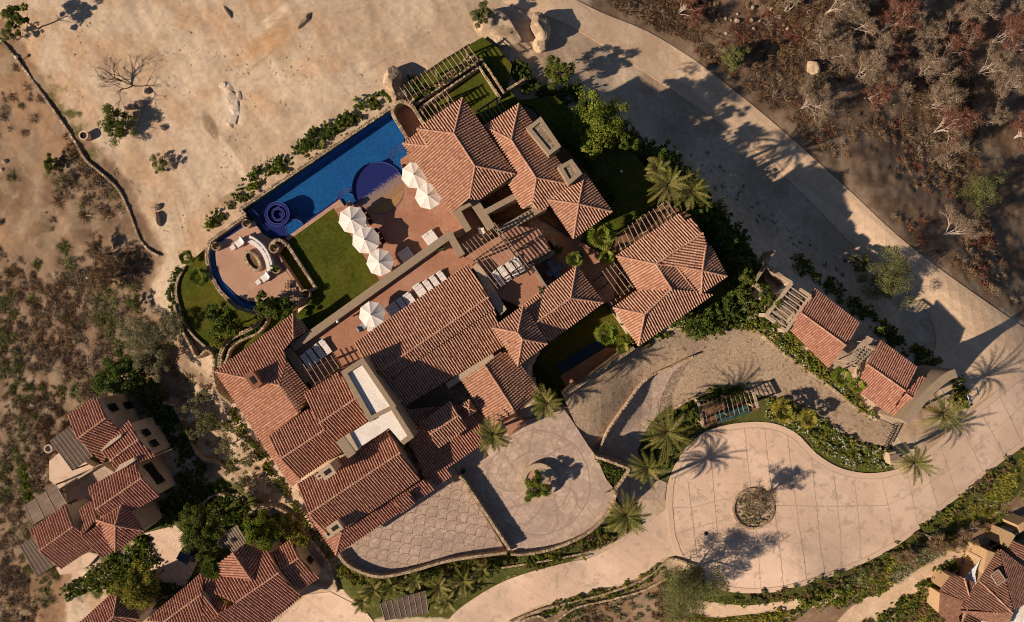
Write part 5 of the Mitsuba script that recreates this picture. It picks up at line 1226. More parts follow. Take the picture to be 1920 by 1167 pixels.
def bare_tree(label, px, py, Rpx, group, seed, lean=(.75, .55), pale=True, tilt=1.5, fine=True, pal='red'):
    "leafless branching tree: limbs and a haze of fine twigs"
    rng = np.random.default_rng(seed); b = G(px, py, 0); L = Rpx / PX * (CAM_H - b[2]) / CAM_H * 1.5
    t = thing('bare_tree', label, 'tree', group)
    mb, tw = MB(), MB()
    ends = []
    def grow(p, d, l, r, k):
        n = 4; q = [p]; dd = d
        for s in range(n): dd = norm(dd + rng.normal(0, .16, 3)); q.append(q[-1] + dd * l / n)
        mb.tube(q, np.linspace(r, r * .62, n + 1), 5 if k < 2 else 3, cap=False)
        ends.append(q[-1]); ends.append(q[2])
        if k < 4:
            for j in range(rng.integers(2, 4)):
                s = q[rng.integers(2, n + 1)]
                grow(s, norm(dd + rng.normal(0, .42, 3) * [1, 1, .6]), l * rng.uniform(.6, .8), r * .66, k + 1)
    for j in range(rng.integers(3, 6)):
        grow(b - [0, 0, .1], norm(np.array([lean[0], lean[1], tilt]) + rng.normal(0, .32, 3)), L * .52, .035 + .010 * L, 0)
    obj('branch', mb, 'm_pale_bark' if pale else 'm_bark', t)
    if fine:
        for e in ends[::2]:
            v, f, c = twigs(e, L * .17, L * .15, 18, pick(PAL[pal], 18, rng), rng, .02); tw.add(v, f, c)
        obj('twig', tw, 'm_vertex', t, stuff=True)
    return t
def rock(label, px, py, size, rot=0.0, name='boulder', up=0.0, seed=None, group=None, cat='boulder', sub=4):
    rng = np.random.default_rng(seed if seed is not None else int(px + py * 3)); m = trimesh.creation.icosphere(sub)
    v = np.array(m.vertices); s = int(rng.integers(1000))
    for k in range(14):
        nrm = norm(rng.normal(size=3)); dist = rng.uniform(.62, .9); o = v @ nrm; v = v - np.outer(np.clip(o - dist, 0, 9), nrm) * .92
    v = v * (1 + .22 * (meshkit.fbm(v * 2.2 + s, 4) - .5)[:, None]) * np.array(size) / 2
    c_, s_ = math.cos(rot), math.sin(rot); v = np.c_[v[:, 0] * c_ - v[:, 1] * s_, v[:, 0] * s_ + v[:, 1] * c_, v[:, 2]]
    g = G(px, py, size[2] * .4)
    k = obj(name, (v + g - [0, 0, size[2] * .12 - up], np.array(m.faces)), 'm_rock', smooth=40)
    labels[k] = {'label': label, 'category': cat}
    if group: labels[k]['group'] = group
    return k

ORD = ['first', 'second', 'third', 'fourth', 'fifth', 'sixth', 'seventh', 'eighth', 'ninth', 'tenth']
# big date palms
date_palm('largest date palm with long feathery fronds left of the roundabout', 1250, 812, 55, 7.0, 38)
date_palm('smaller date palm below left of the largest palm beside the roundabout', 1213, 880, 34, 6.0, 30)
date_palm('date palm standing between the plaza wall and the lower driveway', 1173, 968, 44, 7.5, 38)
date_palm('date palm with spread fronds at the kerb where the drive leaves the roundabout', 1715, 868, 37, 5.0, 26)
date_palm('date palm in front of the curved parapet of the lower gate house', 1768, 776, 44, 5.0, 34)
date_palm('date palm at the upper right corner of the entrance porch', 1023, 756, 34, 6.5, 32)
date_palm('date palm rising over the entry roof at the upper edge of the plaza', 924, 816, 38, 6.5, 32)
date_palm('left of the two date palms above the guest house pergola', 1252, 348, 44, 5.5, 34)
date_palm('right of the two date palms above the guest house pergola', 1296, 358, 40, 5.5, 34)
date_palm('short date palm in the dark corner above the guest house', 1232, 318, 26, 4, 24)
# fan palms
fan_palm('bright green fan palm in the court left of the guest house', 1128, 442, 27, 3.5, 26)
fan_palm('small fan palm just below the bright fan palm left of the guest house', 1138, 482, 17, 2, 14)
fan_palm('fan palm at the upper right corner of the sunken garden', 1138, 626, 24, 3.5, 20, zabs=2.4)
fan_palm('small fan palm against the left corner of the guest house lower roof', 1168, 652, 15, 2, 14, zabs=.6)
fan_palm('dark fan palm beside the four grey chairs', 1078, 487, 18, 3, 18, pal='mid')
fan_palm('fan palm at the foot of the upper gate house', 1578, 706, 20, 2.8, 20)
fan_palm('fan palm beside the passage between the gate houses', 1606, 722, 17, 2.6, 18)
fan_palm('fan palm at the upper lawn edge of the lower garden', 375, 520, 20, 2.5, 18, pal='mid')
fan_palm('fan palm by the far left hedge above the lower lawn', 352, 484, 16, 2.2, 16, pal='mid')
fan_palm('leaning palm over the second neighbouring house near the bottom edge', 424, 1133, 24, 4.5, 20, pal='yellow')
fan_palm('palm beside the reed roof of the second neighbouring house', 398, 1063, 24, 4.5, 20, pal='mid')
fan_palm('light green fan palm on the planted bank above the roundabout', 1470, 770, 24, 2.0, 24, pal='yellow')
fan_palm('light green fan palm at the right of the planted bank above the roundabout', 1515, 785, 20, 2.0, 20, pal='yellow')
for k, (x, y, r) in enumerate([(700, 1105, 30), (735, 1100, 26), (778, 1088, 22), (822, 1100, 30), (868, 1088, 28), (905, 1072, 18), (838, 1128, 22), (680, 1128, 22)]):
    date_palm(f'young palm in the planted bed below the fan courtyard, {ORD[[1, 2, 3, 5, 6, 7, 4, 0][k]]} from the left', x, y, r, 2.2, 20, group='young palms in the bottom bed', parts=r > 24, pal='palm')
# leafy trees
tree('large bright green round tree on the shaded side right of the pavilions', 1126, 230, 55, 4.2, 'bright', leaf=.3, n=6500)
tree('feathery pale green tree beside the dirt road on the right', 1660, 522, 50, 3.2, 'olive', leaf=.16, n=9000, clumps=60)
tree('smaller dark feathery tree left of the pale tree by the dirt road', 1610, 490, 22, 2.5, 'olive', leaf=.16, n=2500)
tree('small green tree at the top of the north lawn beside the boulders', 905, 30, 23, 2.6, 'olive', leaf=.2, n=2600)
tree('round light green tree right of the L shaped planter', 1045, 138, 28, 2.6, 'mid', leaf=.24, n=3000)
tree('green tree in the top left corner casting a long shadow', 33, 32, 26, 3.8, 'mid', leaf=.3, n=1700)
tree('thin low tree below the corner tree at the left edge', 15, 66, 20, 1.5, 'olive', leaf=.25, n=500)
tree('bushy green tree beside the dark rocks on the sandy ground', 222, 238, 34, 1.6, 'mid', leaf=.2, n=4200)
tree('dense dark green tree beside the top of the left neighbour house', 226, 708, 42, 3.2, 'dark', leaf=.32, n=4500)
tree('grey green feathery tree left of the garden wall', 268, 632, 44, 2.6, 'grey', leaf=.18, n=4500)
tree('tall narrow grey green tree between the neighbour house and the villa garden', 292, 680, 30, 3.2, 'grey', leaf=.18, n=3500)
tree('thin grey green tree at the edge of the lower lawn wall', 325, 612, 26, 2.2, 'grey', leaf=.16, n=1600)
tree('large bright round tree in front of the second neighbour house', 492, 993, 34, 5, 'bright', leaf=.32, n=4500)
tree('large yellow green round tree over the planted terrace of the neighbours', 268, 1098, 44, 5, 'yellow', leaf=.34, n=5500)
tree('dark tall tree over the paved yard between the neighbour houses', 378, 988, 42, 5, 'mid', leaf=.26, n=5500)
tree('feathery green tree hanging over the yard with the cart', 392, 1030, 26, 4.5, 'mid', leaf=.22, n=2600)
tree('yellow green hedge tree along the pale wall right of the round tree', 545, 985, 24, 3.0, 'yellow', leaf=.24, n=2600)
tree('second yellow green hedge tree by the pale wall', 562, 1012, 20, 3.0, 'yellow', leaf=.24, n=2000)
tree('grey olive tree spreading below the lower left of the roundabout', 1290, 1100, 58, 4.2, 'olive', leaf=.18, n=9000)
tree('dark grey olive tree at the bottom edge below the roundabout', 1272, 1120, 36, 2.5, 'grey', leaf=.18, n=3000)
tree('green shrub tree on the brown hillside just above the dirt road', 1377, 108, 25, 1.7, 'olive', leaf=.24, n=2000)
tree('yellow green feathery tree on the hillside at the far right', 1842, 360, 42, 2.2, 'olive', leaf=.18, n=4200)
tree('round bright shrub on the left hillside', 98, 308, 17, 1.0, 'mid', cat='shrub', name='shrub', trunk=False, n=1200)
tree('grey shrub below the round bright shrub on the left hillside', 112, 340, 22, .9, 'grey', cat='shrub', name='shrub', trunk=False, n=1200, leaf=.15)
tree('grey green bush with a shadow in the middle of the sandy ground', 300, 308, 20, .9, 'olive', cat='shrub', name='shrub', trunk=False, n=1500, leaf=.16)
tree('round dark bush on the sandy path above the lower left garden', 252, 570, 17, .9, 'mid', cat='shrub', name='shrub', trunk=False, n=1300, leaf=.15)
tree('small bright yellow shrub on the dark hillside at the right', 1785, 158, 8, .5, 'yellow', cat='shrub', name='shrub', trunk=False, n=260)
tree('small dark shrub on the north rock', 957, 58, 9, .8, 'mid', cat='shrub', name='shrub', trunk=False, n=300)
tree('round clipped bush filling the circular planter of the plaza', 1004, 913, 26, 2.4, 'bright', cat='shrub', name='shrub', leaf=.2, n=3600)
tree('leafy vine tree beside the white trellis', 1438, 566, 22, 1.8, 'mid', leaf=.24, n=1500)
tree('leafy tree at the left end of the S shaped planter', 405, 590, 22, 2.6, 'dark', leaf=.34, n=900)
tree('large leaved tree beside the steps below the lower lawn', 428, 612, 30, 2.6, 'mid', leaf=.36, n=1500)
tree('large leaved tree over the end of the curved channel', 502, 574, 26, 2.2, 'mid', leaf=.32, n=1400, zabs=1.6)
tree('large leaved tree between the channel and the left wing roof', 535, 578, 22, 2.2, 'dark', leaf=.32, n=1100, zabs=1.6)
tree('small tree with pale leaves by the foot of the S shaped planter', 410, 640, 15, 1.6, 'yellow', leaf=.32, n=420)
for k, (x, y, r) in enumerate([(360, 770, 22), (395, 790, 24), (425, 835, 22), (440, 870, 20), (372, 810, 18), (455, 905, 16), (385, 745, 16), (430, 800, 18), (470, 860, 14), (352, 800, 20)]):
    tree('thin olive tree on the sandy slope between the villa and the neighbour house', x, y, r, 2.0, 'olive' if k % 2 else 'grey', leaf=.17, n=900, hollow=.3, group='thin olive trees on the slope')
# leafless trees
bare_tree('dead leafless tree lying low on the sandy ground with a spidery shadow', 248, 160, 40, None, 5, lean=(-.5, .3), pale=False, tilt=.5, fine=False)
HILL = [(1270, 27), (1470, 25), (1545, 28), (1590, 50), (1650, 60), (1695, 52), (1720, 85), (1765, 72), (1765, 110), (1800, 40), (1830, 28), (1880, 35), (1790, 85), (1620, 120), (1600, 150), (1560, 110), (1640, 130), (1720, 145), (1830, 140), (1500, 205), (1620, 185), (1660, 185),
        (1740, 205), (1520, 85), (1750, 250), (1840, 235), (1770, 300), (1870, 180), (1900, 260), (1770, 440), (1690, 100), (1900, 90), (1860, 80)]
for k, (x, y) in enumerate(HILL):
    bare_tree('leafless pale branched tree on the dry brown hillside beyond the dirt road', x, y, 27 + 9 * ((k * 7) % 5) / 4, 'leafless trees on the hillside', 100 + k, pal='red' if k % 4 == 0 else 'haze')
for k, (x, y) in enumerate([(1735, 1002), (1790, 990), (1765, 1015), (1690, 1032)]):
    bare_tree(f'white branched leafless tree on the green bank below the roundabout, {ORD[[1, 3, 2, 0][k]]} from the left', x, y, 22, 'leafless trees on the bank', 200 + k, lean=(.3, -.3), pal='dry')
bare_tree('thin pale leafless tree standing in the middle of the roundabout island', 1413, 945, 34, None, 310, lean=(.1, .1), tilt=1.6, pal='haze')
bare_tree('small grey leafless bush at the left end of the white trellis', 1396, 560, 20, None, 301, lean=(-.2, .1), fine=False)
bare_tree('dry twiggy bush on the left hillside path', 205, 478, 24, None, 303, lean=(.2, .3), pale=False, pal='dry')
bare_tree('large grey twiggy bush above the round dark bush', 220, 520, 30, None, 304, lean=(.1, .1), pale=False, pal='dry')
# dry scrub
def scrub(name, label, pg, n, rad, pals, seed, tw=34, w=.04, keep=None):
    rng = np.random.default_rng(seed); mb = MB(); x0, y0, x1, y1 = pg.bounds; q = np.zeros((0, 2))
    while len(q) < n:
        a = rng.uniform([x0, y0], [x1, y1], (n * 2, 2)); a = a[shapely.contains_xy(pg, a[:, 0], a[:, 1])]
        dens = meshkit.fbm(np.c_[a * .09, a[:, :1] * 0 + seed], 3); q = np.vstack([q, a[dens > rng.uniform(.30, .62, len(a))]])
    q = q[:n]; zz = hz(q[:, 0], q[:, 1])
    for (x, y), g in zip(q, zz):
        R = rng.uniform(*rad) * rng.uniform(.6, 1.2); pal = PAL[pals[int(meshkit.noise(np.array([x * .12, y * .12, seed])) * .999 * len(pals))] if rng.random() < .7 else pals[rng.integers(len(pals))]]
        m = int(tw * (.5 + R)); tone = rng.uniform(.75, 1.25)
        v, f, c = twigs(np.array([x, y, g]), R, R * rng.uniform(.5, .9), m, pick(pal, m, rng) * tone, rng, w * (.7 + .5 * R)); mb.add(v, f, c)
    return struct(name, label, mb, 'm_vertex', kind='stuff')
view = sbox(-76, -49, 76, 49)
scrub('dry_scrub', 'dense red brown dry scrub on the hillside beyond the dirt road', BRUSH[1][0].intersection(view).buffer(-.6), 2300, (.4, 1.4), ['haze', 'haze', 'brown', 'dry', 'red', 'haze'], 5, 52, .026)
scrub('dry_scrub', 'grey brown dry scrub on the hillside at the left edge', BRUSH[0][0].intersection(view).buffer(-.6), 2000, (.4, 1.35), ['haze', 'dry', 'haze', 'olive', 'haze', 'brown'], 6, 58, .024)
scrub('dry_scrub', 'mixed green and brown scrub on the bank at the lower right', gpoly([(1290, 1120), (1400, 1128), (1560, 1100), (1700, 1035), (1830, 935), (1930, 850), (1930, 960), (1830, 1025), (1700, 1085), (1560, 1150), (1440, 1175), (1290, 1175)]).difference(PATH_S.buffer(.3)).difference(PATH_W.buffer(.3)), 700, (.5, 1.2), ['olive', 'dry', 'yellow', 'grey', 'mid'], 7, 60, .045)
scrub('dry_scrub', 'olive scrub below the gravel path at the lower right corner', gpoly([(1600, 1175), (1690, 1135), (1770, 1085), (1840, 1030), (1925, 980), (1925, 1000), (1850, 1045), (1790, 1075), (1755, 1120), (1770, 1175)]), 300, (.5, 1.2), ['olive', 'dry', 'mid', 'yellow'], 8, 60, .05)
scrub('dry_scrub', 'olive and dry scrub below the driveway at the bottom of the photo', gpoly([(1060, 1145), (1130, 1122), (1200, 1108), (1250, 1080), (1290, 1090), (1300, 1125), (1280, 1150), (1290, 1180), (1040, 1185)]), 170, (.4, 1.1), ['olive', 'dry', 'grey'], 12, 60, .045)
scrub('dry_scrub', 'sparse dry weeds on the sandy slope left of the villa', gpoly([(330, 690), (395, 700), (440, 770), (480, 850), (520, 930), (470, 930), (390, 850), (330, 760)]), 160, (.3, .8), ['dry', 'olive'], 9, 30)
scrub('dry_scrub', 'sparse weeds on the dusty shoulder of the dirt road', gpoly([(1290, 260), (1380, 330), (1480, 430), (1560, 480), (1620, 560), (1700, 620), (1640, 560), (1500, 470), (1380, 390), (1270, 300)]), 60, (.2, .6), ['mid', 'olive'], 10, 30)
# planted beds
planting('hedge', 'tropical hedge along the outside of the infinity edge wall', [(388, 418), (425, 395), (450, 372), (485, 330), (530, 306), (600, 258), (655, 218), (700, 190), (728, 176)], 105, (.4, 1.05), ['bright', 'mid', 'dark'], 21, .32, width=1.9)
planting('hedge', 'clipped dark hedge along the left edge of the lower lawn', [(350, 500), (335, 530), (333, 558), (342, 590), (358, 622)], 60, (.4, .65), ['dark', 'mid'], 22, .2, width=.9, z=-1.9)
planting('ground_cover', 'dense leafy planting between the cobbled drive and the gate houses', gpoly([(1335, 592), (1400, 575), (1440, 600), (1500, 640), (1545, 690), (1600, 742), (1640, 775), (1632, 783), (1545, 714), (1482, 667), (1415, 617), (1340, 609)]), 190, (.4, .8), ['yellow', 'bright', 'mid'], 23, .28, flowers=.12)
planting('ground_cover', 'white flowering shrubs on the bank between cobbled drive and roundabout', gpoly([(1430, 746), (1495, 760), (1560, 800), (1605, 832), (1655, 845), (1660, 876), (1615, 882), (1572, 866), (1532, 842), (1492, 803), (1440, 788)]), 200, (.4, .8), ['yellow', 'bright', 'mid'], 24, .24, flowers=.5)
planting('ground_cover', 'dark planting at the foot of the date palms left of the roundabout', gpoly([(1245, 790), (1300, 748), (1312, 800), (1270, 850), (1240, 888), (1200, 880), (1210, 830)]), 90, (.4, .8), ['mid', 'dark', 'yellow'], 25, .3)
planting('ground_cover', 'shrubs between the cobbled drive and the timber pergola', gpoly([(1300, 745), (1340, 730), (1395, 728), (1400, 736), (1310, 752)]), 40, (.4, .7), ['bright', 'mid'], 26, .3)
planting('ground_cover', 'small bed of shrubs in the wedge planter beside the plaza', poly([(1122, 862), (1140, 870), (1172, 884), (1152, 912)], -.6), 34, (.4, .6), ['dark', 'mid'], 27, .22, z=-.5)
planting('ground_cover', 'shrubs along the shaded east side of the compound', [(960, 118), (985, 150), (1010, 180), (1060, 185), (1090, 170)], 80, (.5, .9), ['dark', 'mid'], 28, .3, width=2.2)
planting('ground_cover', 'dark shrubs along the fence line above the shaded lawn', [(1150, 262), (1190, 275), (1230, 295), (1262, 330), (1310, 380), (1360, 440), (1390, 490), (1395, 555), (1340, 600), (1290, 612)], 190, (.8, 1.7), ['dark', 'mid', 'mid'], 29, .36, width=3.4, hgt=1.2)
planting('ground_cover', 'shrubs at the foot of the garden pavilion walls', [(1015, 205), (1050, 250), (1090, 300), (1120, 340), (1150, 390)], 70, (.4, .8), ['dark', 'mid'], 30, .3, width=1.4)
planting('ground_cover', 'leafy shrubs above the gate houses along the road shoulder', [(1490, 492), (1530, 520), (1575, 550), (1610, 580), (1655, 620), (1700, 650), (1740, 680), (1755, 690)], 120, (.5, .95), ['mid', 'yellow', 'dark'], 31, .3, width=2.4)
planting('ground_cover', 'green planting along the outside of the curved courtyard walls', [(636, 1062), (690, 1090), (740, 1092), (800, 1082), (860, 1064), (940, 1052), (1010, 1048), (1080, 1030), (1140, 995), (1190, 965)], 210, (.35, .75), ['yellow', 'mid', 'bright', 'dry'], 32, .26, width=2.6)
planting('ground_cover', 'leafy hedge just outside the roundabout kerb', [(1300, 1092), (1360, 1115), (1420, 1119), (1480, 1112), (1560, 1088), (1640, 1054), (1700, 1020), (1760, 972), (1820, 926), (1880, 875), (1925, 840)], 150, (.3, .75), ['olive', 'yellow', 'dry', 'mid'], 33, .22, width=2.4)
planting('ground_cover', 'bright bushes beside the lower gravel path', [(1460, 1150), (1530, 1125), (1600, 1110), (1660, 1092)], 90, (.4, .8), ['bright', 'yellow'], 34, .28, width=2.6)
planting('ground_cover', 'planted strip along the lower side of the driveway', [(1010, 1150), (1080, 1125), (1150, 1108), (1200, 1090), (1245, 1060)], 90, (.3, .6), ['bright', 'mid', 'yellow'], 35, .24, width=1.4)
planting('ground_cover', 'planted terraces between the two neighbouring houses', [(125, 1120), (180, 1078), (230, 1045), (280, 1020), (200, 1100), (290, 1040)], 170, (.4, .9), ['dark', 'mid', 'bright'], 36, .3, width=2.4, flowers=.12)
planting('ground_cover', 'dark shaded shrubs between the left neighbour house and the garden wall', [(250, 700), (300, 760), (330, 800), (350, 850), (370, 890), (330, 930), (400, 960), (450, 960)], 150, (.5, 1.0), ['dark', 'dark', 'mid'], 37, .32, width=3.4)
planting('ground_cover', 'vine growing along the left foot of the villa', [(435, 770), (480, 840), (520, 900), (560, 960), (600, 1010), (632, 1055)], 90, (.3, .6), ['mid', 'yellow', 'bright'], 38, .24, width=1.0)
planting('hedge', 'bright hedge on the terrace edge of the left neighbour house', [(76, 862), (74, 885), (80, 915), (92, 930)], 34, (.45, .7), ['bright', 'mid'], 39, .26, width=1.0, z=-4.6)
planting('hedge', 'planted hedge between the walls of the L shaped planter', [(787, 198), (900, 118), (940, 176)], 70, (.25, .4), ['mid', 'yellow'], 40, .2, width=.5, z=.2)
planting('ground_cover', 'planting inside the S shaped planter', [(495, 600), (484, 618), (455, 635), (430, 648), (418, 668), (416, 685)], 50, (.25, .4), ['dark', 'mid'], 41, .22, width=.4, z=-1.2)
planting('ground_cover', 'shrubs against the pavilion roofs beside the arched wall', [(775, 145), (770, 160), (800, 180)], 20, (.4, .7), ['dark', 'mid'], 42, .3, width=1.0, z=-.4)
planting('ground_cover', 'shrubs along the edge of the sunken garden', [(1010, 700), (1030, 735), (1045, 740)], 26, (.5, .8), ['dark', 'mid'], 43, .3, width=1.4, z=-3.5)
planting('ground_cover', 'leafy shrubs below the guest house beside the drive', [(1150, 640), (1178, 632), (1215, 640), (1240, 625), (1290, 608), (1340, 590)], 60, (.4, .8), ['yellow', 'mid', 'bright'], 44, .3, width=1.4, flowers=.2)
planting('ground_cover', 'shrubs at the tip of the drive beside the lower gate house', [(1790, 705), (1800, 730), (1790, 755), (1810, 760)], 34, (.4, .8), ['mid', 'dark', 'yellow'], 45, .3, width=1.6)
planting('ground_cover', 'leafy bank at the bottom right below the gravel path', [(1640, 1168), (1700, 1130), (1750, 1090), (1790, 1060), (1840, 1040)], 110, (.45, .9), ['mid', 'dark', 'yellow'], 46, .28, width=3.0)
planting('ground_cover', 'dry brown and white flowering shrubs filling the roundabout island', Point(*isl_c).buffer(ISLAND_R - .4), 130, (.2, .42), [[(.36, .30, .19), (.30, .25, .14), (.26, .22, .11), (.40, .34, .24)]], 47, .16)
planting('ground_cover', 'pale flowering succulents in the middle of the roundabout island', Point(*(isl_c + np.array([.5, .1]))).buffer(1.3), 40, (.25, .5), [[(.42, .36, .27), (.34, .28, .19), (.25, .22, .12), (.46, .40, .33)]], 48, .2)
planting('ground_cover', 'shrubs in the shade behind the patio', [(1035, 480), (1048, 472)], 8, (.3, .5), ['mid'], 49, .3, width=.4, z=2.4)
planting('ground_cover', 'bright shrubs in the narrow court beside the rounded parapet', [(912, 392), (925, 412)], 12, (.4, .6), ['bright'], 50, .3, width=.5, z=1.0)
planting('ground_cover', 'dark garden shrubs round the yard of the neighbouring houses', gpoly([(345, 905), (420, 915), (470, 955), (530, 970), (470, 990), (440, 985), (400, 960), (345, 960), (320, 985), (290, 975)]), 110, (.5, 1.0), ['dark', 'mid', 'dark'], 61, .3)
planting('ground_cover', 'dark leafy bed below the paved yard', gpoly([(225, 1050), (250, 1035), (300, 1095), (350, 1105), (375, 1065), (382, 1075), (300, 1150), (250, 1120)]), 80, (.5, .9), ['dark', 'mid'], 62, .3)
for k, (x, y, r, hc) in enumerate([(1178, 268, 18, 5.0), (1248, 296, 17, 4.4), (1318, 400, 20, 4.6), (1362, 452, 18, 5.0), (1398, 520, 18, 4.2), (1100, 205, 16, 4.0)]):
    tree(f'slender dark tree in the shaded belt east of the houses, {ORD[[1, 2, 3, 4, 5, 0][k]]} from the top', x, y, r, hc, 'dark' if k % 2 else 'mid', leaf=.3, n=1300)
rng_ = np.random.default_rng(77); gm = MB(); dirt_ = gpoly([(40, 60), (300, 0), (900, 0), (740, 130), (560, 260), (440, 350), (330, 480), (260, 400), (170, 270)])
x0_, y0_, x1_, y1_ = dirt_.bounds; q_ = rng_.uniform([x0_, y0_], [x1_, y1_], (2600, 2)); q_ = q_[shapely.contains_xy(dirt_, q_[:, 0], q_[:, 1])]
q_ = q_[meshkit.fbm(np.c_[q_ * .12, q_[:, :1] * 0], 3) > rng_.uniform(.42, .6, len(q_))]; oct_ = trimesh.creation.icosphere(0)
for (x_, y_), z_ in zip(q_, hz(q_[:, 0], q_[:, 1])):
    v_ = np.array(oct_.vertices) * rng_.uniform(.03, .12) * rng_.uniform(.6, 1.3, (12, 1)) * [1, 1, .6]; gm.add(v_ + [x_, y_, z_ + .02], np.array(oct_.faces), np.array((.50, .39, .295)) * rng_.uniform(.8, 1.2))
struct('gravel', 'loose stones scattered on the sandy ground above the pool', gm, 'm_vertex', kind='stuff')
# rocks
rock('largest sandy boulder between the road and the north lawn', 1012, 48, (2.8, 4.6, 3.4), .3)
rock('second sandy boulder just below the largest one', 1012, 84, (2.2, 2.4, 2.0), .2)
rock('tall sandy boulder at the upper end of the pool beside the long pergola', 736, 152, (2.7, 4.6, 3.6), .25)
rock('sandy boulder beside the arched wall at the top of the pool', 744, 180, (2.0, 2.8, 2.2), .1)
rock('wide low sandy rock face beside the small green tree', 935, 55, (7.5, 5.0, 1.8), -.5)
rock('pale square boulder on the brown hillside above the road', 1526, 126, (2.2, 2.6, 1.6), .4)
rock('lone dark boulder on the sandy ground at the left of the pool', 290, 390, (1.6, 1.0, 1.0), .4)
rock('long upright boulder just below the lone dark boulder', 295, 412, (1.0, 2.2, 1.1), .2)
for k, (x, y, s) in enumerate([(245, 200, 1.1), (255, 215, 1.2), (262, 195, 1.0), (235, 203, .8), (253, 232, .9)]):
    rock('dark angular rock in the small pile beside the bushy tree', x, y, (s, s * .8, s * .9), k, group='rocks in the pile', sub=3)
rock('single dark rock above the rock pile', 273, 171, (.8, 1.0, .8), 0, sub=3)
for k, (x, y, a, b, h_, r_) in enumerate([(419, 160, 1.5, 1.0, .5, .3), (430, 168, 1.2, 2.0, .3, .5), (436, 186, 2.0, 3.0, .42, .3), (446, 180, 1.2, 1.6, .3, -.2), (440, 205, 1.7, 2.4, .38, .1), (437, 222, 1.8, 1.8, .36, .2), (430, 232, 1.0, 1.4, .3, .6)]):
    rock('pale flat rock slab of the outcrop in the middle of the sandy ground', x, y, (a, b, h_), r_, name='rock_slab', cat='rock', group='rock slabs of the outcrop', sub=3)
    scene[[q for q in scene if q.startswith('rock_slab')][-1]]['bsdf'] = {'type': 'ref', 'id': 'm_pale_rock'}
rock('dark narrow rock in the sandy ground at the top', 425, 22, (.5, 2.0, .5), .6, sub=3)
rock('long rock ledge at the top of the sandy ground', 570, 38, (.8, 3.0, .7), -.7, sub=3)
for k in range(46):
    x, y = rnd.uniform(1280, 1480), rnd.uniform(10, 110)
    if y > 10 + (x - 1280) * .62 and k % 3: continue
    s = rnd.uniform(.3, .75); rock('small orange stone scattered on the hillside beside the road', x, y * .6, (s, s * .9, s * .7), k, name='stone', cat='stone', group='stones on the hillside', sub=2)
for k, (x, y) in enumerate([(8, 303), (4, 318), (190, 490), (62, 440), (165, 520), (95, 560), (215, 530), (35, 700), (120, 705), (60, 760), (140, 640), (15, 520)]):
    s = rnd.uniform(.4, .9); rock('pale stone among the scrub on the left hillside', x, y, (s, s * .8, s * .7), k, name='stone', cat='stone', group='stones on the left hillside', sub=2)
# ---------------------------------------------------------------- parasols, loungers, pots, small things
def parasol(label, px, py, base, R=1.78, yaw=0.0, group='white parasols', vents=False):
    c = P(px, py, base + 2.45); c = np.array([c[0], c[1], base])
    t = thing('parasol', label, 'parasol', group)
    mb = MB(); mb.tube([c, c + [0, 0, 2.85]], [.03, .025], 8); obj('pole', mb, 'm_batten', t)
    mb = MB(); mb.lathe(c, [(.34, 0), (.34, .06), (.08, .1), (.05, .25)], 16); obj('base', mb, 'm_iron', t)
    apex = c + [0, 0, 2.9]
    n = 8
    for k in range(n):
        a0, a1 = yaw + 2 * np.pi * k / n, yaw + 2 * np.pi * (k + 1) / n
        e0, e1 = (c + [R * math.cos(a), R * math.sin(a), 2.22] for a in (a0, a1))
        v, f = [], []; m = 5
        for i in range(m + 1):
            s = i / m
            for j in range(4):
                g = j / 3; q = apex * (1 - s) + (e0 * (1 - g) + e1 * g) * s
                q = q - np.array([0, 0, 1]) * (.10 * s * (1 - s) * 2 + .07 * s * math.sin(math.pi * g)); v.append(q)
        for i in range(m):
            for j in range(3): f.append([i * 4 + j, (i + 1) * 4 + j, (i + 1) * 4 + j + 1, i * 4 + j + 1])
        m2 = MB(); m2.add(v, f)
        ev, ef = [], []
        for j in range(4): q = v[m * 4 + j]; ev += [q, q - np.array([0, 0, .12])]
        for j in range(3): ef.append([2 * j, 2 * j + 2, 2 * j + 3, 2 * j + 1])
        m2.add(ev, ef)
        (vv, ff), _ = m2.get(); obj('canopy_panel', (vv, ff), 'm_canvas', t, smooth=35)
        m2 = MB(); m2.bar(apex - [0, 0, .25], e0 - [0, 0, .16], .03, .03); obj('rib', m2, 'm_batten', t)
    mb = MB(); mb.lathe(apex, [(.0, .1), (.04, .06), (.06, 0), (.12, -.05)][::-1], 10); obj('finial', mb, 'm_batten', t)
    return t
scene['m_canvas'] = {'type': 'twosided', 'bsdf': {'type': 'diffuse', 'reflectance': col((.70, .645, .635))}}
parasol('white parasol nearest the pool at the left of the deck', 660, 412, 0, 1.86, .2)
parasol('white parasol in the middle of the three beside the lawn', 685, 450, 0, 1.86, .35)
parasol('white parasol lowest of the three beside the lawn', 712, 492, 0, 1.82, .1)
parasol('white parasol nearest the beach end, partly under the pavilion eave', 777, 328, 0, 1.8, .3)
parasol('white parasol just below it at the pavilion eave', 803, 367, 0, 1.8, .15)
parasol('white parasol alone on the raised upper terrace', 697, 590, 2.5, 1.72, .25)

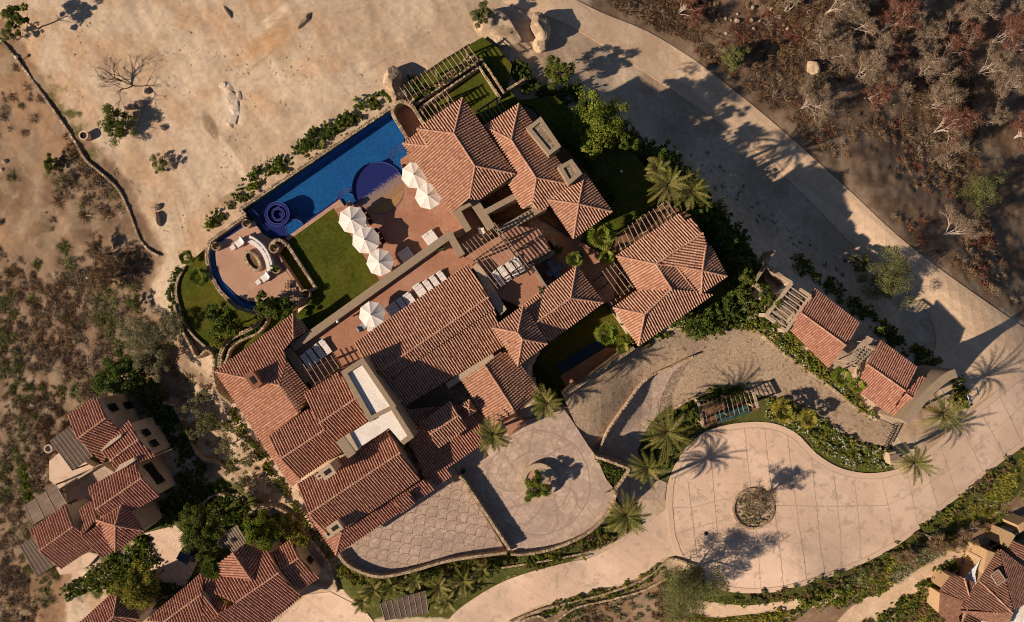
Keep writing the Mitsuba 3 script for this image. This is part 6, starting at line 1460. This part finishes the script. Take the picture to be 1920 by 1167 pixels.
UA = math.atan2(.574, .819)            # the villa's long axis in the world
def lounger(label, px, py, base, yaw, w=.72, L=1.95, group=None, back=.3, head=True, name='sun_lounger', cat='sun lounger', mat='m_white', flat=False):
    "yaw: direction from foot to head"
    c = P(px, py, base + .35); c[2] = base
    t = thing(name, label, cat, group); f = np.array([math.cos(yaw), math.sin(yaw), 0]); s = np.array([-f[1], f[0], 0])
    mb = MB()
    for sg in (-1, 1): mb.bar(c + s * sg * (w / 2 - .03) - f * L / 2 + [0, 0, .26], c + s * sg * (w / 2 - .03) + f * L / 2 + [0, 0, .26], .05, .07)
    for e in (-1, 1): mb.bar(c + f * e * (L / 2 - .03) - s * w / 2 + [0, 0, .26], c + f * e * (L / 2 - .03) + s * w / 2 + [0, 0, .26], .05, .07)
    obj('frame', mb, 'm_wood', t)
    for a in (-.42, .42):
        for sg in (-.44, .44):
            m = MB(); q = c + f * L * a + s * w * sg; m.box(q + [0, 0, .12], (.06, .06, .24), yaw=yaw); obj('leg', m, 'm_wood', t)
    def pad(a, b, th=.11):
        m = MB(); x = norm(b - a); m.pad((a + b) / 2, (np.linalg.norm(b - a), w, th), x, s, np.cross(x, s)); return m
    z1 = np.array([0, 0, .36])
    if flat: obj('cushion', pad(c - f * L / 2 + z1, c + f * L / 2 + z1), mat, t)
    else:
        obj('seat_cushion', pad(c - f * L / 2 + z1, c + f * L * .12 + z1), mat, t)
        obj('back_cushion', pad(c + f * L * .13 + z1, c + f * L * .48 + z1 + [0, 0, back]), mat, t)
    if head: m = MB(); q = c + f * L * .42 + [0, 0, .44 + (back if not flat else 0)]; m.box(q, (.2, w * .7, .09), yaw=yaw); obj('pillow', m, mat, t)
    return t
UPv = UA + math.pi / 2     # up the picture, away from the hall
ROW = [(731.5, 583), (740.5, 576.5), (752, 568.5), (765.5, 559), (785.5, 541.5), (801.5, 534), (814, 526), (827.5, 517.5)]
for k, (x, y) in enumerate(ROW):
    lounger(f'white sun lounger in the long eave row, {ORD[k]} from the lower left', x + 3, y + 4, 2.5, UPv, w=.80 if k not in (3, 4) else 1.2, L=2.1, group='sun loungers in the long row', back=.12)
for k, (x, y) in enumerate([(575, 677), (586, 668), (598, 658.5), (610, 650)]):
    lounger(f'white sun lounger in the short row on the left terrace, {ORD[k]} from the lower left', x, y, 2.5, UPv, w=.8, L=2.1, group='sun loungers on the left terrace', back=.12)
for k, (x, y) in enumerate([(934, 522), (946, 513), (960, 505), (972, 496)]):
    lounger(f'white sun lounger under the wide middle pergola, {ORD[k]} from the left', x, y, 3.8, UPv, w=.84, L=2.2, group='sun loungers under the middle pergola', back=.15)
for k, (x, y) in enumerate([(899, 433), (906, 434.5)]):
    lounger('narrow white lounge chair in the shaded stair court', x, y, 1.2, UPv - 1.0 + .6, w=.4, L=1.0, group='lounge chairs in the stair court', back=.2, head=False)
def daybed(label, px, py, base, w=1.7, L=1.9, yaw=UA, mat='m_white'):
    c = P(px, py, base + .4); c[2] = base
    t = thing('daybed', label, 'daybed')
    m = MB(); m.box(c + [0, 0, .18], (w - .1, L - .1, .24), yaw=yaw); obj('base', m, 'm_wood', t)
    ca, sa = math.cos(yaw), math.sin(yaw)
    m = MB(); m.pad(c + [0, 0, .4], (w, L, .2), np.array([ca, sa, 0]), np.array([-sa, ca, 0]), np.array([0, 0, 1.0]), .06); obj('mattress', m, mat, t)
    f = np.array([-sa, ca, 0])
    for e in (-.4, .4): m = MB(); m.box(c + f * L * .4 + np.array([ca, sa, 0]) * w * e * .6 + [0, 0, .54], (w * .38, .3, .12), yaw=yaw); obj('pillow', m, mat, t)
daybed('white square daybed on the deck beside the terrace wall', 808, 447, 0)
daybed('white square daybed in the parasol shadow further down the terrace wall', 762, 480, 0)
def chair(label, px, py, base, yaw, mat='m_dark_wood', group=None, w=.6, seat_mat=None):
    c = P(px, py, base + .42); c[2] = base; t = thing('chair', label, 'chair', group)
    f = np.array([math.cos(yaw), math.sin(yaw), 0]); s = np.array([-f[1], f[0], 0])
    m = MB(); m.box(c + [0, 0, .40], (w, w, .09), yaw=yaw); obj('seat', m, seat_mat or mat, t)
    m = MB(); m.box(c - f * w * .5 + [0, 0, .66], (.07, w, .5), yaw=yaw); obj('backrest', m, seat_mat or mat, t)
    for sg in (-1, 1):
        m = MB(); m.box(c + s * sg * w * .52 + [0, 0, .58], (w, .07, .06), yaw=yaw); obj('armrest', m, mat, t)
        for a in (-1, 1): m = MB(); m.box(c + f * a * w * .45 + s * sg * w * .48 + [0, 0, .27 if a > 0 else .2], (.05, .05, .55 if a > 0 else .4), yaw=yaw); obj('leg', m, mat, t)
    return t
for k, (x, y) in enumerate([(681, 396), (688.5, 406), (694, 416), (705, 434), (713, 443), (718, 453), (737, 506)]):
    chair('dark wooden chair beside the white parasols on the pool deck', x, y, 0, UA + math.pi, group='dark chairs by the parasols', w=.62)
def table(label, px, py, base, r=.45, mat='m_white', h=.5, square=False, name='table'):
    c = P(px, py, base + h); c[2] = base; t = thing(name, label, 'table')
    m = MB()
    if square: m.box(c + [0, 0, h - .03], (2 * r, 2 * r, .06), yaw=UA)
    else: m.lathe(c, [(r, h - .06), (r, h), (0, h)], 24)
    obj('table_top', m, mat, t)
    m = MB(); m.lathe(c, [(r * .5, 0), (r * .5, .04), (.05, .06), (.05, h - .05)], 12); obj('pedestal', m, 'm_wood', t)
table('small white side table beside the parasol nearest the pool', 684, 418, 0, .42, square=True)
table('small white side table below the middle parasol', 702, 466, 0, .3)
table('round white side table beside the parasol on the upper terrace', 694, 617, 2.5, .42)
lounger('grey lounge chair beside the parasol on the upper terrace', 678.5, 614, 2.5, UA + math.pi, w=.8, L=1.3, back=.25, mat='m_grey_cushion')
table('small square table between the four grey chairs', 1039.5, 505, .1, .42, 'm_grey_cushion', .7, True)
for x, y, a in ((1033.5, 494, -.9), (1050, 499, UA + math.pi), (1031, 512, UA), (1045.5, 515.5, UA + 1.57)):
    chair('grey cushioned chair round the small table on the low patio', x, y, .1, a, 'm_grey_cushion', 'grey patio chairs', .82, 'm_grey_cushion')
# fire terrace
def club_chair(label, px, py, yaw):
    c = P(px, py, .45); c[2] = .05; t = thing('lounge_chair', label, 'chair'); f = np.array([math.cos(yaw), math.sin(yaw), 0]); s = np.array([-f[1], f[0], 0])
    m = MB(); m.box(c + [0, 0, .34], (.95, .9, .2), yaw=yaw); obj('seat', m, 'm_white', t)
    m = MB(); m.bar(c - f * .45 + [0, 0, .4], c - f * .85 + [0, 0, 1.0], .9, .14); obj('backrest', m, 'm_white', t)
    for sg in (-1, 1): m = MB(); m.box(c + s * sg * .5 + [0, 0, .45], (.95, .1, .12), yaw=yaw); obj('armrest', m, 'm_wood', t)
    for a in (-.4, .4):
        for sg in (-.42, .42): m = MB(); m.box(c + f * a + s * sg + [0, 0, .12], (.07, .07, .26), yaw=yaw); obj('leg', m, 'm_wood', t)
    m = MB(); q = c + f * 1.05; m.box(q + [0, 0, .3], (.62, .62, .2), yaw=yaw); obj('footrest', m, 'm_white', t)
club_chair('white lounge chair with footrest at the upper side of the fire terrace', 448, 456, math.pi + UA)
club_chair('white lounge chair with footrest at the lower side of the fire terrace', 496, 521, math.pi + UA)
fp = thing('fire_pit', 'oval stone fire pit in the middle of the round pink terrace', 'fire pit')
c = P2(473.4, 489.7, .6); an = np.linspace(0, 2 * np.pi, 41)[:-1]; ca, sa = .574, -.819
def oval(a, b): return Polygon(np.stack([c[0] + a * np.cos(an) * ca - b * np.sin(an) * sa, c[1] + a * np.cos(an) * sa + b * np.sin(an) * ca], 1))
m = MB(); m.prism(oval(1.62, .92).difference(oval(1.22, .52)), .05, .62); obj('rim', m, 'm_stone', fp)
m = MB(); m.prism(oval(1.25, .55), .05, .4); obj('ember_bed', m, 'm_earth', fp)
pts = oval(1.42, .72).exterior.coords
obj('rim_stone', stones_along(np.c_[np.array(pts), np.full(len(pts), .62)], .4, np.random.default_rng(3), .36, .06), 'm_vertex', fp, stuff=True)
cb = thing('curved_bench', 'white curved bench with a row of dark cushions round the fire pit', 'bench')
arc = spline([P2(467, 449, .5), P2(479, 456, .5), P2(491, 467, .5), P2(500, 482, .5), P2(505, 498, .5), P2(505.5, 510, .5)], 6)
ls = LineString(arc); m = MB(); m.prism(ls.buffer(.42, cap_style='flat'), .05, .5); obj('seat', m, 'm_white', cb)
m = MB(); m.prism(ls.parallel_offset(.42, 'left').buffer(.14, cap_style='flat'), .05, .95); obj('backrest', m, 'm_white', cb)
for k in range(17):
    q = np.array(ls.interpolate((k + .5) / 17, normalized=True).coords[0]); q2 = np.array(ls.interpolate(min(1, (k + .7) / 17), normalized=True).coords[0]); d = norm(q2 - q); a = math.atan2(d[1], d[0])
    qq = q + np.array([-d[1], d[0]]) * .2
    m = MB(); m.box([*qq, .62], (.26, .14, .3), yaw=a + .1); obj('cushion', m, 'm_iron' if k % 3 else 'm_grey_cushion', cb)
def pot(label, px, py, r, z0, h, pal='dark', mat='m_stone', plant=.8, seed=1, name='round_planter', dry=False, cat='planter', group=None, inner='m_earth'):
    c = P(px, py, z0 + h); c[2] = z0; R = r / PX * (CAM_H - z0 - h) / CAM_H; t = thing(name, label, cat, group)
    m = MB(); m.lathe(c, [(R * .92, 0), (R, h * .5), (R, h), (R * .72, h), (R * .70, h - .18)], 28); obj('rim', m, mat, t)
    m = MB(); m.lathe(c, [(R * .72, h - .18), (0, h - .16)], 20); obj('soil', m, inner, t)
    if plant:
        rng = np.random.default_rng(seed); v, f, cc = crown(c + [0, 0, h + R * .2], R * plant, R * .55, pal, rng, n=240, leaf=.2, clumps=8); obj('plant', (v, f), 'm_leaf', t, color=cc)
    return t
pot('round stone planter at the pool end of the fire terrace', 461.4, 419.5, 8.6, .05, .8, 'brown', plant=.6)
pot('round stone planter in the left channel bend of the fire terrace', 404, 462, 8.2, -.3, 1.1, 'brown', plant=.6)
pot('round stone planter at the top of the lily basin', 513, 465.5, 9.6, .05, 1.0, 'brown', plant=.55)
pot('round stone planter with a green plant at the lower end of the curved bench', 517, 505, 8.4, .05, .8, 'mid', plant=1.1)
pot('round stone planter at the lawn corner of the lily basin', 572.5, 552, 9.2, .0, 1.0, 'brown', plant=.5)
pot('small round urn at the corner of pool and deck', 656, 384.5, 6.5, .0, .9, 'brown', plant=.7)
pot('small dark urn beside the beach end of the pool', 758, 312, 4.5, .0, .8, 'brown', mat='m_iron', plant=.6)
pot('stone well ring beside the winding boundary wall', 156, 254, 9, -4.0, .9, mat='m_concrete', plant=0, name='well_ring', cat='well', inner='m_iron')
pot('large circular planter in the middle of the plaza', 1010, 903, 34, -.3, .9, mat='m_stucco', plant=0, name='plaza_planter', inner='m_pink_paving')
m = MB(); cc_ = P(1016, 893, .2); m.lathe(cc_ - [0, 0, .3], [(1.05, 0), (1.05, .75), (.85, .8), (0, .85)], 24); obj('inner_drum', m, 'm_stucco', 'plaza_planter')
for k, (x, y, z) in enumerate([(829, 466, 2.5), (556, 665, 2.5), (1014.5, 546, 3.8), (706, 698, 8.0)]):
    pot(['potted white flowers at the corner of the upper terrace', 'potted green plant in the corner of the left terrace', 'potted plant at the lower right of the middle terrace', 'yellow potted plant beside the white roof deck'][k], x, y, 5, z if k < 3 else 6.2, .5, ['olive', 'bright', 'olive', 'yellow'][k], 'm_terracotta', 1.6, k, 'flower_pot', cat='plant pot')
pot('dark green glazed jar at the courtyard wall', 868, 885, 4.5, -.3, 1.0, mat='m_green_glaze', plant=0, name='glazed_jar', cat='jar', inner='m_iron')
# stone steps and paving beside the lily basin and under the long pergola
def paving(name, label, pg, z, seed, size=.42, cat=None):
    rng = np.random.default_rng(seed); mb = MB(); x0, y0, x1, y1 = pg.bounds
    for x in np.arange(x0, x1, size):
        for y in np.arange(y0, y1, size):
            q = np.array([x, y]) + rng.uniform(-.09, .09, 2)
            if pg.contains(Point(*q)):
                a = rng.uniform(0, 6.28); n = 6; rr = size * .5 * rng.uniform(.75, 1.05, n); an = a + np.arange(n) * 2 * np.pi / n
                c = np.stack([q[0] + rr * np.cos(an), q[1] + rr * np.sin(an)], 1); v = np.vstack([np.c_[c, np.full(n, z - .05)], np.c_[q[0] + (c[:, 0] - q[0]) * .88, q[1] + (c[:, 1] - q[1]) * .88, np.full(n, z + rng.uniform(.0, .04))]])
                i = np.arange(n); j = (i + 1) % n; f = np.vstack([np.stack([i, j, j + n], 1), np.stack([i, j + n, i + n], 1), np.stack([np.full(n - 2, n), n + np.arange(1, n - 1), n + np.arange(2, n)], 1)])
                mb.add(v, f, STONE_COLS[rng.integers(5)] * np.array([1.0, .86, .8]) * rng.uniform(.8, 1.15))
    struct(name, label, mb, 'm_vertex', kind='stuff')
paving('stone_paving', 'patch of pink rubble paving at the lower end of the lily basin', poly([(527, 532), (545, 518), (566, 548), (575, 562), (552, 574), (536, 560)], .05), .1, 1)
paving('stone_paving', 'pink rubble path under the long pergola', poly([(812, 160), (878, 105), (896, 108), (900, 112), (830, 172)], -.25), -.22, 2)
paving('stone_paving', 'rubble edging along the lower roof edge of the pool pavilion pergola', poly([(803, 222), (850, 190), (855, 198), (812, 228)], 0), .02, 3, .36)
# stepping stones along the foot of the lower left wing
for k in range(9):
    f = k / 8; q = P(570 + 34 * f, 962 + 49 * f, 0); q = G(570 + 34 * f, 962 + 49 * f, .05)
    m = MB(); m.box(q + [0, 0, .05], (.42, .34, .3), yaw=.3 + rnd.uniform(-.3, .3)); key = obj('stepping_stone', m, 'm_concrete'); labels[key] = {'label': 'pale square stepping stone in the row along the lower left villa eave', 'category': 'stone', 'group': 'stepping stones along the villa'}
# golf cart in the yard
gc = thing('golf_cart', 'dark blue golf cart parked in the tree shade of the paved yard', 'golf cart')
c = G(357, 1037, 0); ya = -.5; f = np.array([math.cos(ya), math.sin(ya), 0]); s = np.array([-f[1], f[0], 0]); U = np.array([0, 0, 1.0])
def cb_(name, a, b, z, size, mat, par=gc):
    m = MB(); m.box(c + f * a + s * b + U * z, size, yaw=ya); return obj(name, m, mat, par)
cb_('body', 0, 0, .42, (2.3, 1.15, .3), 'm_cart'); cb_('bonnet', 1.0, 0, .66, (.55, 1.05, .3), 'm_cart'); cb_('seat', -.1, 0, .72, (.5, 1.05, .16), 'm_grey_cushion'); cb_('seat_back', -.4, 0, .98, (.12, 1.05, .45), 'm_grey_cushion'); cb_('rear_deck', -.9, 0, .62, (.5, 1.0, .12), 'm_dark_wood')
m = trimesh.creation.box((1.75, 1.2, .1)).subdivide().subdivide(); v = np.array(m.vertices); v[:, 2] += .07 * (1 - (v[:, 0] / .9) ** 2) * (1 - (v[:, 1] / .62) ** 2)
obj('roof', (v[:, :1] * f + v[:, 1:2] * s + v[:, 2:] * U + c + U * 1.85, np.array(m.faces)), 'm_cart', gc, smooth=40)
for a in (-.75, .75):
    for b in (-.52, .52): m = MB(); m.tube([c + f * a + s * b + U * .5, c + f * a * .95 + s * b + U * 1.85], [.025, .025], 6); obj('roof_post', m, 'm_iron', gc)
m = MB(); m.bar(c + f * .85 + U * .85, c + f * .72 + U * 1.8, 1.0, .02); obj('windscreen', m, 'm_glass', gc)
for a in (-.75, .8):
    for b in (-.58, .58):
        m = MB(); q = c + f * a + s * b + U * .24; an_ = np.linspace(0, 2 * np.pi, 17)[:-1]
        w = [q + (f * math.cos(x) + U * math.sin(x)) * .24 for x in an_]
        V = np.array([p_ - s * .1 for p_ in w] + [p_ + s * .1 for p_ in w]); i = np.arange(16); j = (i + 1) % 16
        m.add(V, np.vstack([np.stack([i, j, j + 16, i + 16], 1)])); m.add(V[:16], np.stack([np.zeros(14, int), np.arange(1, 15), np.arange(2, 16)], 1)); m.add(V[16:], np.stack([np.zeros(14, int), np.arange(1, 15), np.arange(2, 16)], 1)); obj('wheel', m, 'm_tyre', gc)
m = MB(); m.tube([c + f * .55 + s * .25 + U * 1.0 + (f * .3 * math.cos(x) * .3 + s * .17 * math.cos(x) + U * .15 * math.sin(x)) for x in np.linspace(0, 6.28, 13)], .015, 5, cap=False); obj('steering_wheel', m, 'm_iron', gc)
# white sign by the gate
ws = thing('sign_board', 'small white sign board on dark legs beside the drive near the lower gate house', 'sign')
q = G(1818, 748, 1.2); m = MB(); m.box(q, (.62, 1.05, .07), up=[.5, .2, .85], fwd=[.9, .1, -.55]); obj('board', m, 'm_white', ws)
for a in (-.4, .4): m = MB(); m.tube([[q[0] + .3, q[1] + a, h1(q[0], q[1])], [q[0], q[1] + a, q[2]]], [.03, .03], 5); obj('leg', m, 'm_iron', ws)
# gate pier and small pieces
gp = thing('gate_pier', 'white stucco pier with a small slatted hood at the end of the dark gate track', 'pier')
q = G(1671, 858, 1.0); m = MB(); m.box(q - [0, 0, .6], (1.0, 1.7, 2.2), yaw=.2); obj('pier', m, 'm_stucco', gp); m = MB(); m.box(q + [.3, .15, .58], (1.6, .9, .12), yaw=.1); obj('hood', m, 'm_reed', gp)
gt = thing('gate_track', 'dark metal sliding gate across the cobbled drive', 'gate')
a, b = G(1684, 797, .9), G(1663, 840, .9)
for k in range(9): m = MB(); q = a + (b - a) * (k + .5) / 9; m.box([q[0], q[1], q[2] - .5], (.07, .07, 1.1)); obj('bar', m, 'm_iron', gt)
for dz in (0, -.9): m = MB(); m.bar(a + [0, 0, dz], b + [0, 0, dz], .12, .08); obj('rail', m, 'm_iron', gt)
bk = thing('bicycle', 'dark bicycle leaning near the curved plaza wall', 'bicycle')
c0 = P(1147, 923, .5); c0[2] = -.3; f = np.array([math.cos(.35), math.sin(.35), 0]); an_ = np.linspace(0, 2 * np.pi, 17)
tilt = np.array([-f[1], f[0], 0]) * .25
for a in (-.52, .52):
    m = MB(); m.tube([c0 + f * a + (f * math.cos(x) * .33 + (U * .95 + tilt) * (math.sin(x) * .33 + .34)) for x in an_], .025, 5, cap=False); k = obj('wheel', m, 'm_tyre', bk)
    m = MB(); 
    for x in an_[:-1:2]: m.tube([c0 + f * a + (U * .95 + tilt) * .34, c0 + f * a + (f * math.cos(x) * .31 + (U * .95 + tilt) * (math.sin(x) * .31 + .34))], [.006, .006], 3, cap=False)
    obj('spokes', m, 'm_metal', k, stuff=True)
W = U * .95 + tilt; J = {'r': c0 - f * .52 + W * .34, 'b': c0 - f * .08 + W * .32, 's': c0 - f * .22 + W * .82, 'h': c0 + f * .36 + W * .86, 'f': c0 + f * .52 + W * .34}
m = MB()
for a, b in ('rb', 'bs', 'rs', 'sh', 'bh', 'hf'): m.tube([J[a], J[b]], [.02, .02], 5)
obj('frame', m, 'm_iron', bk); m = MB(); m.box(J['s'] + W * .1, (.26, .14, .06), yaw=.35); obj('saddle', m, 'm_iron', bk)
m = MB(); sd = np.array([-f[1], f[0], 0]); m.tube([J['h'] + W * .12 - sd * .28, J['h'] + W * .14, J['h'] + W * .12 + sd * .28], [.018] * 3, 5); obj('handlebar', m, 'm_metal', bk)
# bowl fountain on the boundary wall and lamps
lp = thing('wall_lamp', 'white globe lamp on the low boundary wall at the far left', 'lamp'); q = G(32, 108, .8); m = MB(); m.tube([q - [0, 0, .8], q], [.06, .05], 6); obj('post', m, 'm_iron', lp)
sph = trimesh.creation.icosphere(2, .22); obj('globe', (np.array(sph.vertices) + q + [0, 0, .15], np.array(sph.faces)), 'm_white', lp, smooth=True)
for x, y, lab in ((1164, 323, 'small round white lamp on the shaded east lawn'), (635, 603, 'small white lantern on the terrace parapet')):
    lp = thing('garden_lamp', lab, 'lamp'); z = -.5 if x > 1000 else 3.55; q = P(x, y, z); m = MB(); m.lathe(q, [(.12, 0), (.1, .3), (.06, .32)], 10); obj('stem', m, 'm_iron', lp)
    sph = trimesh.creation.icosphere(2, .2); obj('globe', (np.array(sph.vertices) + q + [0, 0, .48], np.array(sph.faces)), 'm_white', lp, smooth=True)
